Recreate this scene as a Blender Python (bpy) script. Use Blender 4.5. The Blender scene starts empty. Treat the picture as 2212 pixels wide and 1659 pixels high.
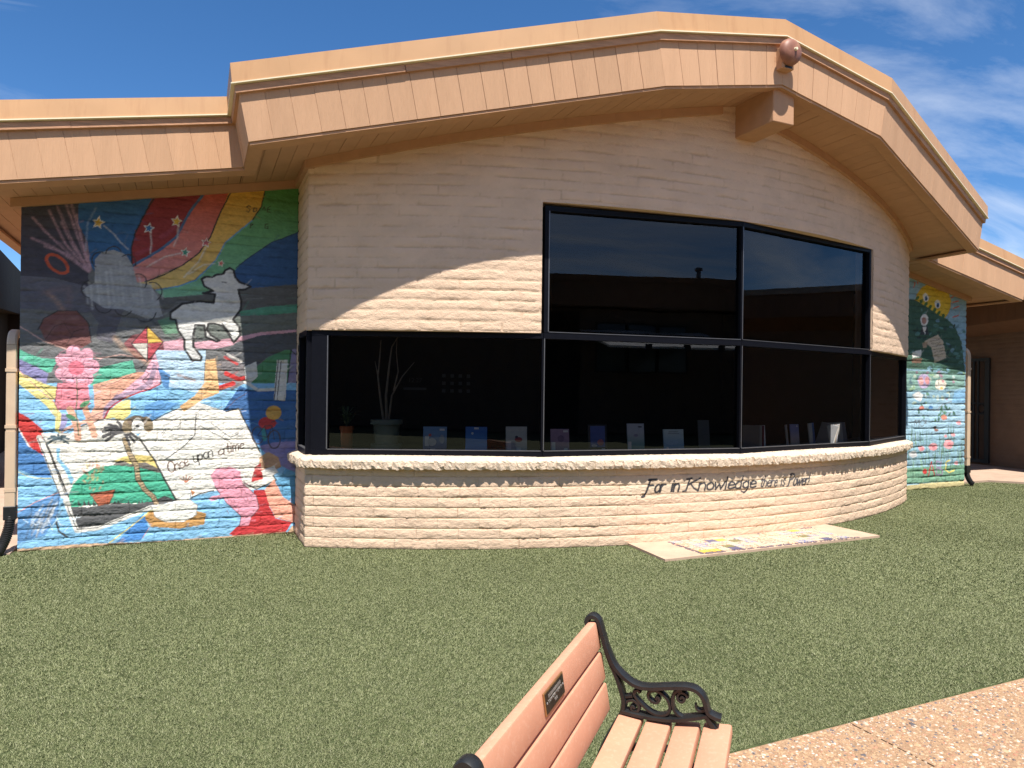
import bpy, bmesh, math, random
import numpy as np
from mathutils import Vector, Matrix

# ------------------------------------------------------------------ scene, camera, sky, sun
scene = bpy.context.scene
col = scene.collection
PHI = 0.42337                       # the camera looks this far to the right of the building's axis
CAM = Vector((-5.313, -14.477, 1.55))
ROLL = 0.012
cd = bpy.data.cameras.new('camera')
cd.sensor_fit = 'HORIZONTAL'; cd.sensor_width = 36.0
cd.lens = 36.0 * 1510.0 / 2212.0
cd.shift_y = 16.5 / 2212.0
cd.clip_start = 0.05; cd.clip_end = 2000
cam = bpy.data.objects.new('camera', cd); col.objects.link(cam)
fw = Vector((math.sin(PHI), math.cos(PHI), 0)); rt = Vector((math.cos(PHI), -math.sin(PHI), 0)); up = Vector((0, 0, 1))
r2 = rt * math.cos(ROLL) + up * math.sin(ROLL); u2 = up * math.cos(ROLL) - rt * math.sin(ROLL)
mw = Matrix((r2, u2, -fw)).transposed().to_4x4(); mw.translation = CAM
cam.matrix_world = mw
scene.camera = cam

SUN = Vector((-0.2, -1.0, 2.15)).normalized()       # towards the sun
sl = bpy.data.lights.new('sun', 'SUN'); sl.energy = 5.0; sl.angle = math.radians(0.53); sl.color = (1.0, 0.95, 0.87)
so = bpy.data.objects.new('sun', sl); col.objects.link(so)
so.rotation_euler = (-SUN).to_track_quat('-Z', 'Y').to_euler()

world = bpy.data.worlds.new('World'); scene.world = world; world.use_nodes = True
nt = world.node_tree; nt.nodes.clear()
wo = nt.nodes.new('ShaderNodeOutputWorld'); bg = nt.nodes.new('ShaderNodeBackground')
sky = nt.nodes.new('ShaderNodeTexSky'); sky.sky_type = 'NISHITA'; sky.sun_disc = False
sky.sun_elevation = math.asin(SUN.z); sky.sun_rotation = math.atan2(SUN.x, SUN.y)
sky.altitude = 1500; sky.air_density = 0.9; sky.dust_density = 0.15; sky.ozone_density = 4.0
bg.inputs['Strength'].default_value = 0.095
# thin cirrus: noise on the sky dome, the same all round
geo = nt.nodes.new('ShaderNodeTexCoord'); sep = nt.nodes.new('ShaderNodeSeparateXYZ')
nt.links.new(geo.outputs['Generated'], sep.inputs[0])
zz = nt.nodes.new('ShaderNodeMath'); zz.operation = 'ADD'; zz.inputs[1].default_value = 0.12
mx = nt.nodes.new('ShaderNodeMath'); mx.operation = 'MAXIMUM'; mx.inputs[1].default_value = 0.06
nt.links.new(sep.outputs['Z'], zz.inputs[0]); nt.links.new(zz.outputs[0], mx.inputs[0])
dx = nt.nodes.new('ShaderNodeMath'); dx.operation = 'DIVIDE'; dy = nt.nodes.new('ShaderNodeMath'); dy.operation = 'DIVIDE'
nt.links.new(sep.outputs['X'], dx.inputs[0]); nt.links.new(mx.outputs[0], dx.inputs[1])
nt.links.new(sep.outputs['Y'], dy.inputs[0]); nt.links.new(mx.outputs[0], dy.inputs[1])
cmb = nt.nodes.new('ShaderNodeCombineXYZ'); nt.links.new(dx.outputs[0], cmb.inputs[0]); nt.links.new(dy.outputs[0], cmb.inputs[1])
mp = nt.nodes.new('ShaderNodeMapping'); mp.inputs['Rotation'].default_value = (0, 0, 0.5); mp.inputs['Scale'].default_value = (0.55, 1.5, 1); mp.inputs['Location'].default_value = (3.9, 11.4, 0)
nt.links.new(cmb.outputs[0], mp.inputs[0])
n1 = nt.nodes.new('ShaderNodeTexNoise'); n1.inputs['Scale'].default_value = 1.25; n1.inputs['Detail'].default_value = 9; n1.inputs['Roughness'].default_value = 0.62; n1.inputs['Distortion'].default_value = 0.7
n2 = nt.nodes.new('ShaderNodeTexNoise'); n2.inputs['Scale'].default_value = 0.55; n2.inputs['Detail'].default_value = 3
nt.links.new(mp.outputs[0], n1.inputs['Vector']); nt.links.new(mp.outputs[0], n2.inputs['Vector'])
mm = nt.nodes.new('ShaderNodeMath'); mm.operation = 'MULTIPLY'; nt.links.new(n1.outputs[0], mm.inputs[0]); nt.links.new(n2.outputs[0], mm.inputs[1])
rp = nt.nodes.new('ShaderNodeValToRGB'); rp.color_ramp.elements[0].position = 0.215; rp.color_ramp.elements[1].position = 0.46
rp.color_ramp.elements[1].color = (0.85, 0.85, 0.85, 1)
nt.links.new(mm.outputs[0], rp.inputs[0])
mix = nt.nodes.new('ShaderNodeMixRGB'); mix.inputs[2].default_value = (7.2, 7.6, 8.2, 1)
hs = nt.nodes.new('ShaderNodeHueSaturation'); hs.inputs['Saturation'].default_value = 1.2; hs.inputs['Value'].default_value = 1.12
nt.links.new(sky.outputs[0], hs.inputs['Color']); nt.links.new(rp.outputs[0], mix.inputs[0]); nt.links.new(hs.outputs[0], mix.inputs[1])
nt.links.new(mix.outputs[0], bg.inputs[0]); nt.links.new(bg.outputs[0], wo.inputs[0])

vs = scene.view_settings
vs.view_transform = 'Standard'; vs.look = 'None'; vs.exposure = 0.7; vs.gamma = 1.0; vs.use_curve_mapping = False
scene.render.engine = 'CYCLES'
scene.cycles.use_denoising = True; scene.cycles.denoiser = 'OPENIMAGEDENOISE'; scene.cycles.denoising_input_passes = 'RGB_ALBEDO_NORMAL'; scene.cycles.denoising_prefilter = 'NONE'
scene.cycles.max_bounces = 6; scene.cycles.transparent_max_bounces = 12
scene.cycles.caustics_reflective = False; scene.cycles.caustics_refractive = False

rng = random.Random(11)

# ------------------------------------------------------------------ helpers
def lin(h):
    c = [int(h[i:i + 2], 16) / 255 for i in (0, 2, 4)]
    return tuple(x / 12.92 if x <= 0.04045 else ((x + 0.055) / 1.055) ** 2.4 for x in c)

def vnoise(x, y, seed=0):
    x = np.asarray(x, float); y = np.asarray(y, float)
    xi = np.floor(x).astype(np.int64); yi = np.floor(y).astype(np.int64)
    fx = x - xi; fy = y - yi
    fx = fx * fx * (3 - 2 * fx); fy = fy * fy * (3 - 2 * fy)
    def h(a, b):
        n = (a * 374761393 + b * 668265263 + seed * 974711) & 0xFFFFFFFF
        n = ((n ^ (n >> 13)) * 1274126177) & 0xFFFFFFFF
        n = n ^ (n >> 16)
        return (n & 0xFFFF) / 65535.0
    return (h(xi, yi) * (1 - fx) + h(xi + 1, yi) * fx) * (1 - fy) + (h(xi, yi + 1) * (1 - fx) + h(xi + 1, yi + 1) * fx) * fy

def hash2(a, b, seed=0):
    n = (np.asarray(a, np.int64) * 374761393 + np.asarray(b, np.int64) * 668265263 + seed * 974711) & 0xFFFFFFFF
    n = ((n ^ (n >> 13)) * 1274126177) & 0xFFFFFFFF
    return ((n ^ (n >> 16)) & 0xFFFF) / 65535.0

def ss(x):
    x = np.clip(x, 0, 1); return x * x * (3 - 2 * x)

def np_mesh(name, verts, faces, n=4, color=None, smooth=False):
    me = bpy.data.meshes.new(name)
    verts = np.asarray(verts, np.float32).reshape(-1, 3); faces = np.asarray(faces, np.int32).reshape(-1, n)
    me.vertices.add(len(verts)); me.vertices.foreach_set('co', verts.ravel())
    me.loops.add(faces.size); me.loops.foreach_set('vertex_index', faces.ravel())
    me.polygons.add(len(faces)); me.polygons.foreach_set('loop_start', np.arange(len(faces), dtype=np.int32) * n)
    if smooth: me.polygons.foreach_set('use_smooth', np.ones(len(faces), bool))
    if color is not None:
        a = me.color_attributes.new('paint', 'FLOAT_COLOR', 'POINT')
        c = np.ones((len(verts), 4), np.float32); c[:, :3] = color
        a.data.foreach_set('color', c.ravel())
    me.update(calc_edges=True)
    return me

class MB:
    """collects boxes, bars, prisms and tubes; build() links them as one mesh object"""
    def __init__(self): self.v = []; self.f = []
    def add(self, vs_, fs):
        o = len(self.v); self.v += [tuple(p) for p in vs_]; self.f += [tuple(i + o for i in f) for f in fs]; return self
    def hexa(self, p):          # 8 points: bottom 4 then top 4
        return self.add(p, [(3, 2, 1, 0), (4, 5, 6, 7), (0, 1, 5, 4), (1, 2, 6, 5), (2, 3, 7, 6), (3, 0, 4, 7)])
    def box(self, x0, x1, y0, y1, z0, z1):
        return self.hexa([(x0, y0, z0), (x1, y0, z0), (x1, y1, z0), (x0, y1, z0), (x0, y0, z1), (x1, y0, z1), (x1, y1, z1), (x0, y1, z1)])
    def bar(self, P, Q, z0, z1, d0, d1, zq=None):   # wall-like bar from P to Q in plan, d = distance outward (right of P->Q)
        P = Vector(P[:2]); Q = Vector(Q[:2]); t = (Q - P).normalized(); n = Vector((t.y, -t.x))
        z2, z3 = zq if zq else (z0, z1)
        a, b, c, d = P + n * d1, Q + n * d1, Q + n * d0, P + n * d0
        return self.hexa([(a.x, a.y, z0), (b.x, b.y, z2), (c.x, c.y, z2), (d.x, d.y, z0), (a.x, a.y, z1), (b.x, b.y, z3), (c.x, c.y, z3), (d.x, d.y, z1)])
    def prism(self, pts, z0, z1):
        n = len(pts)
        return self.add([(x, y, z0) for x, y in pts] + [(x, y, z1) for x, y in pts],
                        [tuple(range(n - 1, -1, -1)), tuple(range(n, 2 * n))] + [(i, (i + 1) % n, n + (i + 1) % n, n + i) for i in range(n)])
    def tube(self, pts, r, seg=8, flat=None, cap=True):     # r number or list; flat=(axis vector, half width) gives a flattened section
        pts = [Vector(p) for p in pts]; n = len(pts); o = len(self.v); prev = None
        for i, p in enumerate(pts):
            t = (pts[min(i + 1, n - 1)] - pts[max(i - 1, 0)]).normalized()
            if flat: a = Vector(flat[0]).normalized(); b = t.cross(a).normalized(); ra, rb = flat[1], (r[i] if isinstance(r, (list, tuple)) else r)
            else:
                a = (prev - t * prev.dot(t)).normalized() if prev is not None and (prev - t * prev.dot(t)).length > 1e-4 else t.orthogonal().normalized()
                b = t.cross(a); prev = a; ra = rb = (r[i] if isinstance(r, (list, tuple)) else r)
            for k in range(seg):
                g = 2 * math.pi * (k + .5) / seg; c, s = math.cos(g), math.sin(g)
                if flat: c = math.copysign(abs(c) ** .6, c); s = math.copysign(abs(s) ** .6, s)
                q = p + a * (ra * c) + b * (rb * s); self.v.append((q.x, q.y, q.z))
        for i in range(n - 1):
            for k in range(seg):
                self.f.append((o + i * seg + k, o + i * seg + (k + 1) % seg, o + (i + 1) * seg + (k + 1) % seg, o + (i + 1) * seg + k))
        if cap: self.f.append(tuple(o + k for k in range(seg - 1, -1, -1))); self.f.append(tuple(o + (n - 1) * seg + k for k in range(seg)))
        return self
    def lathe(self, prof, c=(0, 0, 0), seg=20, axis='Z'):
        o = len(self.v); n = len(prof)
        for r, h in prof:
            for k in range(seg):
                g = 2 * math.pi * k / seg
                if axis == 'Z': self.v.append((c[0] + r * math.cos(g), c[1] + r * math.sin(g), c[2] + h))
                else: self.v.append((c[0] + r * math.cos(g), c[1] - h, c[2] + r * math.sin(g)))
        for i in range(n - 1):
            for k in range(seg):
                q = (o + i * seg + k, o + i * seg + (k + 1) % seg, o + (i + 1) * seg + (k + 1) % seg, o + (i + 1) * seg + k)
                self.f.append(q)
        self.f.append(tuple(o + k for k in range(seg - 1, -1, -1))); self.f.append(tuple(o + (n - 1) * seg + k for k in range(seg)))
        return self
    def mesh(self, name, smooth=False, bevel=0, segs=1):
        me = bpy.data.meshes.new(name); me.from_pydata(self.v, [], self.f)
        bm = bmesh.new(); bm.from_mesh(me); bmesh.ops.recalc_face_normals(bm, faces=bm.faces)
        if bevel: bmesh.ops.bevel(bm, geom=list(bm.edges), offset=bevel, segments=segs, profile=.5, affect='EDGES', clamp_overlap=True)
        bm.to_mesh(me); bm.free()
        if smooth:
            me.polygons.foreach_set('use_smooth', [True] * len(me.polygons))
            try: me.set_sharp_from_angle(angle=math.radians(38))
            except Exception: pass
        return me
    def build(self, name, material, parent=None, smooth=False, bevel=0, segs=1):
        return link(name, self.mesh(name, smooth, bevel, segs), material, parent)

def link(name, me, material, parent=None):
    o = bpy.data.objects.new(name, me); col.objects.link(o)
    if material is not None and not me.materials: me.materials.append(material)
    if parent is not None: o.parent = parent
    return o
def empty(name, parent=None, loc=(0, 0, 0), rz=0):
    o = bpy.data.objects.new(name, None); col.objects.link(o); o.location = loc; o.rotation_euler = (0, 0, rz); o.empty_display_size = .1
    if parent is not None: o.parent = parent
    return o
def tag(o, label, cat, group=None):
    o['label'] = label; o['category'] = cat
    if group: o['group'] = group
    return o
def kind(o, k): o['kind'] = k; return o

# ------------------------------------------------------------------ materials
def mat(name, c, rough=.8, var=.12, vs_=6., bump=0., bs=60., bd=.004, bump2=0., bs2=240., bd2=None, metal=0., spec=.3, attr=False, stretch=(1, 1, 1), randcol=0., coat=0., stain=None):
    m = bpy.data.materials.new(name); m.use_nodes = True; t = m.node_tree; N = t.nodes; Lk = t.links
    b = N['Principled BSDF']; b.inputs['Roughness'].default_value = rough; b.inputs['Metallic'].default_value = metal
    b.inputs['Specular IOR Level'].default_value = spec; b.inputs['Coat Weight'].default_value = coat
    tc = N.new('ShaderNodeTexCoord'); vec = tc.outputs['Object']
    oi = N.new('ShaderNodeObjectInfo')
    ad = N.new('ShaderNodeVectorMath'); ad.operation = 'ADD'
    sc_ = N.new('ShaderNodeVectorMath'); sc_.operation = 'SCALE'; sc_.inputs[0].default_value = (7.3, 5.1, 9.7); Lk.new(oi.outputs['Random'], sc_.inputs['Scale'])
    Lk.new(vec, ad.inputs[0])
    if randcol: Lk.new(sc_.outputs[0], ad.inputs[1])
    mpg = N.new('ShaderNodeMapping'); mpg.inputs['Scale'].default_value = stretch; Lk.new(ad.outputs[0], mpg.inputs[0]); vec = mpg.outputs[0]
    if attr:
        at = N.new('ShaderNodeAttribute'); at.attribute_name = 'paint'; csock = at.outputs['Color']
    else:
        rgb = N.new('ShaderNodeRGB'); rgb.outputs[0].default_value = (*c, 1); csock = rgb.outputs[0]
    if stain:
        st = N.new('ShaderNodeTexNoise'); st.inputs['Scale'].default_value = stain[1]; st.inputs['Detail'].default_value = 6; st.inputs['Roughness'].default_value = .65
        sm = N.new('ShaderNodeMapping'); sm.inputs['Scale'].default_value = stain[3] if len(stain) > 3 else (1, 1, 1); Lk.new(tc.outputs['Object'], sm.inputs[0]); Lk.new(sm.outputs[0], st.inputs['Vector'])
        sr = N.new('ShaderNodeMapRange'); sr.inputs['From Min'].default_value = .52; sr.inputs['From Max'].default_value = .72; sr.inputs['To Max'].default_value = stain[2]; Lk.new(st.outputs[0], sr.inputs['Value'])
        mxs = N.new('ShaderNodeMixRGB'); mxs.inputs[2].default_value = (*stain[0], 1); Lk.new(sr.outputs[0], mxs.inputs[0]); Lk.new(csock, mxs.inputs[1]); csock = mxs.outputs[0]
    n_ = N.new('ShaderNodeTexNoise'); n_.inputs['Scale'].default_value = vs_; n_.inputs['Detail'].default_value = 5; Lk.new(vec, n_.inputs['Vector'])
    mr = N.new('ShaderNodeMapRange'); mr.inputs['From Min'].default_value = .3; mr.inputs['From Max'].default_value = .7
    mr.inputs['To Min'].default_value = 1 - var; mr.inputs['To Max'].default_value = 1 + var; Lk.new(n_.outputs[0], mr.inputs['Value'])
    f = mr.outputs[0]
    if randcol:
        mr2 = N.new('ShaderNodeMapRange'); mr2.inputs['To Min'].default_value = 1 - randcol; mr2.inputs['To Max'].default_value = 1 + randcol; Lk.new(oi.outputs['Random'], mr2.inputs['Value'])
        mu = N.new('ShaderNodeMath'); mu.operation = 'MULTIPLY'; Lk.new(f, mu.inputs[0]); Lk.new(mr2.outputs[0], mu.inputs[1]); f = mu.outputs[0]
    vm = N.new('ShaderNodeVectorMath'); vm.operation = 'SCALE'; Lk.new(csock, vm.inputs[0]); Lk.new(f, vm.inputs['Scale'])
    Lk.new(vm.outputs[0], b.inputs['Base Color'])
    last = None
    for amt, s, dist_ in ((bump, bs, bd), (bump2, bs2, bd2 or bd)):
        if amt:
            nb = N.new('ShaderNodeTexNoise'); nb.inputs['Scale'].default_value = s; nb.inputs['Detail'].default_value = 6; nb.inputs['Roughness'].default_value = .6; Lk.new(vec, nb.inputs['Vector'])
            bp = N.new('ShaderNodeBump'); bp.inputs['Strength'].default_value = amt; bp.inputs['Distance'].default_value = dist_; Lk.new(nb.outputs[0], bp.inputs['Height'])
            if last: Lk.new(last, bp.inputs['Normal'])
            last = bp.outputs[0]
    if last: Lk.new(last, b.inputs['Normal'])
    return m

CREAM = (.75, .546, .392)
TAN = (.56, .335, .20)
m_wall = mat('cream_painted_block', CREAM, .9, .06, 3., .9, 40, .007, .9, 130, bd2=.004, spec=.12, attr=True, stretch=(1, 1, 1.9), stain=((.52, .38, .27), 2.2, .3))
m_paint = mat('mural_paint_on_block', CREAM, .75, .10, 12., .8, 40, .006, .8, 130, bd2=.0035, spec=.2, attr=True, stretch=(1, 1, 1.7))
m_letter = mat('lettered_block', CREAM, .9, .05, 3., .9, 40, .007, .9, 130, bd2=.004, spec=.12, attr=True, stretch=(1, 1, 1.9))
m_plain = mat('cream_painted_core', CREAM, .9, .06, 3., .9, 40, .007, .9, 130, bd2=.004, spec=.12)
m_sill = mat('sill_block_paint', (.72, .57, .43), .9, .06, 5., 1., 45, .014, .9, 150, bd2=.006, spec=.12)
m_siding = mat('rough_sawn_siding_paint', TAN, .85, .05, 3., .8, 22, .008, .5, 55, bd2=.004, spec=.2, stretch=(2.4, 2.4, .16), randcol=.035, stain=((.46, .25, .14), 3., .25, (1.2, 1.2, .3)))
m_soffit = mat('soffit_board_paint', (.50, .29, .17), .8, .05, 5., .3, 30, .003, spec=.2, randcol=.03)
m_trim = mat('trim_paint', (.50, .285, .165), .8, .06, 8., .5, 40, .003, spec=.2, randcol=.02)
m_strip = mat('weathered_wood_strip', (.50, .28, .17), .85, .15, 14., .8, 34, .004, .4, 90, spec=.15, stretch=(.3, .3, 3), stain=((.30, .16, .10), 9., .5, (.4, .4, 3)))
m_cap = mat('painted_metal_roof_cap', (.505, .285, .138), .5, .06, 2.5, .15, 3, .012, spec=.35, stain=((.40, .20, .09), 6., .55, (1.6, 1.6, .16)))
m_hem = mat('pale_metal_hem', (.85, .74, .52), .5, .05)
m_roof = mat('roofing', (.30, .26, .22), .9, .2, 8)
m_metal = mat('dark_bronze_frame', (.006, .0065, .010), .42, .1, 20, spec=.10)
m_alu = mat('grey_aluminium_strip', (.16, .16, .17), .4, .1, 20, metal=.6)
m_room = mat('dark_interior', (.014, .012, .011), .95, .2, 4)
m_ledge = mat('interior_ledge', (.09, .085, .08), .7, .1, 8)
m_conc = mat('pinkish_concrete', (.50, .36, .26), .9, .10, 5., .5, 120, .002, .4, 400, stain=((.36, .25, .18), 4., .4))
m_walk = mat('plain_concrete_walk', (.44, .32, .24), .9, .12, 3., .4, 120, .002, .3, 400)
m_ground = mat('courtyard_ground', (.13, .135, .07), .95, .15, .8, .4, 40, .003)
m_turfbase = mat('turf_backing', (.060, .075, .028), .95, .3, 20, .6, 150, .004)
m_black = mat('black_cast_iron', (.012, .013, .014), .42, .2, 30, .25, 90, .001, spec=.5)
m_rubber = mat('black_corrugated_plastic', (.014, .014, .015), .45, .2, 20, spec=.45)
m_pipe = mat('cream_painted_downspout', (.62, .455, .315), .5, .07, 6, .25, 8, .004, spec=.4)
m_slat = mat('recycled_plastic_slat', (.56, .28, .178), .72, .05, 7, .35, 420, .0008, spec=.15, randcol=.03, stain=((.66, .40, .285), 60., .45))
m_brass = mat('bronze_plaque', (.055, .045, .038), .4, .25, 40, metal=.7)
m_brassedge = mat('worn_bronze_edge', (.36, .19, .08), .4, .2, 40, metal=.6)
m_silver = mat('worn_raised_letters', (.34, .32, .30), .4, .2, 60, metal=.5)
m_bell = mat('brown_painted_bell', (.27, .115, .075), .5, .15, 12, .15, 40, .001, spec=.35, stain=((.46, .27, .14), 9., .6))
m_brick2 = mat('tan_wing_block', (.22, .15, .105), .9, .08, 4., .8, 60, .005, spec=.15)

def glass_mat(name, tint):
    m = bpy.data.materials.new(name); m.use_nodes = True; t = m.node_tree; N = t.nodes; N.clear(); Lk = t.links
    out = N.new('ShaderNodeOutputMaterial'); tr = N.new('ShaderNodeBsdfTransparent'); tr.inputs[0].default_value = (*tint, 1)
    gl = N.new('ShaderNodeBsdfGlossy'); gl.inputs['Roughness'].default_value = .004; gl.inputs['Color'].default_value = (.80, .84, .9, 1)
    fr = N.new('ShaderNodeFresnel'); fr.inputs['IOR'].default_value = 1.52
    nz = N.new('ShaderNodeTexNoise'); nz.inputs['Scale'].default_value = 1.3; nz.inputs['Detail'].default_value = 1
    tc = N.new('ShaderNodeTexCoord'); Lk.new(tc.outputs['Object'], nz.inputs['Vector'])
    bp = N.new('ShaderNodeBump'); bp.inputs['Strength'].default_value = .06; bp.inputs['Distance'].default_value = .02; Lk.new(nz.outputs[0], bp.inputs['Height'])
    Lk.new(bp.outputs[0], gl.inputs['Normal'])
    ms = N.new('ShaderNodeMixShader'); Lk.new(fr.outputs[0], ms.inputs[0]); Lk.new(tr.outputs[0], ms.inputs[1]); Lk.new(gl.outputs[0], ms.inputs[2]); Lk.new(ms.outputs[0], out.inputs[0])
    return m
m_glass = glass_mat('dark_tinted_glass', (.68, .69, .71))

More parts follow.
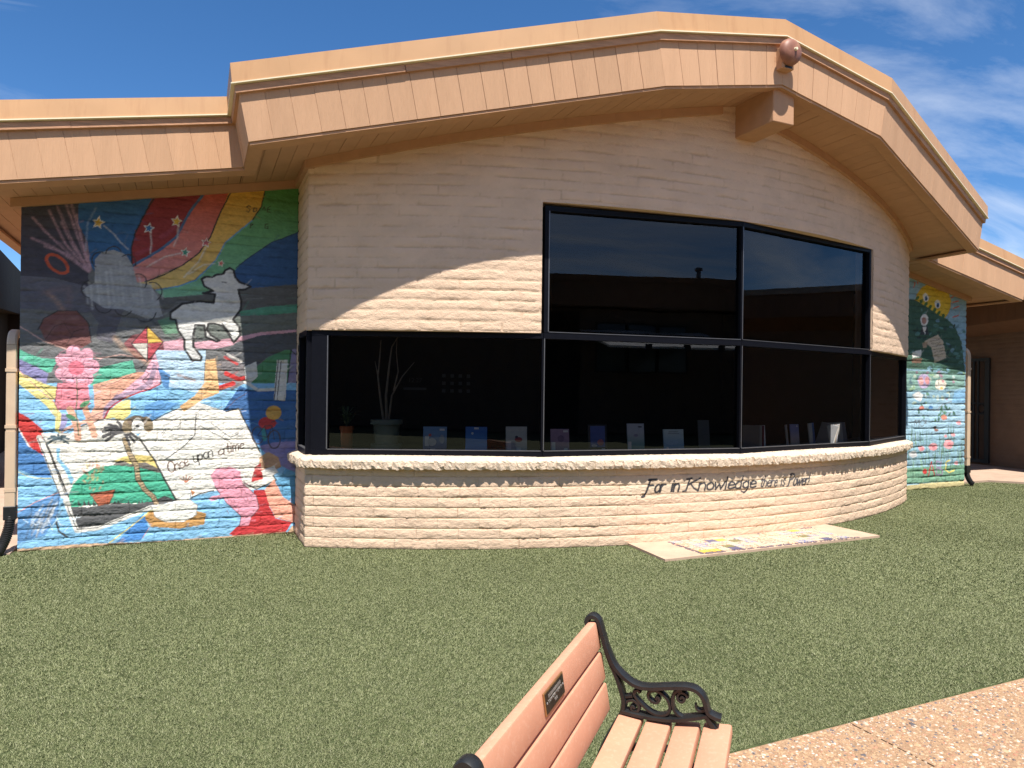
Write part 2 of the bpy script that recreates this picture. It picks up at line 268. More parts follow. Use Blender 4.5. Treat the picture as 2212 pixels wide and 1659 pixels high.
# mural paint: kind, colour, (width,) points in wall millimetres (along, up)
MURAL_L = [
["p","6a6b6c",[[-6883,3401],[-4237,3749],[-4210,1448],[-6864,1430]]],
["p","3b3946",[[-6883,3337],[-6337,3407],[-6274,2755],[-6283,2490],[-6549,2328],[-6873,2320]]],
["p","5c5b66",[[-6875,2575],[-6552,2574],[-6214,2495],[-6269,2253],[-6549,2263],[-6872,2270]]],
["p","5a5862",[[-6372,2431],[-5979,2296],[-6070,1970],[-6209,2018],[-6188,2165]]],
["b","c39aa4",34,0.75,[[-6602,3205],[-6478,2919],[-6284,2674]]],
["b","c39aa4",34,0.75,[[-6471,3298],[-6378,3008],[-6262,2676]]],
["b","c39aa4",34,0.75,[[-6537,3251],[-6434,2976],[-6273,2662]]],
["b","c39aa4",34,0.75,[[-6380,3191],[-6332,2934],[-6268,2702]]],
["b","c39aa4",34,0.75,[[-6731,3125],[-6633,3007],[-6376,2759]]],
["b","c39aa4",34,0.75,[[-6740,2932],[-6555,2860],[-6284,2661]]],
["b","c39aa4",34,0.75,[[-6631,2865],[-6466,2816],[-6273,2656]]],
["b","c39aa4",34,0.75,[[-6426,3291],[-6350,2984],[-6273,2715]]],
["b","c39aa4",34,0.75,[[-6289,3123],[-6298,2884],[-6262,2703]]],
["b","c39aa4",34,0.75,[[-6502,3099],[-6399,2875],[-6273,2675]]],
["b","3a343c",16,0.6,[[-6666,3081],[-6533,2914],[-6330,2723]]],
["b","3a343c",16,0.6,[[-6537,3277],[-6422,2925]]],
["b","3a343c",16,0.6,[[-6448,3262],[-6379,3073],[-6320,2829]]],
["p","1f5f92",[[-6365,3351],[-5704,3488],[-5728,3389],[-5823,3215],[-5887,3059],[-5920,2866],[-5919,2705],[-6227,2653],[-6262,2729],[-6287,2938],[-6368,3114]]],
["b","9db4cc",26,0.5,[[-6222,3276],[-6289,3123],[-6303,2857]]],
["p","8e2226",[[-5717,3486],[-5255,3573],[-5317,3439],[-5405,3317],[-5515,3070],[-5674,2917],[-5907,2746],[-5921,2920],[-5887,3086],[-5823,3228]]],
["b","b0506a",60,0.5,[[-5651,3056],[-5553,3135],[-5516,3208]]],
["b","b0506a",50,0.4,[[-5867,2858],[-5747,2937]]],
["g","c04a2e","d8908a",[[-5268,3571],[-5008,3619],[-5123,3336],[-5211,3101],[-5312,2923],[-5449,2799],[-5647,2686],[-5792,2593],[-5888,2586],[-5907,2739],[-5674,2910],[-5515,3063],[-5392,3319]]],
["l","41688f",24,[[-5267,3543],[-5405,3324],[-5521,3062],[-5674,2914],[-5907,2743]]],
["l","1b1a1e",13,[[-5710,3460],[-5823,3228],[-5887,3059],[-5917,2921],[-5911,2746]]],
["g","dba52c","dcbd72",[[-5021,3618],[-4658,3679],[-4717,3469],[-4817,3306],[-5067,3059],[-5156,2866],[-5347,2654],[-5510,2573],[-5694,2525],[-5864,2587],[-5792,2595],[-5449,2796],[-5299,2931],[-5204,3101],[-5123,3329]]],
["l","1b1a1e",13,[[-5014,3590],[-5123,3336],[-5204,3101],[-5312,2923],[-5449,2796],[-5622,2681],[-5792,2595]]],
["g","3f8a34","7cb893",[[-4672,3692],[-4237,3764],[-4232,3319],[-4359,3232],[-4637,3086],[-4866,2892],[-4985,2753],[-5269,2506],[-5620,2448],[-5706,2517],[-5497,2571],[-5334,2648],[-5143,2867],[-5054,3053],[-4810,3300],[-4717,3469]]],
["l","1b1a1e",11,[[-4678,3648],[-4717,3469],[-4797,3323]]],
["l","5f9cc4",14,[[-4810,3307],[-5061,3056],[-5150,2867],[-5334,2648],[-5497,2571],[-5694,2521]]],
["p","1f5488",[[-4232,3319],[-4359,3232],[-4610,3104],[-4866,2892],[-4985,2753],[-4876,2590],[-4224,2666]]],
["l","14324f",9,[[-4345,3233],[-4610,3101],[-4866,2892],[-4959,2798]]],
["p","595b5b",[[-5681,2437],[-5269,2499],[-4916,2587],[-4224,2696],[-4222,2473],[-4914,2359],[-5165,2429],[-5495,2394],[-5618,2317]]],
["p","4d957a",[[-4927,2351],[-4643,2418],[-4222,2481],[-4221,2392],[-4643,2331],[-4900,2309]]],
["p","69706a",[[-5618,2297],[-4900,2302],[-4221,2384],[-4219,2206],[-4709,2139],[-4977,2056],[-5616,2057]]],
["p","5f8a6e",[[-5679,2218],[-5519,2282],[-5454,2105],[-5616,2084]]],
["p","dca7b4",[[-5639,2001],[-5441,2050],[-5340,2013],[-4977,2070],[-4709,2146],[-4219,2206],[-4218,2169],[-4709,2110],[-4976,1999],[-5159,1949],[-5365,1956],[-5490,1896],[-5614,1906]]],
["p","4e5258",[[-4950,2028],[-4709,2110],[-4218,2184],[-4216,1939],[-4415,1961],[-4624,1896],[-4732,1806],[-4812,1688],[-4974,1756],[-5054,1896]]],
["p","4f8f62",[[-4216,1968],[-4458,1967],[-4624,1889],[-4732,1791],[-4798,1646],[-4796,1444],[-4480,1446],[-4213,1745]]],
["p","8b84a8",[[-4387,1977],[-4216,1998],[-4211,1537],[-4438,1520]]],
["l","232228",10,[[-4438,1520],[-4401,1969],[-4315,1891]]],
["p","9fa1a3",[[-6228,2772],[-6172,2856],[-6068,2886],[-5962,2849],[-5907,2746],[-5864,2587],[-5743,2569],[-5681,2451],[-5630,2262],[-5764,2227],[-5980,2310],[-6143,2313],[-6282,2411],[-6328,2473],[-6226,2560]]],
["b","d6d6d4",34,0.45,[[-6311,2511],[-6295,2498],[-6280,2354]]],
["b","d6d6d4",34,0.45,[[-6274,2548],[-6258,2526],[-6242,2304]]],
["b","d6d6d4",34,0.45,[[-6217,2587],[-6201,2544],[-6185,2353]]],
["b","c4c4c4",34,0.45,[[-6188,2624],[-6171,2498],[-6156,2388]]],
["b","d6d6d4",34,0.45,[[-6132,2663],[-6114,2502],[-6098,2326]]],
["b","c4c4c4",34,0.45,[[-6094,2701],[-6076,2558],[-6060,2390]]],
["b","b4b4b6",34,0.45,[[-6051,2739],[-6032,2568],[-6016,2355]]],
["b","c4c4c4",34,0.45,[[-6013,2777],[-5995,2563],[-5979,2373]]],
["b","b4b4b6",34,0.45,[[-5984,2745],[-5966,2579],[-5950,2397]]],
["b","b4b4b6",34,0.45,[[-5927,2715],[-5908,2515],[-5892,2375]]],
["b","b4b4b6",34,0.45,[[-5891,2683],[-5873,2552],[-5857,2419]]],
["b","d6d6d4",34,0.45,[[-5850,2651],[-5833,2583],[-5816,2385]]],
["b","96979c",34,0.45,[[-5790,2620],[-5772,2537],[-5756,2428]]],
["b","d6d6d4",34,0.45,[[-5754,2587],[-5736,2563],[-5720,2423]]],
["b","b4b4b6",34,0.45,[[-5711,2555],[-5694,2585],[-5677,2397]]],
["b","c4c4c4",34,0.45,[[-5667,2523],[-5650,2529],[-5635,2441]]],
["p","7b4a46",[[-6672,2101],[-6625,2194],[-6527,2258],[-6371,2273],[-6279,2160],[-6249,1976],[-6322,1921],[-6456,1909],[-6611,1962]]],
["b","8f6a66",60,0.5,[[-6623,2013],[-6493,2188],[-6370,2208]]],
["b","b58a70",70,0.55,[[-6605,2428],[-6527,2342],[-6482,2280]]],
["b","8a6f72",90,0.4,[[-6627,2439],[-6440,2479],[-6438,2309]]],
["l","c4502c",26,[[-6452,2641],[-6467,2628],[-6488,2622],[-6513,2625],[-6540,2636],[-6567,2654],[-6590,2678],[-6607,2704],[-6618,2730],[-6620,2755],[-6613,2775],[-6599,2788],[-6579,2794],[-6554,2791],[-6526,2781],[-6500,2763],[-6476,2739],[-6459,2713],[-6448,2686],[-6446,2661],[-6452,2641]]],
["p","8d4c52",[[-5976,1974],[-5906,2058],[-5750,2105],[-5628,2029],[-5614,1878],[-5759,1792],[-5880,1842]]],
["b","c9a58a",70,0.7,[[-6047,2025],[-5976,1933],[-5856,1870],[-5747,1778]]],
["b","2f3634",60,0.7,[[-5824,2197],[-5739,2215],[-5629,2125]]],
["p","c8485a",[[-5626,1891],[-5465,1924],[-5363,1775],[-5450,1717],[-5612,1727]]],
["b","5a3a44",22,0.7,[[-5612,1768],[-5501,1743],[-5388,1760]]],
["b","d9d9d2",20,0.75,[[-6151,3111],[-6069,3040],[-6010,2965],[-5945,2905]]],
["b","8f8f94",8,0.6,[[-6142,3102],[-6060,3030],[-6001,2956],[-5935,2895]]],
["p","e6e2d4",[[-6190,3203],[-6181,3159],[-6143,3149],[-6176,3122],[-6176,3076],[-6207,3102],[-6244,3084],[-6229,3128],[-6253,3163],[-6213,3163]]],
["p","e3b637",[[-6193,3183],[-6187,3152],[-6160,3145],[-6184,3126],[-6184,3093],[-6205,3112],[-6231,3099],[-6221,3130],[-6237,3154],[-6210,3155]]],
["b","d9d9d2",20,0.75,[[-5755,3086],[-5742,2992],[-5753,2882]]],
["b","8f8f94",8,0.6,[[-5745,3076],[-5732,2982],[-5743,2872]]],
["p","e6e2d4",[[-5756,3188],[-5748,3150],[-5713,3141],[-5744,3117],[-5743,3076],[-5771,3100],[-5805,3084],[-5791,3122],[-5813,3153],[-5777,3153]]],
["p","2b6aa0",[[-5759,3170],[-5753,3144],[-5729,3137],[-5750,3120],[-5750,3092],[-5769,3108],[-5793,3097],[-5784,3124],[-5799,3146],[-5774,3146]]],
["b","d9d9d2",20,0.75,[[-5504,3174],[-5509,3056],[-5545,2970]]],
["b","8f8f94",8,0.6,[[-5494,3164],[-5498,3046],[-5535,2960]]],
["p","e6e2d4",[[-5508,3288],[-5499,3247],[-5462,3238],[-5495,3211],[-5494,3168],[-5524,3193],[-5561,3176],[-5547,3217],[-5570,3250],[-5531,3251]]],
["p","e3b637",[[-5512,3269],[-5505,3240],[-5479,3234],[-5502,3215],[-5502,3185],[-5523,3202],[-5549,3190],[-5538,3219],[-5555,3242],[-5527,3243]]],
["b","d9d9d2",20,0.75,[[-5482,2907],[-5624,2859],[-5781,2743]]],
["b","8f8f94",8,0.6,[[-5472,2897],[-5614,2849],[-5772,2733]]],
["p","e6e2d4",[[-5427,2973],[-5419,2939],[-5387,2930],[-5415,2909],[-5415,2872],[-5440,2894],[-5471,2880],[-5459,2914],[-5479,2942],[-5446,2942]]],
["p","3b8a72",[[-5429,2957],[-5424,2933],[-5401,2927],[-5421,2912],[-5421,2886],[-5439,2901],[-5461,2891],[-5452,2916],[-5466,2935],[-5443,2935]]],
["b","d9d9d2",20,0.75,[[-5248,2985],[-5311,2839],[-5448,2667]]],
["b","8f8f94",8,0.6,[[-5238,2974],[-5300,2828],[-5438,2657]]],
["p","e6e2d4",[[-5237,3091],[-5229,3056],[-5196,3048],[-5225,3026],[-5225,2989],[-5251,3010],[-5283,2996],[-5270,3031],[-5290,3059],[-5256,3060]]],
["p","c8606a",[[-5240,3075],[-5234,3050],[-5211,3045],[-5231,3029],[-5231,3003],[-5249,3018],[-5272,3008],[-5263,3033],[-5277,3053],[-5253,3053]]],
["b","d9d9d2",20,0.75,[[-5156,2831],[-5272,2807],[-5398,2706]]],
["b","8f8f94",8,0.6,[[-5146,2821],[-5262,2797],[-5388,2696]]],
["p","e6e2d4",[[-5094,2877],[-5088,2850],[-5063,2844],[-5085,2827],[-5085,2800],[-5105,2816],[-5129,2805],[-5120,2832],[-5135,2853],[-5109,2853]]],
["p","d8705a",[[-5096,2865],[-5092,2846],[-5075,2841],[-5090,2830],[-5090,2810],[-5104,2822],[-5121,2814],[-5114,2833],[-5125,2848],[-5107,2848]]],
["l","2a2a1c",8,[[-4819,3454],[-4840,3466],[-4862,3447],[-4824,3425],[-4841,3395],[-4865,3405]]],
["l","2a2a1c",8,[[-4792,3446],[-4791,3403],[-4764,3420],[-4758,3450],[-4792,3449]]],
["l","2a2a1c",8,[[-4703,3442],[-4690,3472],[-4676,3431]]],
["l","2a2a1c",8,[[-4655,3419],[-4649,3470],[-4625,3480]]],
["l","2a2a1c",8,[[-4652,3445],[-4630,3450]]],
["l","2a2a1c",8,[[-4655,3419],[-4625,3422]]],
["l","2a2a1c",8,[[-4823,3226],[-4819,3277],[-4796,3272],[-4819,3253]]],
["l","2a2a1c",8,[[-4647,3296],[-4674,3286],[-4678,3249],[-4646,3245],[-4646,3267],[-4660,3266]]],
["p","86bfe4",[[-6865,1573],[-4212,1615],[-4189,-350],[-6848,-109]]],
["l","d2a79c",10,[[-6838,2110],[-6762,2065],[-6644,1979],[-6554,1940],[-6451,1905]]],
["p","5cb89a",[[-6836,1894],[-6760,1855],[-6642,1810],[-6511,1803],[-6552,1735],[-6569,1685],[-6599,1677],[-6689,1731],[-6835,1804]]],
["p","8a86b4",[[-6835,1804],[-6689,1728],[-6593,1667],[-6610,1568],[-6670,1591],[-6834,1693]]],
["p","f0e08c",[[-6834,1689],[-6670,1588],[-6562,1551],[-6502,1537],[-6422,1420],[-6458,1420],[-6579,1420],[-6833,1609]]],
["p","5cb89a",[[-6215,1722],[-5962,1798],[-5898,1814],[-5864,1701],[-5967,1647],[-6151,1585],[-6188,1549],[-6251,1559],[-6264,1648]]],
["l","d2a79c",10,[[-6279,1857],[-6179,1824],[-5995,1866],[-5885,1848]]],
["p","efe08e",[[-6835,1701],[-6694,1550],[-6540,1396],[-6489,1292],[-6487,1110],[-6537,1110],[-6533,1253],[-6616,1376],[-6833,1567]]],
["p","8cc4e8",[[-6833,1573],[-6616,1376],[-6536,1260],[-6537,1104],[-6625,1118],[-6701,1222],[-6831,1337]]],
["l","d9a39a",9,[[-6835,1701],[-6694,1550],[-6540,1393],[-6506,1305]]],
["p","9a95bd",[[-6489,1292],[-6450,1292],[-6427,1240],[-6460,1148],[-6504,1116],[-6488,1227]]],
["g","e3a588","eab6a2",[[-6227,1570],[-5854,1697],[-5758,1699],[-5971,1500],[-6087,1371],[-6132,1231],[-6314,1186],[-6493,1103],[-6449,1161],[-6270,1239],[-6214,1358]]],
["p","eab3c4",[[-6018,1466],[-5794,1685],[-5699,1892],[-5636,1702],[-5659,1578],[-5852,1481]]],
["p","a88ea4",[[-6149,1252],[-6133,1358],[-6030,1472],[-5876,1521],[-5757,1618],[-5711,1796],[-5674,1756],[-5720,1577],[-5876,1474],[-6017,1419],[-6098,1318],[-6120,1238]]],
["p","b8d3e6",[[-5700,1919],[-5237,1936],[-5257,1486],[-5610,1565]]],
["p","4f86bd",[[-5674,1756],[-5562,1676],[-5573,1524],[-5623,1565]]],
["l","b0242c",13,[[-6134,1238],[-6087,1342],[-5994,1423],[-5852,1491],[-5732,1536],[-5650,1585]]],
["p","f1e290",[[-6126,1235],[-6081,1331],[-5988,1412],[-5911,1426],[-5904,1291],[-5968,1217],[-6051,1248]]],
["p","5e9ad0",[[-5801,1236],[-5779,1372],[-5633,1428],[-5472,1387],[-5620,1290],[-5716,1195]]],
["p","2e66a2",[[-5074,1304],[-4905,1575],[-4797,1534],[-4211,1541],[-4203,871],[-4695,927],[-4792,1059],[-4916,1332]]],
["p","c2221f",[[-6831,1312],[-6734,1241],[-6633,1137],[-6617,889],[-6677,919],[-6753,1010],[-6829,1165]]],
["l","efe6dc",11,[[-6829,1159],[-6753,1004],[-6677,912],[-6613,884]]],
["p","3c78b4",[[-6829,1146],[-6753,995],[-6613,881],[-6557,682],[-6675,697],[-6825,776]]],
["l","e6d788",7,[[-6825,750],[-6750,703],[-6674,684],[-6541,674]]],
["p","5a90c4",[[-6821,374],[-6694,456],[-6498,539],[-6486,497],[-6507,316],[-6604,141],[-6818,80]]],
["l","dd9a92",7,[[-6821,371],[-6694,453],[-6504,542]]],
["p","eee9de",[[-6646,1105],[-6404,1102],[-6292,1186],[-6132,1241],[-5968,1231],[-5836,1060],[-5638,701],[-5486,411],[-5720,355],[-5899,291],[-6167,175],[-6349,159],[-6470,509]]],
["p","f1ede3",[[-5842,1060],[-5777,1155],[-5704,1215],[-5484,1339],[-5295,1402],[-5048,1311],[-4916,1335],[-4792,1059],[-4694,869],[-4533,580],[-4731,487],[-5143,492],[-5310,451],[-5492,412],[-5688,826]]],
["p","e6cf7e",[[-6052,823],[-5964,867],[-5846,884],[-5725,865],[-5663,777],[-5638,701],[-5844,762]]],
["p","6d6660",[[-6058,789],[-5988,834],[-5893,791],[-5773,808],[-5663,743],[-5625,686],[-5844,749]]],
["p","3fae8c",[[-6387,610],[-6309,699],[-6196,771],[-6046,785],[-5844,760],[-5625,689],[-5512,454],[-5486,411],[-5696,385],[-6019,417],[-6396,394],[-6420,507]]],
["p","4b4c4e",[[-6402,401],[-6261,386],[-6018,413],[-5841,396],[-5696,416],[-5598,465],[-5486,411],[-5720,355],[-5899,291],[-6075,215],[-6190,174],[-6343,167]]],
["p","4b4c4e",[[-6345,404],[-6343,463],[-6313,402]]],
["p","4b4c4e",[[-6304,402],[-6290,460],[-6272,400]]],
["p","4b4c4e",[[-6263,400],[-6258,459],[-6231,398]]],
["p","4b4c4e",[[-6222,397],[-6213,456],[-6190,396]]],
["p","4b4c4e",[[-6181,395],[-6164,454],[-6149,393]]],
["p","4b4c4e",[[-6056,388],[-6030,447],[-6023,386]]],
["p","4b4c4e",[[-6014,386],[-6009,446],[-5981,384]]],
["p","4b4c4e",[[-5929,381],[-5920,441],[-5895,379]]],
["p","4b4c4e",[[-5843,376],[-5821,436],[-5809,374]]],
["p","4b4c4e",[[-5800,374],[-5799,435],[-5766,372]]],
["p","4b4c4e",[[-5756,371],[-5757,432],[-5722,369]]],
["p","4b4c4e",[[-5712,369],[-5685,429],[-5678,367]]],
["p","8fc6e6",[[-6524,961],[-6491,960],[-6501,875],[-6423,768],[-6377,662],[-6399,610],[-6444,730],[-6518,850]]],
["l","f1ede3",44,[[-6662,1067],[-6470,509]]],
["l","262528",8,[[-6673,1060],[-6487,503]]],
["l","262528",7,[[-6626,1066],[-6442,508]]],
["l","262528",14,[[-6602,1008],[-6420,494]]],
["l","f1ede3",40,[[-6442,455],[-6349,168],[-6167,178],[-5958,261],[-5720,354]]],
["l","262528",8,[[-6430,402],[-6344,177],[-6167,186],[-5958,271],[-5720,362]]],
["l","262528",17,[[-5830,1047],[-5688,819],[-5600,630],[-5492,416],[-5434,410]]],
["l","262528",13,[[-5361,426],[-5259,476],[-5143,495]]],
["l","262528",13,[[-5035,1306],[-4916,1339],[-4792,1080],[-4701,884]]],
["l","262528",14,[[-4854,564],[-4731,490],[-4533,580],[-4571,632]]],
["l","3a3a3e",10,[[-6652,1125],[-6448,1103],[-6314,1173],[-6132,1238],[-5968,1224],[-5897,1183]]],
["l","3a3a3e",10,[[-5717,1211],[-5607,1284],[-5496,1334]]],
["l","55555a",5,[[-5425,1218],[-5398,1238]]],
["l","55555a",5,[[-5099,1101],[-5058,1118]]],
["l","55555a",5,[[-4953,1079],[-4916,1095]]],
["l","55555a",5,[[-5617,1168],[-5559,1188]]],
["l","55555a",5,[[-5626,1067],[-5590,1121]]],
["l","55555a",5,[[-5570,1054],[-5507,1084]]],
["l","55555a",5,[[-4948,1061],[-4909,1092]]],
["l","55555a",5,[[-5629,1089],[-5593,1139]]],
["l","55555a",5,[[-5064,1056],[-5037,1081]]],
["l","55555a",5,[[-5487,1155],[-5451,1204]]],
["l","55555a",5,[[-5558,1205],[-5487,1242]]],
["l","55555a",5,[[-4947,1086],[-4872,1127]]],
["l","3c3c40",9,[[-5319,1276],[-5329,1066],[-5442,943],[-5602,823]]],
["l","3c3c40",7,[[-5177,1191],[-4992,1040],[-4913,1075]]],
["l","3c3c40",7,[[-5280,1164],[-4992,990]]],
["b","5c5c60",40,0.35,[[-5319,1290],[-5102,1459],[-4866,1648]]],
["l","2c2a28",50,[[-5954,1035],[-5912,900],[-5851,776],[-5834,640],[-5770,528],[-5696,457],[-5665,380]]],
["l","b69d78",38,[[-5954,1035],[-5912,900],[-5851,776],[-5834,640],[-5770,528],[-5696,457],[-5665,380]]],
["l","3c342c",5,[[-5978,1030],[-5931,1040]]],
["l","3c342c",5,[[-5969,1002],[-5922,1012]]],
["l","3c342c",5,[[-5960,974],[-5913,984]]],
["l","3c342c",5,[[-5951,946],[-5904,956]]],
["l","3c342c",5,[[-5943,918],[-5895,928]]],
["l","3c342c",5,[[-5933,891],[-5886,900]]],
["l","3c342c",5,[[-5921,865],[-5873,875]]],
["l","3c342c",5,[[-5908,840],[-5860,849]]],
["l","3c342c",5,[[-5895,814],[-5848,823]]],
["l","3c342c",5,[[-5883,789],[-5835,798]]],
["l","3c342c",5,[[-5873,762],[-5826,771]]],
["l","3c342c",5,[[-5870,734],[-5822,743]]],
["l","3c342c",5,[[-5866,706],[-5818,715]]],
["l","3c342c",5,[[-5863,678],[-5815,687]]],
["l","3c342c",5,[[-5859,650],[-5811,658]]],
["l","3c342c",5,[[-5851,624],[-5803,633]]],
["l","3c342c",5,[[-5838,601],[-5790,610]]],
["l","3c342c",5,[[-5825,578],[-5777,587]]],
["l","3c342c",5,[[-5812,555],[-5763,564]]],
["l","3c342c",5,[[-5798,532],[-5750,540]]],
["l","3c342c",5,[[-5784,514],[-5736,523]]],
["l","3c342c",5,[[-5769,499],[-5720,508]]],
["l","3c342c",5,[[-5754,485],[-5705,493]]],
["l","3c342c",5,[[-5738,470],[-5690,478]]],
["l","3c342c",5,[[-5723,455],[-5675,463]]],
["l","3c342c",5,[[-5715,439],[-5667,448]]],
["l","3c342c",5,[[-5709,423],[-5660,432]]],
["l","3c342c",5,[[-5702,407],[-5654,416]]],
["l","3c342c",5,[[-5696,391],[-5647,400]]],
["l","3c342c",5,[[-5689,376],[-5641,384]]],
["l","4c4a4c",26,[[-5967,1103],[-6054,1132],[-6140,1113]]],
["l","4c4a4c",26,[[-5967,1103],[-6045,1151],[-6122,1151]]],
["l","4c4a4c",26,[[-5967,1103],[-6028,1167],[-6089,1183]]],
["l","4c4a4c",26,[[-5967,1103],[-6052,1106],[-6137,1061]]],
["l","4c4a4c",26,[[-5967,1103],[-6041,1087],[-6114,1023]]],
["l","4c4a4c",26,[[-5967,1103],[-5993,1180],[-6018,1209]]],
["l","4c4a4c",26,[[-5967,1103],[-6054,1111],[-6139,1071]]],
["l","4c4a4c",26,[[-5967,1103],[-5906,1099],[-5845,1046]]],
["l","4c4a4c",26,[[-5967,1103],[-5920,1081],[-5871,1010]]],
["l","4c4a4c",26,[[-5967,1103],[-5940,1067],[-5912,983]]],
["l","4a6068",18,[[-6509,1045],[-6550,1063],[-6591,1050]]],
["l","4a6068",18,[[-6509,1045],[-6537,1077],[-6566,1077]]],
["l","4a6068",18,[[-6509,1045],[-6509,1084],[-6509,1092]]],
["l","4a6068",18,[[-6509,1045],[-6481,1076],[-6452,1076]]],
["l","4a6068",18,[[-6509,1045],[-6467,1062],[-6425,1047]]],
["l","4a6068",18,[[-6509,1045],[-6550,1041],[-6591,1006]]],
["l","4a6068",18,[[-6509,1045],[-6550,1063],[-6591,1050]]],
["l","4a6068",18,[[-6509,1045],[-6467,1039],[-6425,1003]]],
["p","8c7a5e",[[-5879,1150],[-5888,1128],[-5902,1110],[-5917,1099],[-5933,1094],[-5949,1096],[-5962,1106],[-5972,1122],[-5977,1143],[-5978,1166],[-5973,1189],[-5964,1211],[-5951,1229],[-5935,1241],[-5919,1246],[-5903,1243],[-5890,1233],[-5880,1217],[-5875,1197],[-5874,1173]]],
["p","8c7a5e",[[-5713,1200],[-5708,1175],[-5707,1151],[-5711,1130],[-5720,1114],[-5733,1105],[-5748,1103],[-5765,1109],[-5780,1122],[-5794,1141],[-5804,1164],[-5810,1188],[-5810,1212],[-5806,1233],[-5797,1249],[-5784,1259],[-5769,1261],[-5753,1255],[-5737,1242],[-5723,1223]]],
["p","6e5c4a",[[-5763,1216],[-5767,1199],[-5779,1184],[-5798,1172],[-5822,1165],[-5849,1162],[-5875,1165],[-5899,1173],[-5918,1185],[-5931,1200],[-5935,1217],[-5931,1234],[-5919,1249],[-5900,1260],[-5876,1268],[-5850,1271],[-5823,1268],[-5799,1260],[-5780,1248],[-5767,1233]]],
["p","ece8e0",[[-5790,1168],[-5792,1144],[-5800,1122],[-5811,1105],[-5826,1094],[-5842,1090],[-5858,1094],[-5873,1106],[-5885,1123],[-5893,1145],[-5895,1169],[-5893,1194],[-5886,1215],[-5874,1233],[-5860,1244],[-5844,1247],[-5827,1244],[-5812,1232],[-5801,1215],[-5793,1193]]],
["p","2a2828",[[-5826,1166],[-5827,1161],[-5830,1157],[-5834,1154],[-5839,1152],[-5845,1151],[-5851,1152],[-5856,1154],[-5861,1158],[-5863,1162],[-5864,1166],[-5863,1171],[-5861,1175],[-5857,1178],[-5851,1180],[-5845,1181],[-5839,1180],[-5834,1178],[-5830,1175],[-5827,1171]]],
["p","2a2828",[[-5882,1213],[-5882,1209],[-5883,1206],[-5885,1204],[-5888,1202],[-5891,1202],[-5894,1202],[-5897,1204],[-5899,1206],[-5900,1209],[-5901,1213],[-5900,1216],[-5899,1219],[-5897,1221],[-5894,1223],[-5891,1223],[-5888,1223],[-5886,1221],[-5883,1219],[-5882,1216]]],
["p","2a2828",[[-5789,1212],[-5790,1209],[-5791,1206],[-5793,1203],[-5796,1202],[-5799,1201],[-5802,1202],[-5804,1203],[-5807,1206],[-5808,1209],[-5808,1212],[-5808,1215],[-5807,1218],[-5805,1221],[-5802,1222],[-5799,1223],[-5796,1222],[-5793,1221],[-5791,1218],[-5790,1215]]],
["b","dcc06a",26,0.7,[[-6189,803],[-6192,841]]],
["b","d88a62",26,0.7,[[-6281,625],[-6298,646]]],
["b","a8583c",26,0.7,[[-6250,792],[-6242,828]]],
["b","a8583c",26,0.7,[[-6275,705],[-6292,733]]],
["b","a8583c",26,0.7,[[-6253,619],[-6238,639]]],
["b","d88a62",26,0.7,[[-6216,709],[-6205,737]]],
["b","d88a62",26,0.7,[[-6215,548],[-6208,562]]],
["b","dcc06a",26,0.7,[[-6264,662],[-6252,686]]],
["b","d88a62",26,0.7,[[-6206,673],[-6228,700]]],
["b","dcc06a",26,0.7,[[-6186,716],[-6166,745]]],
["b","d88a62",26,0.7,[[-6283,727],[-6309,758]]],
["b","dcc06a",26,0.7,[[-6268,766],[-6257,800]]],
["b","c8714e",26,0.7,[[-6229,667],[-6233,692]]],
["b","d88a62",26,0.7,[[-6163,766],[-6179,801]]],
["b","c8714e",26,0.7,[[-6135,613],[-6135,634]]],
["b","dcc06a",26,0.7,[[-6220,649],[-6227,673]]],
["b","d88a62",26,0.7,[[-6197,760],[-6183,794]]],
["b","c8714e",26,0.7,[[-6174,753],[-6188,787]]],
["b","dcc06a",26,0.7,[[-6266,778],[-6278,813]]],
["b","d88a62",26,0.7,[[-6222,776],[-6218,811]]],
["b","c8714e",26,0.7,[[-6153,723],[-6133,753]]],
["b","d88a62",26,0.7,[[-6165,561],[-6151,576]]],
["b","a8583c",26,0.7,[[-6242,563],[-6245,579]]],
["b","c8714e",26,0.7,[[-6148,750],[-6133,782]]],
["b","dcc06a",26,0.7,[[-6186,647],[-6182,671]]],
["b","a8583c",26,0.7,[[-6261,696],[-6275,724]]],
["p","b9603f",[[-6245,518],[-6032,547],[-6077,412],[-6169,394]]],
["l","4a2a20",7,[[-6245,518],[-6032,547],[-6077,412],[-6169,394],[-6245,518]]],
["l","4a2a20",6,[[-6239,491],[-6043,508]]],
["p","bd8c4c",[[-5785,271],[-5695,333],[-5472,210],[-5308,297],[-5212,263],[-5230,152],[-5471,126],[-5718,164]]],
["b","70543c",9,0.8,[[-5358,134],[-5408,158]]],
["b","d6a85e",9,0.8,[[-5281,185],[-5252,180]]],
["b","d6a85e",9,0.8,[[-5265,188],[-5254,190]]],
["b","d6a85e",9,0.8,[[-5693,184],[-5645,188]]],
["b","70543c",9,0.8,[[-5538,194],[-5508,206]]],
["b","70543c",9,0.8,[[-5285,207],[-5254,197]]],
["b","70543c",9,0.8,[[-5295,245],[-5251,256]]],
["b","d6a85e",9,0.8,[[-5420,221],[-5381,214]]],
["b","8c6238",9,0.8,[[-5489,172],[-5459,157]]],
["b","70543c",9,0.8,[[-5257,232],[-5206,221]]],
["b","8c6238",9,0.8,[[-5235,241],[-5269,244]]],
["b","70543c",9,0.8,[[-5293,226],[-5313,208]]],
["b","d6a85e",9,0.8,[[-5553,196],[-5533,203]]],
["b","70543c",9,0.8,[[-5646,235],[-5643,237]]],
["b","d6a85e",9,0.8,[[-5339,193],[-5361,199]]],
["b","70543c",9,0.8,[[-5760,260],[-5764,258]]],
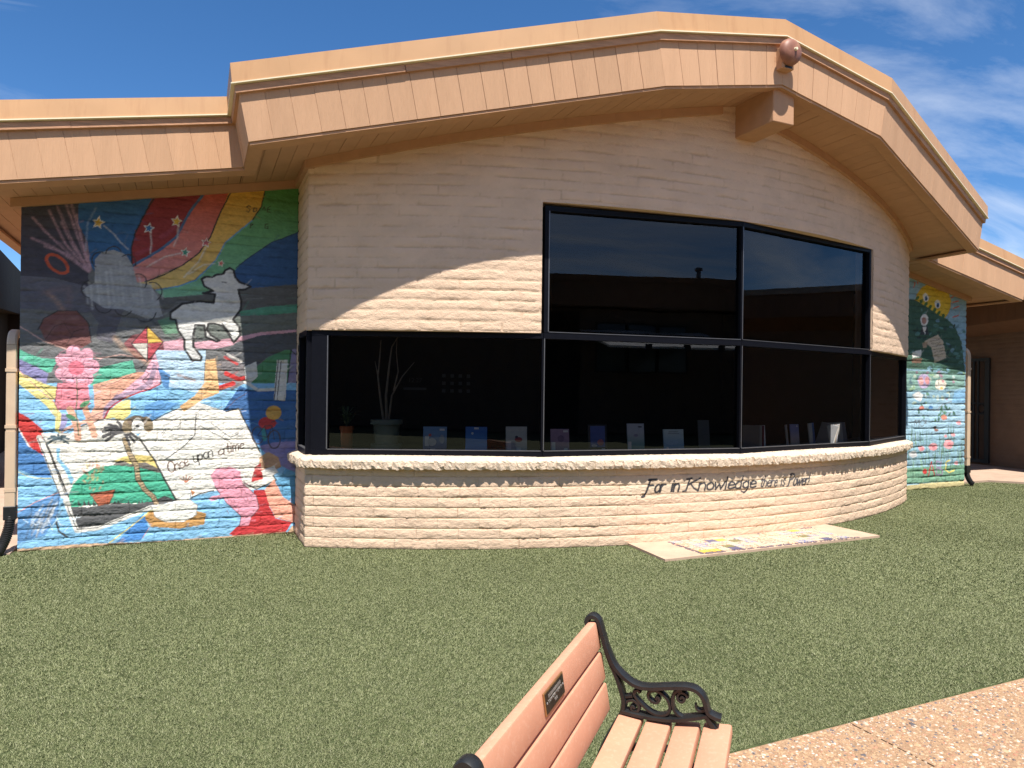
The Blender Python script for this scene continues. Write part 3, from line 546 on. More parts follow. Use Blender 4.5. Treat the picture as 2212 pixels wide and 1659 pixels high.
["b","d6a85e",9,0.8,[[-5326,205],[-5314,220]]],
["b","70543c",9,0.8,[[-5731,161],[-5690,154]]],
["b","d6a85e",9,0.8,[[-5603,262],[-5605,256]]],
["b","8c6238",9,0.8,[[-5515,193],[-5550,207]]],
["b","8c6238",9,0.8,[[-5609,156],[-5619,153]]],
["b","70543c",9,0.8,[[-5437,174],[-5461,174]]],
["b","8c6238",9,0.8,[[-5685,266],[-5641,282]]],
["b","70543c",9,0.8,[[-5624,166],[-5645,150]]],
["b","70543c",9,0.8,[[-5393,169],[-5402,186]]],
["b","d6a85e",9,0.8,[[-5390,250],[-5371,239]]],
["b","8c6238",9,0.8,[[-5475,203],[-5503,213]]],
["b","8c6238",9,0.8,[[-5499,220],[-5461,228]]],
["b","d6a85e",9,0.8,[[-5560,186],[-5578,192]]],
["b","70543c",9,0.8,[[-5544,266],[-5592,249]]],
["b","70543c",9,0.8,[[-5687,259],[-5656,269]]],
["b","70543c",9,0.8,[[-5474,206],[-5471,188]]],
["b","70543c",9,0.8,[[-5528,178],[-5484,180]]],
["b","70543c",9,0.8,[[-5314,150],[-5346,154]]],
["b","70543c",9,0.8,[[-5284,209],[-5250,210]]],
["b","8c6238",9,0.8,[[-5374,156],[-5398,142]]],
["b","d6a85e",9,0.8,[[-5416,223],[-5403,230]]],
["b","d6a85e",9,0.8,[[-5321,144],[-5282,134]]],
["b","70543c",9,0.8,[[-5395,185],[-5397,165]]],
["b","8c6238",9,0.8,[[-5270,230],[-5271,228]]],
["p","efece2",[[-5720,376],[-5598,383],[-5461,417],[-5438,541],[-5419,595],[-5363,607],[-5324,549],[-5355,509],[-5373,412],[-5296,352],[-5308,255],[-5421,192],[-5596,204],[-5682,264]]],
["l","8c8a8a",6,[[-5720,376],[-5682,264],[-5596,201],[-5421,190],[-5305,255],[-5296,352],[-5367,412],[-5355,509]]],
["p","c07840",[[-5361,509],[-5317,486],[-5342,452]]],
["l","a85e3c",8,[[-5407,588],[-5464,639]]],
["l","a85e3c",8,[[-5407,588],[-5432,651]]],
["l","a85e3c",8,[[-5407,588],[-5401,664]]],
["l","a85e3c",8,[[-5407,588],[-5369,649]]],
["l","a85e3c",8,[[-5407,588],[-5344,641]]],
["p","c21f28",[[-4758,481],[-4642,483],[-4599,299],[-4535,171],[-4366,116],[-4435,18],[-4954,16],[-4994,36],[-4876,142],[-4756,250]]],
["p","eba68e",[[-4649,483],[-4554,588],[-4468,401],[-4354,307],[-4197,306],[-4194,97],[-4366,116],[-4535,178],[-4599,306]]],
["p","5da0c8",[[-4539,551],[-4415,729],[-4203,842],[-4197,306],[-4354,311],[-4465,404]]],
["p","8e86b8",[[-4709,942],[-4558,982],[-4276,992],[-4301,637],[-4401,685],[-4556,763]]],
["p","e79cb0",[[-5177,656],[-5120,724],[-4989,734],[-4895,688],[-4867,558],[-4730,422],[-4702,290],[-4782,194],[-4801,116],[-4895,112],[-4876,214],[-5011,351],[-5131,527]]],
["l","5c4248",8,[[-5131,527],[-5011,351],[-4876,214],[-4895,112]]],
["l","5c4248",8,[[-4867,558],[-4730,422],[-4702,290],[-4782,194]]],
["b","b8707f",50,0.5,[[-5093,624],[-5038,466],[-4958,362]]],
["p","e79cb0",[[-5201,417],[-5143,442],[-5038,451],[-5064,410],[-5168,387]]],
["p","3f86cc",[[-6020,24],[-5780,304],[-5736,145],[-5801,41]]],
["l","e9d97c",11,[[-6084,22],[-5898,170],[-5719,324]]],
["l","d99a94",6,[[-5789,53],[-5730,151]]],
["p","ecaabb",[[-6173,1743],[-6177,1720],[-6189,1699],[-6207,1682],[-6231,1671],[-6257,1667],[-6283,1670],[-6307,1680],[-6325,1696],[-6337,1716],[-6342,1739],[-6338,1762],[-6326,1783],[-6308,1800],[-6284,1811],[-6258,1815],[-6232,1812],[-6209,1802],[-6190,1787],[-6177,1766]]],
["p","ecaabb",[[-6244,1577],[-6262,1566],[-6283,1564],[-6306,1570],[-6328,1585],[-6346,1606],[-6360,1631],[-6368,1659],[-6369,1685],[-6363,1709],[-6350,1727],[-6333,1738],[-6312,1741],[-6289,1735],[-6267,1721],[-6248,1700],[-6234,1674],[-6226,1646],[-6225,1619],[-6231,1595]]],
["p","ecaabb",[[-6405,1534],[-6423,1544],[-6438,1561],[-6447,1586],[-6451,1614],[-6449,1644],[-6441,1673],[-6427,1697],[-6410,1715],[-6390,1724],[-6370,1724],[-6352,1715],[-6337,1697],[-6328,1673],[-6324,1644],[-6326,1614],[-6335,1585],[-6348,1561],[-6366,1543],[-6385,1534]]],
["p","ecaabb",[[-6534,1644],[-6539,1666],[-6536,1691],[-6526,1715],[-6509,1736],[-6488,1753],[-6464,1763],[-6440,1766],[-6417,1761],[-6399,1750],[-6386,1732],[-6381,1709],[-6384,1685],[-6394,1660],[-6411,1639],[-6433,1622],[-6457,1612],[-6481,1609],[-6504,1614],[-6522,1626]]],
["p","ecaabb",[[-6536,1823],[-6524,1842],[-6506,1855],[-6484,1861],[-6460,1859],[-6435,1851],[-6413,1835],[-6396,1815],[-6385,1791],[-6382,1767],[-6387,1744],[-6398,1725],[-6416,1712],[-6439,1706],[-6463,1708],[-6488,1717],[-6509,1733],[-6526,1753],[-6537,1777],[-6540,1801]]],
["p","ecaabb",[[-6410,1940],[-6390,1941],[-6370,1933],[-6352,1917],[-6338,1893],[-6329,1865],[-6326,1835],[-6329,1806],[-6338,1781],[-6353,1762],[-6371,1752],[-6391,1751],[-6410,1760],[-6428,1776],[-6442,1800],[-6451,1828],[-6454,1858],[-6451,1886],[-6442,1911],[-6428,1930]]],
["p","ecaabb",[[-6248,1906],[-6235,1889],[-6228,1865],[-6228,1838],[-6236,1810],[-6249,1783],[-6268,1761],[-6289,1746],[-6312,1739],[-6333,1740],[-6351,1750],[-6364,1768],[-6370,1791],[-6370,1818],[-6363,1846],[-6350,1872],[-6331,1894],[-6310,1910],[-6288,1917],[-6266,1916]]],
["l","a8647a",5,[[-6184,1704],[-6187,1683],[-6199,1663],[-6216,1648],[-6239,1638],[-6263,1634],[-6288,1637],[-6310,1646],[-6328,1661],[-6339,1680],[-6343,1701],[-6340,1722],[-6328,1741],[-6311,1757],[-6289,1767],[-6265,1771],[-6240,1769],[-6217,1759],[-6200,1745],[-6188,1726],[-6184,1704]]],
["l","a8647a",5,[[-6280,1562],[-6296,1552],[-6316,1550],[-6337,1556],[-6358,1570],[-6375,1590],[-6389,1614],[-6396,1640],[-6397,1665],[-6391,1687],[-6380,1704],[-6364,1714],[-6344,1716],[-6323,1710],[-6302,1697],[-6284,1677],[-6271,1653],[-6264,1627],[-6263,1601],[-6268,1579],[-6280,1562]]],
["l","a8647a",5,[[-6438,1554],[-6455,1563],[-6468,1579],[-6477,1602],[-6481,1629],[-6479,1657],[-6471,1684],[-6458,1707],[-6442,1724],[-6424,1733],[-6406,1733],[-6389,1725],[-6375,1708],[-6366,1685],[-6363,1658],[-6365,1629],[-6373,1602],[-6386,1579],[-6402,1563],[-6420,1554],[-6438,1554]]],
["l","a8647a",5,[[-6540,1683],[-6544,1704],[-6542,1726],[-6532,1749],[-6517,1769],[-6496,1785],[-6474,1795],[-6451,1798],[-6429,1794],[-6412,1783],[-6401,1766],[-6396,1745],[-6399,1722],[-6409,1700],[-6425,1680],[-6445,1664],[-6468,1654],[-6491,1651],[-6512,1656],[-6529,1667],[-6540,1683]]],
["l","a8647a",5,[[-6511,1853],[-6500,1870],[-6483,1882],[-6462,1888],[-6439,1886],[-6416,1878],[-6395,1863],[-6379,1844],[-6369,1822],[-6365,1799],[-6369,1778],[-6381,1761],[-6397,1749],[-6419,1744],[-6442,1745],[-6465,1754],[-6485,1768],[-6502,1788],[-6512,1810],[-6515,1832],[-6511,1853]]],
["l","a8647a",5,[[-6372,1938],[-6354,1940],[-6335,1932],[-6318,1916],[-6305,1894],[-6296,1867],[-6293,1838],[-6296,1811],[-6305,1787],[-6318,1770],[-6335,1760],[-6353,1760],[-6372,1767],[-6388,1783],[-6402,1806],[-6410,1832],[-6413,1861],[-6410,1888],[-6402,1911],[-6389,1929],[-6372,1938]]],
["l","a8647a",5,[[-6226,1874],[-6213,1857],[-6207,1835],[-6208,1810],[-6215,1783],[-6227,1758],[-6245,1737],[-6265,1723],[-6286,1716],[-6306,1717],[-6323,1726],[-6335,1742],[-6341,1764],[-6341,1790],[-6334,1816],[-6321,1841],[-6304,1861],[-6284,1876],[-6262,1884],[-6242,1883],[-6226,1874]]],
["p","dd7184",[[-6303,1727],[-6306,1705],[-6316,1685],[-6330,1669],[-6349,1658],[-6370,1654],[-6391,1657],[-6410,1667],[-6425,1682],[-6434,1702],[-6438,1723],[-6435,1745],[-6426,1765],[-6411,1781],[-6392,1792],[-6371,1796],[-6351,1793],[-6332,1784],[-6316,1768],[-6307,1749]]],
["p","e98a98",[[-6520,1578],[-6273,1582],[-6248,1384],[-6316,1331],[-6517,1331],[-6540,1422]]],
["l","7a3a48",6,[[-6519,1565],[-6540,1383],[-6517,1329],[-6316,1329],[-6248,1384]]],
["l","e0a88c",60,[[-6417,1331],[-6360,1187],[-6347,1055]]],
["l","e0a88c",54,[[-6293,1344],[-6246,1199],[-6211,1079]]],
["p","7c7678",[[-5158,1797],[-4975,1916],[-4867,1777],[-4852,1605],[-4984,1531],[-5130,1685]]],
["l","cc2424",44,[[-5039,1701],[-4919,1647],[-4772,1678]]],
["l","cc2424",52,[[-5142,1537],[-4972,1596]]],
["p","dcdad4",[[-4867,1777],[-4746,1837],[-4731,1679],[-4798,1606],[-4852,1648]]],
["l","dcdad4",34,[[-4852,1619],[-4729,1534],[-4523,1544]]],
["p","e4e2dc",[[-4540,1858],[-4428,1861],[-4451,1420],[-4570,1434]]],
["l","2a282c",8,[[-4526,1858],[-4563,1434]]],
["l","2a282c",8,[[-4498,1845],[-4535,1435]]],
["l","c04040",26,[[-5054,1871],[-4934,1803]]],
["l","e8e2da",22,[[-5028,1900],[-4895,1833]]],
["l","4a4450",11,[[-4666,1057],[-4669,1029],[-4677,1004],[-4689,984],[-4705,972],[-4723,968],[-4741,973],[-4757,986],[-4769,1006],[-4778,1031],[-4781,1058],[-4778,1086],[-4771,1111],[-4758,1130],[-4743,1143],[-4725,1147],[-4707,1143],[-4691,1130],[-4678,1110],[-4670,1085],[-4666,1057]]],
["l","4a4450",13,[[-4497,1010],[-4500,980],[-4508,954],[-4522,933],[-4538,919],[-4557,915],[-4576,920],[-4593,934],[-4607,956],[-4616,983],[-4619,1012],[-4617,1042],[-4608,1069],[-4595,1090],[-4578,1103],[-4559,1108],[-4541,1103],[-4523,1089],[-4510,1067],[-4500,1040],[-4497,1010]]],
["p","c03434",[[-4538,1186],[-4542,1166],[-4555,1149],[-4575,1135],[-4601,1126],[-4629,1123],[-4657,1126],[-4682,1136],[-4702,1150],[-4715,1168],[-4720,1188],[-4716,1207],[-4703,1225],[-4683,1239],[-4658,1248],[-4630,1251],[-4602,1248],[-4577,1238],[-4556,1224],[-4543,1206]]],
["p","dcaa52",[[-4488,1296],[-4492,1272],[-4503,1251],[-4520,1234],[-4543,1224],[-4568,1220],[-4593,1224],[-4615,1235],[-4633,1252],[-4644,1273],[-4649,1296],[-4645,1319],[-4634,1340],[-4616,1357],[-4594,1368],[-4569,1372],[-4545,1368],[-4522,1357],[-4504,1340],[-4492,1319]]],
["l","3c8f96",40,[[-4670,1115],[-4655,1013]]],
["p","caa07c",[[-4708,826],[-4612,881],[-4514,820],[-4485,717],[-4623,649],[-4706,710]]],
["p","b82a2c",[[-4747,726],[-4693,767],[-4664,593],[-4786,569]]],
["p","ece8e0",[[-4692,681],[-4555,734],[-4513,660],[-4609,605]]],
["p","e6b882",[[-5236,1837],[-5145,1854],[-5131,1770],[-5102,1502],[-5257,1430],[-5433,1304],[-5471,1359],[-5334,1471],[-5246,1599]]],
["b","7a5a3a",14,0.7,[[-5235,1767],[-5156,1642],[-5232,1514]]],
["l","4a7e96",9,[[-5566,1511],[-5486,1546],[-5385,1513],[-5460,1463],[-5560,1497]]],
["b","b0703c",40,0.7,[[-5487,1678],[-5336,1625]]],
["b","e8ecec",24,0.6,[[-6622,431],[-6654,374],[-6669,311]]],
["b","56585c",24,0.6,[[-6498,512],[-6530,455],[-6545,391]]],
["b","8a8e92",24,0.6,[[-6377,464],[-6410,407],[-6425,342]]],
["b","56585c",24,0.6,[[-6714,361],[-6746,305],[-6760,242]]],
["b","e8ecec",24,0.6,[[-6663,343],[-6695,287],[-6710,224]]],
["b","d8dcdc",24,0.6,[[-6393,593],[-6426,536],[-6441,471]]],
["b","56585c",24,0.6,[[-6624,249],[-6656,193],[-6671,129]]],
["b","d8dcdc",24,0.6,[[-6634,323],[-6666,267],[-6680,203]]],
["b","8a8e92",24,0.6,[[-6459,391],[-6492,334],[-6507,270]]],
["b","3c3e42",24,0.6,[[-6472,420],[-6505,363],[-6520,299]]],
["b","3c3e42",24,0.6,[[-6553,466],[-6585,409],[-6600,345]]],
["b","3c3e42",24,0.6,[[-6707,251],[-6739,195],[-6753,132]]],
["b","8a8e92",24,0.6,[[-6614,293],[-6646,237],[-6660,174]]],
["b","3c3e42",24,0.6,[[-6513,558],[-6545,502],[-6560,437]]],
["b","d8dcdc",24,0.6,[[-6525,414],[-6557,357],[-6572,293]]],
["b","d8dcdc",24,0.6,[[-6616,312],[-6648,256],[-6662,192]]],
["b","56585c",24,0.6,[[-6558,306],[-6591,250],[-6605,186]]],
["b","e8ecec",24,0.6,[[-6543,359],[-6575,302],[-6590,238]]],
["b","d8dcdc",24,0.6,[[-6671,362],[-6703,306],[-6718,243]]],
["b","e8ecec",24,0.6,[[-6505,453],[-6538,396],[-6553,332]]],
["b","8a8e92",24,0.6,[[-6665,270],[-6697,215],[-6711,151]]],
["b","d8dcdc",24,0.6,[[-6539,427],[-6571,370],[-6586,306]]],
["b","d8dcdc",24,0.6,[[-6627,255],[-6659,199],[-6673,136]]],
["b","56585c",24,0.6,[[-6641,347],[-6673,291],[-6687,228]]],
["b","d8dcdc",24,0.6,[[-6579,287],[-6611,231],[-6626,167]]],
["b","d8dcdc",24,0.6,[[-6511,434],[-6544,377],[-6558,313]]],
["b","56585c",24,0.6,[[-6534,422],[-6567,366],[-6581,302]]],
["b","e8ecec",24,0.6,[[-6586,297],[-6618,241],[-6633,177]]],
["b","8a8e92",24,0.6,[[-6606,326],[-6638,270],[-6652,206]]],
["b","3c3e42",24,0.6,[[-6564,418],[-6596,361],[-6611,297]]],
["b","d8dcdc",24,0.6,[[-6610,384],[-6642,328],[-6657,264]]],
["b","d8dcdc",24,0.6,[[-6550,473],[-6583,416],[-6597,352]]],
["b","8a8e92",24,0.6,[[-6649,303],[-6681,247],[-6695,183]]],
["b","56585c",24,0.6,[[-6546,395],[-6578,339],[-6593,275]]],
["l","3a3c40",18,[[-6517,264],[-6494,172],[-6427,114]]],
["l","2e2e33",10,[[-6216,2704],[-6236,2721],[-6248,2746],[-6251,2775],[-6245,2804],[-6231,2829],[-6210,2847],[-6185,2855],[-6160,2853]]],
["l","2e2e33",10,[[-6136,2847],[-6129,2872],[-6115,2894],[-6096,2910],[-6074,2919],[-6051,2919],[-6030,2911],[-6013,2895],[-6002,2873]]],
["l","2e2e33",10,[[-5995,2827],[-5976,2842],[-5953,2850],[-5930,2849],[-5909,2839],[-5892,2822],[-5881,2800],[-5878,2774],[-5882,2748]]],
["l","2e2e33",10,[[-5877,2663],[-5854,2669],[-5831,2667],[-5810,2657],[-5793,2639],[-5783,2616],[-5780,2590],[-5784,2564],[-5796,2540]]],
["l","2e2e33",10,[[-5760,2589],[-5730,2597],[-5699,2592],[-5672,2575],[-5653,2548],[-5645,2514],[-5649,2479],[-5663,2447],[-5687,2422]]],
["l","2e2e33",10,[[-6272,2405],[-6297,2413],[-6317,2431],[-6330,2457],[-6335,2486],[-6330,2516],[-6318,2543],[-6298,2564],[-6274,2576]]],
["l","2e2e33",10,[[-6084,2300],[-6100,2283],[-6120,2271],[-6141,2266],[-6162,2267],[-6182,2276],[-6199,2291],[-6211,2310],[-6218,2333]]],
["l","2e2e33",10,[[-5912,2296],[-5925,2276],[-5943,2260],[-5964,2250],[-5986,2248],[-6007,2252],[-6026,2264],[-6042,2281],[-6052,2302]]],
["l","2e2e33",10,[[-5693,2294],[-5701,2264],[-5717,2238],[-5738,2217],[-5763,2204],[-5790,2199],[-5817,2202],[-5841,2214],[-5862,2234]]],
["l","2e2326",8,[[-6683,2075],[-6635,2187],[-6527,2262],[-6371,2276],[-6273,2160],[-6245,1976]]],
["l","4a2e2c",6,[[-6622,1987],[-6547,2120],[-6470,2150],[-6413,2048]]],
["l","4a2e2c",6,[[-6457,1929],[-6391,2076],[-6301,2106]]],
["p","b8434f",[[-5769,2159],[-5627,2001],[-5765,1805],[-5905,1977]]],
["p","e0b44a",[[-5769,2159],[-5627,2001],[-5767,1982]]],
["p","d9d2c6",[[-5767,1982],[-5765,1805],[-5905,1977]]],
["l","2a2226",8,[[-5769,2159],[-5627,2001],[-5765,1805],[-5905,1977],[-5769,2159],[-5765,1805]]],
["l","2a2226",6,[[-5905,1977],[-5627,2001]]],
["l","3a2a30",6,[[-5765,1805],[-5819,1736],[-5746,1683],[-5806,1614],[-5732,1547]]],
["l","3a3038",7,[[-4724,1058],[-4657,1158],[-4581,1157],[-4558,1011]]],
["l","3a3038",7,[[-4724,1058],[-4628,1034],[-4581,1157]]],
["l","3a3038",7,[[-4657,1158],[-4628,1034]]],
["l","3a3038",7,[[-4595,1194],[-4547,1208]]],
["l","3f6b4a",9,[[-6364,1620],[-6357,1476],[-6367,1318],[-6342,1081]]],
["p","4c8a5e",[[-6362,1224],[-6367,1219],[-6376,1217],[-6388,1219],[-6401,1224],[-6415,1232],[-6428,1242],[-6438,1253],[-6446,1264],[-6449,1274],[-6448,1282],[-6443,1286],[-6434,1288],[-6422,1286],[-6409,1281],[-6395,1273],[-6382,1263],[-6372,1252],[-6365,1241],[-6361,1231]]],
["p","4c8a5e",[[-6251,1413],[-6250,1405],[-6253,1396],[-6260,1385],[-6271,1374],[-6283,1363],[-6297,1355],[-6311,1350],[-6322,1348],[-6331,1350],[-6337,1355],[-6338,1363],[-6335,1373],[-6327,1383],[-6317,1395],[-6304,1405],[-6290,1413],[-6277,1418],[-6265,1420],[-6256,1418]]],
["l","5f8fb4",6,[[-6779,1497],[-6747,1513],[-6715,1498],[-6677,1514],[-6639,1499]]],
["l","5f8fb4",6,[[-6725,1421],[-6693,1437],[-6660,1421],[-6622,1437],[-6584,1422]]],
["l","5f8fb4",6,[[-6788,218],[-6756,231],[-6724,214],[-6686,226],[-6648,208]]],
["l","5f8fb4",6,[[-6189,70],[-6155,84],[-6120,65],[-6079,78],[-6038,59]]],
["l","5f8fb4",6,[[-5594,66],[-5557,80],[-5520,61],[-5476,74],[-5432,54]]],
["l","5f8fb4",6,[[-5152,118],[-5113,133],[-5074,113],[-5028,127],[-4982,107]]],
["l","5f8fb4",6,[[-5283,309],[-5245,324],[-5206,305],[-5161,319],[-5115,300]]],
["l","5f8fb4",6,[[-4440,437],[-4398,452],[-4355,432],[-4306,448],[-4255,428]]],
["l","5f8fb4",6,[[-4901,1175],[-4861,1192],[-4820,1174],[-4773,1191],[-4725,1173]]],
["l","5f8fb4",6,[[-6643,750],[-6610,765],[-6577,748],[-6539,762],[-6500,745]]],
["l","5f8fb4",6,[[-6752,908],[-6720,922],[-6687,906],[-6650,921],[-6611,904]]],
["l","d8e4ea",5,[[-6778,304],[-6741,267]]],
["l","d8e4ea",5,[[-6746,327],[-6710,329]]],
["l","d8e4ea",5,[[-6714,283],[-6676,239]]],
["l","d8e4ea",5,[[-6681,277],[-6644,260]]],
["l","d8e4ea",5,[[-6648,179],[-6611,194]]],
["l","d8e4ea",5,[[-6615,198],[-6578,215]]],
["l","d8e4ea",5,[[-6583,295],[-6545,182]]],
["l","d8e4ea",5,[[-6550,222],[-6513,281]]],
["l","d8e4ea",5,[[-6518,315],[-6479,224]]],
["l","d8e4ea",5,[[-6484,244],[-6446,215]]],
["l","d8e4ea",5,[[-6450,167],[-6412,217]]],
["l","d8e4ea",5,[[-6418,277],[-6379,275]]],
["l","d8e4ea",5,[[-6383,214],[-6346,317]]],
["l","d8e4ea",5,[[-6350,294],[-6312,298]]],
["l","8a5864",5,[[-4852,643],[-4832,608]]],
["l","8a5864",5,[[-4799,555],[-4780,520]]],
["l","8a5864",5,[[-4962,667],[-4943,632]]],
["l","8a5864",5,[[-4855,491],[-4835,455]]],
["l","8a5864",5,[[-4991,402],[-4972,367]]],
["l","8a5864",5,[[-4869,609],[-4849,574]]],
["l","8a5864",5,[[-4873,562],[-4854,527]]],
["l","8a5864",5,[[-4828,414],[-4809,379]]],
["l","8a5864",5,[[-4945,331],[-4926,296]]],
["l","8a5864",5,[[-4766,270],[-4746,235]]],
["l","8a5864",5,[[-4854,401],[-4835,365]]],
["l","8a5864",5,[[-4955,395],[-4936,359]]],
["l","8a5864",5,[[-4758,653],[-4738,618]]],
["l","8a5864",5,[[-5016,410],[-4997,375]]],
["l","8a5864",5,[[-4792,435],[-4772,399]]],
["l","8a5864",5,[[-4802,635],[-4783,600]]],
["l","8a5864",5,[[-4866,580],[-4847,544]]],
["l","8a5864",5,[[-5014,419],[-4995,384]]],
["l","8a5864",5,[[-5019,285],[-5000,249]]],
["l","8a5864",5,[[-4894,510],[-4875,475]]],
["l","5a4650",6,[[-5674,1797],[-5551,1828],[-5451,1789],[-5338,1820]]],
["l","5a4650",6,[[-5611,1675],[-5499,1622],[-5361,1652]]],
["l","5a4650",6,[[-6204,1544],[-6054,1586],[-5902,1669]]],
["l","5a4650",6,[[-6270,1239],[-6179,1291],[-6110,1318]]],
["l","5a4650",6,[[-6651,1550],[-6584,1474],[-6507,1383]]],
["l","5a4650",6,[[-5048,1318],[-4943,1432],[-4837,1504]]],
["b","7d857f",10,0.6,[[-4480,2315],[-4324,2333]]],
["b","7d857f",10,0.6,[[-4951,2448],[-4862,2473]]],
["b","6f9a84",10,0.6,[[-5248,2296],[-5135,2317]]],
["b","8c9490",10,0.6,[[-5490,2456],[-5435,2460]]],
["b","6f9a84",10,0.6,[[-4879,2218],[-4816,2225]]],
["b","7d857f",10,0.6,[[-5470,2359],[-5388,2381]]],
["b","3f4446",10,0.6,[[-4460,2276],[-4312,2298]]],
["b","7d857f",10,0.6,[[-5471,2474],[-5312,2491]]],
["b","6f9a84",10,0.6,[[-4973,2517],[-4840,2537]]],
["b","7d857f",10,0.6,[[-4988,2344],[-4927,2351]]],
["b","6f9a84",10,0.6,[[-5411,2474],[-5302,2493]]],
["b","7d857f",10,0.6,[[-5412,2307],[-5292,2303]]],
["b","8c9490",10,0.6,[[-5511,2409],[-5373,2427]]],
["b","6f9a84",10,0.6,[[-4452,2520],[-4327,2525]]],
["b","8c9490",10,0.6,[[-4857,2487],[-4681,2507]]],
["b","3f4446",10,0.6,[[-5529,2310],[-5449,2323]]],
["b","8c9490",10,0.6,[[-4915,2331],[-4747,2334]]],
["b","6f9a84",10,0.6,[[-5380,2179],[-5248,2192]]],
["b","3f4446",10,0.6,[[-4865,2451],[-4773,2476]]],
["b","3f4446",10,0.6,[[-4652,2443],[-4575,2440]]],
["b","7d857f",10,0.6,[[-4415,2567],[-4352,2593]]],
["b","3f4446",10,0.6,[[-4556,2320],[-4472,2321]]],
["b","3f4446",10,0.6,[[-4447,2432],[-4310,2462]]],
["b","6f9a84",10,0.6,[[-5078,2353],[-4931,2354]]],
["b","3f4446",10,0.6,[[-5499,2503],[-5400,2523]]],
["b","6f9a84",10,0.6,[[-4932,2195],[-4817,2220]]],
["p","d8d7d2",[[-5283,2659],[-5251,2687],[-5187,2688],[-5148,2716],[-5077,2732],[-5064,2768],[-5018,2796],[-4977,2775],[-4964,2705],[-4924,2658],[-4812,2621],[-4863,2584],[-4930,2575],[-4904,2459],[-4907,2373],[-4979,2262],[-4919,2194],[-4908,2109],[-4970,2025],[-5024,2118],[-5077,2193],[-5162,2217],[-5214,2207],[-5226,2144],[-5187,2089],[-5108,2043],[-5134,2028],[-5238,2073],[-5252,2191],[-5335,2187],[-5356,2068],[-5352,1970],[-5274,1868],[-5284,1827],[-5363,1830],[-5434,1946],[-5435,2037],[-5492,2124],[-5518,2233],[-5566,2241],[-5563,2307],[-5526,2337],[-5458,2399],[-5306,2434],[-5165,2426],[-5155,2514],[-5269,2520],[-5172,2548],[-5257,2591]]],
["l","1c1b1e",22,[[-5283,2659],[-5251,2687],[-5187,2688],[-5148,2716],[-5077,2732],[-5064,2768],[-5018,2796],[-4977,2775],[-4964,2705],[-4924,2658],[-4812,2621],[-4863,2584],[-4930,2575],[-4904,2459],[-4907,2373],[-4979,2262],[-4919,2194],[-4908,2109],[-4970,2025],[-5024,2118],[-5077,2193],[-5162,2217],[-5214,2207],[-5226,2144],[-5187,2089],[-5108,2043],[-5134,2028],[-5238,2073],[-5252,2191],[-5335,2187],[-5356,2068],[-5352,1970],[-5274,1868],[-5284,1827],[-5363,1830],[-5434,1946],[-5435,2037],[-5492,2124],[-5518,2233],[-5566,2241],[-5563,2307],[-5526,2337],[-5458,2399],[-5306,2434],[-5165,2426],[-5155,2514],[-5269,2520],[-5172,2548],[-5257,2591],[-5283,2659]]],
["b","a9a9ad",46,0.5,[[-5405,2149],[-5378,2067]]],
["b","a9a9ad",60,0.4,[[-5113,2488],[-4994,2439]]],
["l","1c1b1e",10,[[-5089,2646],[-5049,2642]]],
["l","1c1b1e",10,[[-5084,2221],[-4991,2098]]],
["t","Once",[-5558,684],[-5371,767],150,"5a3420"],
["t","upon",[-5333,787],[-5147,849],150,"33302e"],
["t","a",[-5108,858],[-5043,863],140,"5a3a2a"],
["t","time",[-5023,877],[-4851,923],140,"5a3420"],
["p","dcb894",[[-6850,31],[-6303,37],[-6073,27],[-5594,11],[-5020,16],[-4407,20],[-4365,79],[-4194,75],[-4185,-648],[-6846,-364]]]]
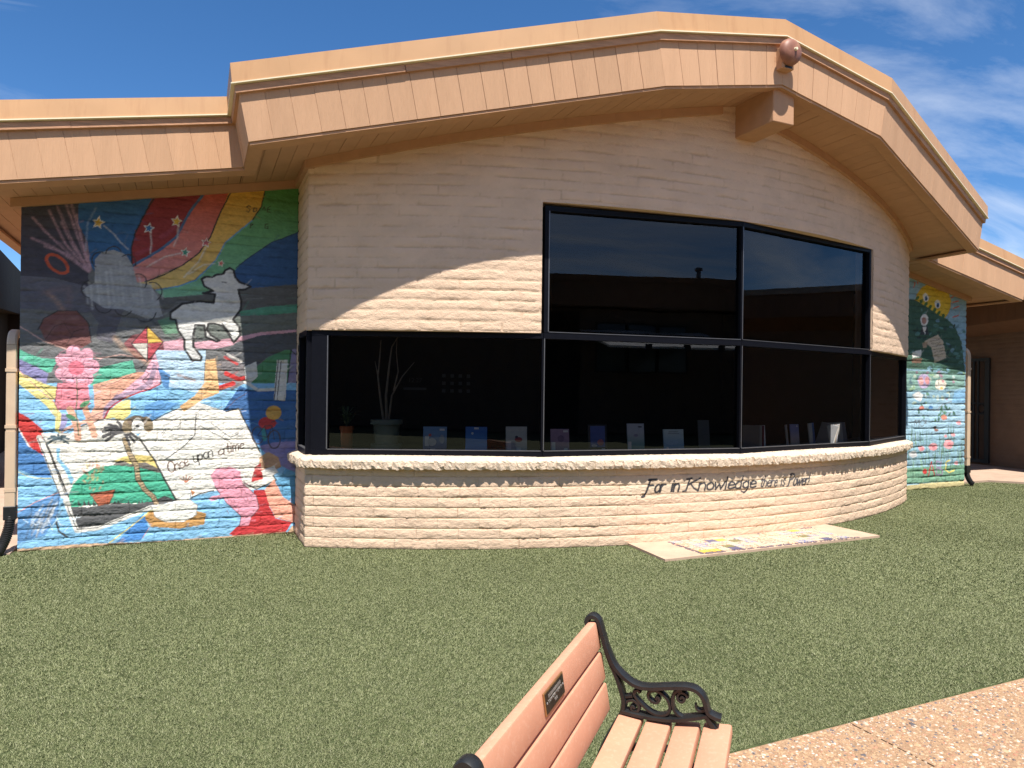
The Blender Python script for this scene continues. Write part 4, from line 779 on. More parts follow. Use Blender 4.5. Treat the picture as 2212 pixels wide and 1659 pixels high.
MURAL_R = [
["p","8fb6c8",[[4852,3673],[7216,3875],[7298,-508],[4922,-363]]],
["p","e2bd2e",[[6416,3154],[6395,3049],[6331,2952],[6229,2872],[6102,2818],[5961,2795],[5821,2804],[5695,2844],[5596,2910],[5531,2997],[5508,3096],[5528,3198],[5589,3293],[5686,3372],[5810,3427],[5949,3454],[6090,3448],[6219,3410],[6323,3344],[6391,3255]]],
["l","c9902c",8,[[6416,3154],[6395,3049],[6331,2952],[6229,2872],[6102,2818],[5961,2795],[5821,2804],[5695,2844],[5596,2910],[5531,2997],[5508,3096],[5528,3198],[5589,3293],[5686,3372],[5810,3427],[5949,3454],[6090,3448],[6219,3410],[6323,3344],[6391,3255],[6416,3154]]],
["l","d8603c",22,[[6423,3239],[6531,3303]]],
["l","d8603c",22,[[6468,3171],[6608,3200]]],
["l","d8603c",22,[[6479,3066],[6623,3109]]],
["l","d8603c",22,[[6464,2915],[6612,2951]]],
["l","d8603c",22,[[5475,3355],[5502,3440]]],
["l","d8603c",22,[[5568,3417],[5575,3473]]],
["p","2f5a48",[[4861,3163],[5499,3151],[5789,3058],[6085,2936],[6343,2866],[6519,2761],[6700,2512],[6797,2055],[6802,1825],[6273,1985],[5766,2002],[4881,2007]]],
["p","24463c",[[5567,2612],[5540,2624],[5527,2656],[5536,2690],[5561,2706],[5588,2694],[5601,2661],[5592,2627]]],
["p","24463c",[[6719,2361],[6696,2366],[6675,2388],[6668,2413],[6678,2428],[6701,2422],[6722,2401],[6729,2375]]],
["p","4f7f78",[[5671,2969],[5652,2973],[5640,2989],[5641,3008],[5656,3018],[5675,3014],[5687,2998],[5686,2979]]],
["p","6b94a4",[[5825,2012],[5828,2033],[5857,2049],[5894,2051],[5917,2037],[5914,2015],[5885,1999],[5849,1998]]],
["p","24463c",[[5965,1966],[5936,1973],[5907,2002],[5895,2037],[5907,2056],[5935,2049],[5964,2020],[5976,1985]]],
["p","6b94a4",[[6027,2818],[6031,2841],[6062,2860],[6104,2864],[6131,2851],[6127,2828],[6095,2809],[6054,2805]]],
["p","6b94a4",[[6231,2287],[6214,2273],[6179,2269],[6146,2276],[6134,2291],[6150,2305],[6185,2310],[6219,2303]]],
["p","3d6b58",[[6666,2216],[6630,2208],[6585,2220],[6558,2247],[6564,2271],[6600,2280],[6645,2267],[6673,2241]]],
["p","6b94a4",[[6158,1988],[6130,1971],[6089,1972],[6058,1989],[6055,2013],[6082,2030],[6123,2029],[6155,2012]]],
["p","6b94a4",[[6537,2723],[6533,2744],[6561,2776],[6605,2798],[6639,2799],[6643,2777],[6615,2746],[6571,2723]]],
["p","4f7f78",[[5721,2839],[5729,2857],[5755,2869],[5785,2867],[5802,2852],[5794,2833],[5768,2822],[5738,2824]]],
["p","6b94a4",[[6600,1951],[6619,1974],[6671,1988],[6726,1983],[6752,1964],[6733,1941],[6681,1928],[6626,1932]]],
["p","4f7f78",[[6624,2137],[6638,2161],[6683,2177],[6733,2174],[6759,2156],[6745,2132],[6700,2116],[6650,2119]]],
["p","6b94a4",[[6789,2686],[6760,2674],[6725,2678],[6702,2696],[6706,2718],[6734,2730],[6770,2725],[6792,2707]]],
["p","24463c",[[6263,2656],[6238,2670],[6234,2698],[6255,2723],[6288,2731],[6313,2717],[6317,2689],[6296,2664]]],
["p","3d6b58",[[5498,3021],[5505,3039],[5543,3064],[5588,3081],[5615,3080],[5608,3062],[5570,3037],[5525,3020]]],
["p","4f7f78",[[6634,2292],[6608,2274],[6553,2268],[6500,2278],[6481,2298],[6506,2317],[6562,2323],[6614,2313]]],
["p","3d6b58",[[5586,2212],[5567,2193],[5535,2187],[5507,2199],[5500,2221],[5518,2240],[5551,2245],[5579,2233]]],
["p","24463c",[[6294,2680],[6260,2673],[6208,2685],[6168,2709],[6164,2732],[6197,2739],[6249,2727],[6289,2702]]],
["p","4f7f78",[[6714,2301],[6690,2315],[6688,2341],[6708,2364],[6739,2370],[6763,2357],[6765,2331],[6745,2308]]],
["p","4f7f78",[[6351,1965],[6329,1984],[6335,2016],[6363,2044],[6399,2050],[6420,2031],[6415,1998],[6386,1971]]],
["p","4f7f78",[[5678,2905],[5685,2923],[5723,2952],[5769,2975],[5797,2978],[5789,2960],[5752,2931],[5705,2908]]],
["p","24463c",[[5540,2241],[5520,2229],[5479,2227],[5442,2238],[5430,2254],[5451,2267],[5492,2269],[5529,2258]]],
["p","24463c",[[6509,2210],[6512,2235],[6552,2263],[6607,2276],[6643,2268],[6640,2243],[6599,2215],[6545,2201]]],
["p","6b94a4",[[6435,2427],[6406,2423],[6350,2433],[6301,2452],[6287,2469],[6316,2473],[6372,2463],[6421,2444]]],
["p","1f3a34",[[5561,2518],[5573,2536],[5610,2549],[5651,2549],[5672,2536],[5660,2518],[5622,2505],[5582,2506]]],
["p","4f7f78",[[6001,2041],[5982,2046],[5965,2065],[5960,2087],[5970,2100],[5989,2094],[6006,2075],[6011,2053]]],
["p","4f7f78",[[6239,2025],[6208,2011],[6154,2015],[6110,2034],[6100,2057],[6131,2071],[6185,2068],[6229,2048]]],
["p","3d6b58",[[6078,2678],[6057,2693],[6054,2725],[6070,2757],[6095,2770],[6116,2755],[6119,2723],[6103,2691]]],
["p","3d6b58",[[6245,2256],[6245,2273],[6271,2298],[6307,2317],[6332,2319],[6331,2303],[6306,2278],[6270,2258]]],
["p","1f3a34",[[6505,2727],[6489,2738],[6485,2766],[6495,2793],[6514,2804],[6530,2793],[6534,2765],[6524,2738]]],
["p","3d6b58",[[5785,2081],[5762,2083],[5746,2099],[5745,2118],[5760,2130],[5782,2127],[5799,2112],[5800,2093]]],
["p","24463c",[[6156,2622],[6129,2610],[6090,2614],[6062,2632],[6061,2653],[6088,2665],[6127,2661],[6156,2643]]],
["p","4f7f78",[[5996,2013],[6003,2039],[6048,2065],[6105,2076],[6141,2066],[6134,2041],[6088,2015],[6031,2003]]],
["p","3d6b58",[[6096,2656],[6075,2653],[6042,2662],[6017,2679],[6015,2693],[6036,2696],[6069,2687],[6094,2670]]],
["p","1f3a34",[[6355,2389],[6351,2410],[6375,2431],[6412,2439],[6440,2430],[6443,2409],[6420,2388],[6383,2380]]],
["p","6b94a4",[[6129,2469],[6143,2494],[6180,2506],[6218,2499],[6235,2476],[6221,2451],[6185,2439],[6147,2447]]],
["p","6b94a4",[[6493,2733],[6469,2723],[6426,2725],[6389,2738],[6379,2755],[6403,2765],[6446,2762],[6483,2749]]],
["p","1f3a34",[[6240,2156],[6255,2174],[6296,2185],[6339,2183],[6360,2168],[6346,2149],[6304,2138],[6261,2141]]],
["p","1f3a34",[[5538,2638],[5527,2624],[5500,2617],[5474,2622],[5464,2636],[5475,2650],[5501,2656],[5528,2651]]],
["p","6b94a4",[[5962,2015],[5939,2014],[5904,2027],[5876,2047],[5872,2062],[5895,2063],[5931,2050],[5959,2030]]],
["p","3d6b58",[[5750,2400],[5718,2396],[5685,2412],[5670,2438],[5683,2458],[5716,2462],[5749,2446],[5763,2420]]],
["p","24463c",[[5703,2497],[5701,2519],[5731,2547],[5776,2564],[5809,2561],[5810,2539],[5780,2511],[5735,2493]]],
["p","24463c",[[6106,2143],[6104,2162],[6129,2187],[6166,2203],[6195,2201],[6197,2182],[6172,2158],[6135,2141]]],
["p","4f7f78",[[6777,2654],[6743,2654],[6723,2668],[6729,2687],[6757,2701],[6790,2700],[6810,2686],[6805,2667]]],
["p","4f7f78",[[5857,2572],[5856,2587],[5877,2609],[5907,2626],[5929,2628],[5930,2613],[5909,2591],[5879,2574]]],
["p","4f7f78",[[5504,2575],[5517,2597],[5563,2615],[5614,2617],[5641,2602],[5628,2579],[5582,2562],[5531,2560]]],
["p","1f3a34",[[6028,2559],[6004,2543],[5974,2542],[5955,2557],[5958,2579],[5982,2595],[6012,2595],[6032,2581]]],
["p","3d6b58",[[6216,2371],[6210,2391],[6226,2407],[6255,2410],[6279,2398],[6286,2378],[6270,2362],[6240,2359]]],
["p","4f7f78",[[5398,2254],[5399,2271],[5427,2296],[5464,2314],[5490,2314],[5489,2296],[5462,2271],[5424,2254]]],
["p","3d6b58",[[6056,2664],[6029,2642],[5969,2633],[5912,2644],[5890,2667],[5917,2689],[5977,2698],[6034,2687]]],
["p","4f7f78",[[5520,2564],[5517,2589],[5545,2614],[5588,2623],[5621,2612],[5624,2587],[5596,2563],[5553,2553]]],
["p","4f7f78",[[6555,2225],[6562,2251],[6600,2270],[6648,2271],[6676,2254],[6669,2228],[6631,2209],[6583,2208]]],
["p","4f7f78",[[6017,2014],[5993,2015],[5970,2031],[5961,2053],[5972,2068],[5997,2067],[6020,2051],[6029,2029]]],
["p","4f7f78",[[6227,2706],[6204,2696],[6159,2698],[6119,2711],[6108,2727],[6131,2737],[6176,2735],[6216,2722]]],
["p","6b94a4",[[6097,2272],[6072,2281],[6045,2314],[6033,2350],[6041,2369],[6065,2359],[6092,2327],[6105,2290]]],
["p","6b94a4",[[6437,2313],[6416,2335],[6426,2366],[6462,2388],[6503,2388],[6524,2366],[6513,2335],[6477,2313]]],
["p","4f7f78",[[6111,2742],[6083,2725],[6026,2722],[5974,2735],[5958,2757],[5986,2774],[6043,2776],[6095,2763]]],
["p","1f3a34",[[6305,2255],[6296,2273],[6312,2305],[6345,2332],[6374,2337],[6382,2319],[6366,2287],[6334,2260]]],
["p","6b94a4",[[6349,1983],[6325,1992],[6317,2015],[6329,2037],[6355,2046],[6380,2036],[6388,2013],[6375,1991]]],
["p","e9e9e4",[[5839,3220],[5842,3198],[5837,3176],[5826,3158],[5810,3145],[5789,3137],[5767,3137],[5745,3143],[5725,3156],[5710,3174],[5700,3194],[5697,3217],[5702,3238],[5713,3256],[5729,3270],[5749,3277],[5772,3278],[5794,3271],[5814,3259],[5829,3241]]],
["p","4a80b8",[[5815,3194],[5814,3181],[5809,3169],[5801,3159],[5790,3152],[5779,3149],[5767,3151],[5757,3156],[5748,3165],[5743,3176],[5741,3189],[5742,3202],[5747,3214],[5755,3223],[5766,3230],[5777,3233],[5789,3231],[5799,3226],[5808,3218],[5813,3206]]],
["p","1c1c22",[[5799,3184],[5798,3176],[5795,3169],[5791,3163],[5785,3159],[5779,3158],[5772,3159],[5766,3162],[5762,3167],[5758,3174],[5757,3181],[5758,3189],[5761,3196],[5766,3202],[5771,3206],[5778,3208],[5784,3207],[5790,3204],[5795,3199],[5798,3192]]],
["p","e9e9e4",[[6140,3125],[6143,3102],[6139,3081],[6127,3062],[6111,3049],[6090,3041],[6067,3041],[6044,3047],[6024,3060],[6008,3078],[5999,3099],[5996,3122],[6000,3143],[6011,3162],[6028,3175],[6049,3183],[6072,3183],[6094,3177],[6115,3164],[6130,3146]]],
["p","4a80b8",[[6116,3098],[6115,3085],[6109,3073],[6101,3063],[6090,3056],[6079,3054],[6067,3055],[6056,3060],[6048,3069],[6042,3080],[6040,3093],[6041,3106],[6047,3118],[6055,3128],[6065,3135],[6077,3138],[6089,3136],[6100,3131],[6108,3122],[6114,3111]]],
["p","1c1c22",[[6099,3089],[6098,3081],[6096,3073],[6091,3068],[6085,3064],[6079,3062],[6072,3063],[6066,3066],[6061,3071],[6058,3078],[6057,3086],[6058,3094],[6061,3101],[6065,3107],[6071,3111],[6078,3113],[6084,3112],[6090,3108],[6095,3103],[6098,3096]]],
["p","3a6a34",[[5592,3172],[5581,3162],[5569,3153],[5556,3148],[5543,3146],[5531,3147],[5523,3152],[5518,3160],[5517,3170],[5520,3181],[5527,3193],[5538,3203],[5550,3211],[5563,3217],[5576,3219],[5588,3218],[5596,3213],[5601,3205],[5602,3195],[5599,3183]]],
["p","3a6a34",[[5699,3129],[5689,3119],[5677,3110],[5663,3105],[5650,3103],[5639,3104],[5630,3109],[5625,3117],[5624,3127],[5628,3138],[5635,3150],[5645,3160],[5657,3169],[5671,3174],[5684,3176],[5695,3175],[5704,3170],[5709,3162],[5710,3152],[5707,3141]]],
["p","3a6a34",[[5808,3086],[5798,3076],[5785,3067],[5772,3062],[5758,3060],[5747,3061],[5738,3066],[5733,3074],[5732,3084],[5736,3095],[5743,3107],[5753,3117],[5766,3126],[5779,3131],[5792,3133],[5804,3132],[5813,3127],[5818,3119],[5819,3109],[5815,3097]]],
["p","3a6a34",[[5918,3043],[5907,3032],[5894,3024],[5881,3018],[5868,3016],[5856,3018],[5847,3023],[5842,3031],[5841,3041],[5845,3052],[5852,3064],[5862,3074],[5875,3083],[5889,3088],[5902,3090],[5913,3089],[5922,3084],[5927,3076],[5928,3065],[5925,3054]]],
["p","3a6a34",[[6028,2999],[6017,2988],[6005,2980],[5991,2974],[5978,2972],[5966,2974],[5957,2979],[5952,2987],[5951,2997],[5955,3008],[5962,3020],[5972,3030],[5985,3039],[5999,3044],[6012,3047],[6024,3045],[6033,3040],[6038,3032],[6039,3022],[6035,3010]]],
["p","3a6a34",[[6139,2955],[6129,2944],[6116,2936],[6102,2930],[6088,2928],[6077,2930],[6068,2935],[6063,2943],[6062,2953],[6065,2964],[6073,2976],[6083,2987],[6096,2995],[6110,3001],[6123,3003],[6135,3001],[6144,2996],[6149,2988],[6150,2978],[6147,2966]]],
["p","3a6a34",[[6251,2910],[6241,2900],[6228,2891],[6214,2886],[6200,2884],[6188,2885],[6179,2890],[6174,2898],[6173,2909],[6177,2920],[6184,2932],[6195,2942],[6208,2951],[6222,2956],[6235,2958],[6247,2957],[6256,2952],[6261,2944],[6262,2933],[6259,2922]]],
["p","e6e4de",[[5843,2833],[5838,2802],[5825,2773],[5803,2750],[5775,2735],[5745,2728],[5714,2732],[5686,2744],[5664,2765],[5649,2792],[5644,2823],[5648,2854],[5662,2882],[5683,2906],[5711,2921],[5741,2928],[5772,2925],[5800,2912],[5823,2891],[5837,2864]]],
["p","b88878",[[5793,2820],[5790,2801],[5782,2783],[5770,2769],[5754,2759],[5736,2756],[5718,2758],[5702,2765],[5689,2778],[5680,2795],[5677,2813],[5680,2832],[5687,2850],[5700,2864],[5716,2874],[5734,2877],[5752,2875],[5768,2868],[5781,2855],[5790,2838]]],
["p","33343a",[[5632,2579],[5691,2720],[5815,2726],[5860,2589]]],
["p","e6e4de",[[5691,2706],[5795,2711],[5756,2584]]],
["p","cdbba2",[[5737,2473],[6091,2599],[6221,2492],[6312,2213],[6015,2120],[5926,2369]]],
["p","b89c80",[[5696,2443],[5841,2477],[5801,2364],[5718,2361]]],
["l","4c443e",6,[[5883,2478],[6135,2522]]],
["l","4c443e",6,[[5909,2432],[6162,2476]]],
["l","4c443e",6,[[5935,2386],[6188,2429]]],
["l","4c443e",6,[[5961,2339],[6215,2382]]],
["l","4c443e",6,[[5987,2292],[6241,2335]]],
["l","4c443e",6,[[6013,2246],[6268,2288]]],
["p","e6e4dc",[[5453,2283],[5677,2332],[5679,2221],[5455,2186]]],
["p","6a4a38",[[5435,2172],[5700,2194],[5681,2110],[5456,2104]]],
["l","4a3a30",7,[[5538,2079],[5536,2069],[5531,2059],[5522,2052],[5511,2047],[5498,2045],[5485,2046],[5474,2050],[5465,2057],[5459,2067],[5457,2077],[5459,2087],[5464,2096],[5473,2104],[5484,2109],[5497,2111],[5509,2109],[5521,2105],[5530,2098],[5536,2089],[5538,2079]]],
["l","4a3a30",7,[[5632,2081],[5631,2071],[5625,2062],[5616,2054],[5605,2049],[5592,2047],[5579,2048],[5568,2053],[5559,2060],[5553,2069],[5550,2079],[5552,2089],[5558,2099],[5567,2106],[5578,2111],[5591,2113],[5603,2112],[5615,2108],[5624,2101],[5630,2092],[5632,2081]]],
["p","7ea59a",[[4882,1980],[5767,1974],[6800,1940],[6804,1710],[6539,1678],[4888,1631]]],
["p","56806a",[[5870,1566],[5839,1566],[5813,1583],[5807,1607],[5824,1624],[5854,1624],[5880,1607],[5887,1583]]],
["p","8fae8a",[[5682,1740],[5687,1753],[5709,1763],[5735,1764],[5751,1756],[5746,1744],[5724,1734],[5697,1732]]],
["p","9a7c8c",[[5824,1703],[5800,1695],[5771,1702],[5755,1719],[5762,1737],[5786,1744],[5815,1738],[5830,1721]]],
["p","9a7c8c",[[6698,1464],[6663,1460],[6621,1477],[6595,1505],[6602,1528],[6637,1532],[6679,1515],[6705,1487]]],
["p","8fae8a",[[5708,1885],[5687,1885],[5656,1900],[5634,1921],[5633,1935],[5655,1935],[5685,1920],[5708,1899]]],
["p","587a84",[[5466,1761],[5444,1750],[5410,1753],[5385,1768],[5383,1786],[5405,1798],[5438,1795],[5464,1780]]],
["p","587a84",[[6118,1668],[6096,1670],[6077,1685],[6071,1704],[6083,1716],[6104,1715],[6124,1700],[6129,1680]]],
["p","b9c8b4",[[6095,1866],[6071,1879],[6060,1913],[6070,1947],[6093,1962],[6118,1949],[6128,1915],[6119,1880]]],
["p","c8d8d0",[[6007,1884],[6014,1901],[6049,1919],[6091,1928],[6116,1923],[6109,1906],[6074,1887],[6031,1878]]],
["p","8fae8a",[[6537,1360],[6526,1379],[6540,1404],[6573,1419],[6604,1417],[6616,1398],[6602,1373],[6569,1357]]],
["p","587a84",[[5676,1842],[5645,1833],[5602,1843],[5572,1865],[5572,1888],[5602,1897],[5645,1887],[5676,1865]]],
["p","9a7c8c",[[5601,1934],[5579,1928],[5552,1936],[5538,1953],[5544,1969],[5566,1974],[5593,1966],[5607,1949]]],
["p","b9c8b4",[[5546,1556],[5560,1574],[5605,1589],[5655,1591],[5681,1579],[5667,1560],[5622,1546],[5572,1544]]],
["p","56806a",[[5428,1635],[5422,1650],[5436,1670],[5463,1683],[5486,1681],[5492,1666],[5477,1646],[5451,1634]]],
["p","c8d8d0",[[6504,1565],[6495,1583],[6511,1610],[6543,1630],[6571,1632],[6580,1615],[6564,1587],[6532,1567]]],
["p","b9c8b4",[[5560,1881],[5543,1863],[5514,1859],[5490,1870],[5485,1890],[5502,1908],[5531,1912],[5555,1901]]],
["p","587a84",[[5783,1414],[5755,1409],[5732,1419],[5727,1437],[5744,1453],[5772,1457],[5796,1447],[5800,1429]]],
["p","b9c8b4",[[5967,1884],[5987,1899],[6037,1908],[6088,1905],[6110,1892],[6091,1877],[6041,1869],[5989,1871]]],
["p","587a84",[[5742,1541],[5723,1552],[5717,1574],[5729,1595],[5751,1603],[5771,1592],[5776,1570],[5764,1549]]],
["p","9a7c8c",[[6283,1456],[6280,1475],[6303,1504],[6339,1527],[6366,1531],[6369,1513],[6346,1483],[6310,1460]]],
["p","c8d8d0",[[6235,1485],[6205,1494],[6184,1524],[6186,1556],[6209,1572],[6239,1563],[6259,1533],[6257,1501]]],
["p","c8d8d0",[[5445,1699],[5449,1716],[5478,1734],[5515,1741],[5539,1734],[5535,1716],[5506,1699],[5469,1692]]],
["p","9a7c8c",[[5873,1936],[5850,1926],[5820,1930],[5798,1945],[5799,1962],[5821,1972],[5852,1969],[5873,1954]]],
["p","587a84",[[5826,1422],[5798,1418],[5768,1431],[5753,1452],[5762,1470],[5789,1474],[5819,1461],[5834,1440]]],
["p","9a7c8c",[[5662,1692],[5651,1711],[5665,1733],[5696,1745],[5726,1741],[5737,1722],[5723,1700],[5692,1687]]],
["p","b9c8b4",[[6325,1610],[6335,1624],[6370,1639],[6411,1647],[6433,1644],[6424,1630],[6388,1615],[6347,1607]]],
["p","c8d8d0",[[6407,1530],[6392,1543],[6382,1575],[6384,1607],[6396,1621],[6412,1608],[6421,1576],[6419,1544]]],
["p","8fae8a",[[5874,1914],[5895,1929],[5947,1938],[6000,1934],[6022,1920],[6002,1905],[5950,1896],[5897,1900]]],
["p","c8d8d0",[[6533,1864],[6504,1859],[6474,1869],[6459,1890],[6469,1908],[6498,1914],[6528,1903],[6543,1883]]],
["p","b9c8b4",[[5457,1429],[5466,1449],[5503,1466],[5548,1469],[5573,1456],[5565,1436],[5527,1420],[5482,1417]]],
["p","56806a",[[5921,1360],[5934,1377],[5979,1392],[6029,1395],[6054,1385],[6041,1368],[5996,1353],[5946,1350]]],
["p","8fae8a",[[5501,1660],[5475,1670],[5462,1697],[5469,1725],[5493,1738],[5519,1728],[5532,1701],[5525,1672]]],
["p","b9c8b4",[[5806,1730],[5790,1737],[5782,1756],[5787,1776],[5801,1785],[5817,1777],[5825,1758],[5820,1738]]],
["p","c8d8d0",[[6186,1420],[6166,1424],[6147,1443],[6139,1465],[6146,1477],[6165,1473],[6185,1454],[6193,1432]]],
["p","8fae8a",[[6590,1823],[6564,1822],[6515,1833],[6471,1851],[6457,1865],[6482,1866],[6531,1855],[6576,1837]]],
["p","c8d8d0",[[5733,1341],[5710,1346],[5697,1362],[5704,1380],[5725,1388],[5749,1383],[5761,1367],[5755,1349]]],
["p","9a7c8c",[[6059,1945],[6067,1960],[6101,1978],[6142,1989],[6165,1986],[6157,1970],[6123,1952],[6083,1942]]],
["p","8fae8a",[[6830,1941],[6809,1937],[6772,1945],[6742,1961],[6735,1974],[6757,1978],[6794,1970],[6824,1955]]],
["p","9a7c8c",[[6539,1798],[6517,1785],[6489,1785],[6471,1799],[6473,1818],[6495,1832],[6523,1832],[6541,1818]]],
["p","587a84",[[5644,1511],[5646,1527],[5674,1547],[5709,1560],[5733,1558],[5730,1543],[5703,1523],[5667,1510]]],
["p","b9c8b4",[[5932,1798],[5911,1809],[5892,1839],[5887,1872],[5898,1888],[5920,1878],[5939,1847],[5944,1814]]],
["p","8fae8a",[[5829,1421],[5813,1425],[5799,1441],[5795,1459],[5804,1469],[5820,1465],[5835,1449],[5838,1431]]],
["p","c8d8d0",[[5755,1819],[5733,1834],[5731,1865],[5751,1893],[5781,1902],[5803,1887],[5805,1856],[5785,1828]]],
["p","c8d8d0",[[6113,1482],[6083,1494],[6064,1527],[6068,1563],[6091,1580],[6121,1568],[6140,1535],[6136,1499]]],
["p","9a7c8c",[[5868,1356],[5855,1375],[5866,1395],[5895,1405],[5925,1399],[5938,1380],[5927,1359],[5898,1349]]],
["p","c8d8d0",[[5816,1520],[5799,1528],[5782,1550],[5774,1575],[5782,1588],[5799,1581],[5816,1558],[5824,1533]]],
["p","587a84",[[6493,1566],[6492,1587],[6522,1613],[6566,1629],[6598,1625],[6599,1604],[6568,1578],[6524,1562]]],
["p","8fae8a",[[5413,1638],[5393,1653],[5393,1676],[5414,1695],[5443,1698],[5463,1684],[5463,1660],[5442,1642]]],
["p","9a7c8c",[[5740,1728],[5718,1727],[5684,1741],[5658,1761],[5656,1776],[5679,1777],[5712,1763],[5738,1743]]],
["p","56806a",[[5646,1838],[5623,1826],[5583,1826],[5548,1840],[5539,1858],[5561,1871],[5602,1871],[5637,1857]]],
["p","b9c8b4",[[6282,1524],[6269,1506],[6239,1499],[6209,1507],[6197,1525],[6210,1543],[6241,1550],[6270,1542]]],
["p","56806a",[[6148,1422],[6125,1412],[6087,1415],[6057,1431],[6052,1449],[6075,1460],[6113,1456],[6143,1441]]],
["p","b9c8b4",[[6032,1542],[6011,1532],[5981,1534],[5961,1549],[5962,1566],[5983,1577],[6012,1574],[6033,1560]]],
["p","c8d8d0",[[6117,1693],[6131,1709],[6171,1719],[6213,1716],[6233,1702],[6218,1686],[6178,1677],[6136,1680]]],
["p","8fae8a",[[6022,1439],[6031,1454],[6067,1469],[6109,1475],[6132,1467],[6123,1451],[6087,1436],[6045,1431]]],
["p","587a84",[[5398,1789],[5388,1805],[5396,1836],[5417,1864],[5438,1873],[5448,1858],[5440,1827],[5419,1798]]],
["p","9a7c8c",[[6206,1874],[6172,1876],[6139,1900],[6126,1931],[6141,1951],[6174,1949],[6208,1926],[6221,1895]]],
["p","587a84",[[6630,1493],[6643,1514],[6682,1526],[6725,1521],[6746,1503],[6733,1482],[6693,1470],[6651,1475]]],
["p","587a84",[[6262,1675],[6268,1695],[6304,1713],[6349,1718],[6376,1707],[6370,1686],[6334,1668],[6289,1663]]],
["p","587a84",[[5750,1770],[5761,1789],[5796,1801],[5836,1799],[5856,1784],[5845,1765],[5809,1754],[5770,1756]]],
["p","a4c8dc",[[4891,1415],[5409,1362],[6807,1566],[6819,875],[5418,841],[4901,850]]],
["p","86b8dc",[[6540,1649],[6849,1682],[6853,1451],[6456,1449]]],
["p","b9a8c8",[[5907,1810],[5900,1772],[5878,1737],[5843,1709],[5800,1691],[5751,1685],[5702,1690],[5658,1707],[5623,1733],[5600,1767],[5592,1804],[5599,1842],[5621,1876],[5655,1904],[5698,1922],[5747,1929],[5795,1924],[5840,1908],[5875,1881],[5899,1847]]],
["p","e0a4a0",[[5736,1807],[5734,1784],[5726,1764],[5714,1748],[5698,1738],[5680,1734],[5662,1737],[5646,1747],[5633,1763],[5624,1783],[5621,1805],[5623,1827],[5631,1847],[5644,1863],[5659,1874],[5677,1878],[5695,1874],[5711,1865],[5725,1849],[5733,1829]]],
["p","d89494",[[5886,1820],[5884,1800],[5876,1781],[5863,1766],[5847,1756],[5829,1753],[5811,1756],[5794,1765],[5781,1779],[5773,1798],[5769,1818],[5772,1839],[5780,1858],[5792,1873],[5808,1883],[5826,1886],[5844,1883],[5861,1874],[5874,1860],[5883,1841]]],
["l","5c4a6c",6,[[5604,1860],[5747,1923],[5894,1837],[5855,1697]]],
["p","eae0d0",[[6316,1760],[6310,1730],[6289,1703],[6257,1681],[6217,1667],[6172,1662],[6127,1666],[6087,1679],[6054,1700],[6034,1726],[6026,1756],[6032,1785],[6052,1812],[6084,1834],[6124,1848],[6169,1854],[6214,1850],[6254,1837],[6287,1816],[6308,1790]]],
["p","d89a9a",[[6268,1816],[6266,1809],[6262,1802],[6254,1797],[6244,1794],[6234,1793],[6223,1794],[6214,1797],[6206,1801],[6201,1808],[6199,1815],[6201,1822],[6206,1828],[6213,1833],[6223,1836],[6233,1838],[6244,1837],[6253,1834],[6261,1829],[6266,1823]]],
["p","e0c46a",[[6236,1697],[6234,1690],[6228,1683],[6218,1678],[6206,1675],[6193,1674],[6180,1674],[6168,1678],[6159,1682],[6152,1689],[6150,1696],[6152,1703],[6158,1709],[6167,1714],[6179,1717],[6192,1719],[6206,1718],[6218,1715],[6227,1710],[6233,1704]]],
["l","33333a",6,[[6109,1644],[6126,1870],[6187,2012]]],
["l","8a5044",8,[[5450,1335],[5778,1349],[6072,1321],[6286,1279],[6546,1293]]],
["l","8a5044",7,[[6072,1321],[6241,1420],[6456,1478]]],
["p","3f6a58",[[6359,1361],[6358,1333],[6343,1319],[6322,1329],[6308,1356],[6308,1385],[6324,1398],[6344,1388]]],
["p","5a8a6c",[[6419,1340],[6394,1317],[6370,1312],[6361,1328],[6373,1355],[6398,1378],[6422,1383],[6431,1368]]],
["p","3f6a58",[[5658,1294],[5644,1268],[5623,1259],[5609,1272],[5609,1300],[5624,1326],[5644,1335],[5658,1321]]],
["p","3f6a58",[[5658,1326],[5653,1298],[5636,1286],[5618,1297],[5609,1324],[5614,1352],[5631,1364],[5649,1353]]],
["p","6f9a90",[[6211,1289],[6180,1270],[6155,1268],[6151,1285],[6171,1310],[6202,1329],[6227,1330],[6231,1314]]],
["p","6f9a90",[[5780,1210],[5778,1182],[5763,1170],[5743,1180],[5731,1207],[5733,1235],[5748,1247],[5768,1237]]],
["p","3f6a58",[[6347,1199],[6340,1171],[6321,1160],[6303,1171],[6295,1199],[6302,1227],[6321,1239],[6339,1227]]],
["p","6f9a90",[[5893,1331],[5870,1308],[5847,1302],[5838,1318],[5848,1345],[5871,1368],[5894,1373],[5904,1358]]],
["p","6f9a90",[[6336,1283],[6334,1254],[6318,1241],[6298,1252],[6285,1279],[6287,1307],[6303,1320],[6323,1310]]],
["p","5a8a6c",[[6283,1211],[6281,1182],[6265,1169],[6245,1180],[6232,1207],[6234,1235],[6250,1248],[6270,1238]]],
["p","3f6a58",[[6324,1393],[6320,1365],[6304,1352],[6284,1363],[6273,1390],[6277,1419],[6293,1431],[6313,1421]]],
["p","5a8a6c",[[6228,1221],[6199,1200],[6174,1198],[6168,1214],[6185,1240],[6215,1260],[6240,1263],[6245,1247]]],
["p","3f6a58",[[6156,1168],[6148,1140],[6129,1129],[6112,1141],[6105,1169],[6114,1197],[6133,1208],[6150,1196]]],
["p","6f9a90",[[6544,1265],[6522,1240],[6499,1234],[6487,1249],[6494,1277],[6515,1302],[6538,1309],[6550,1294]]],
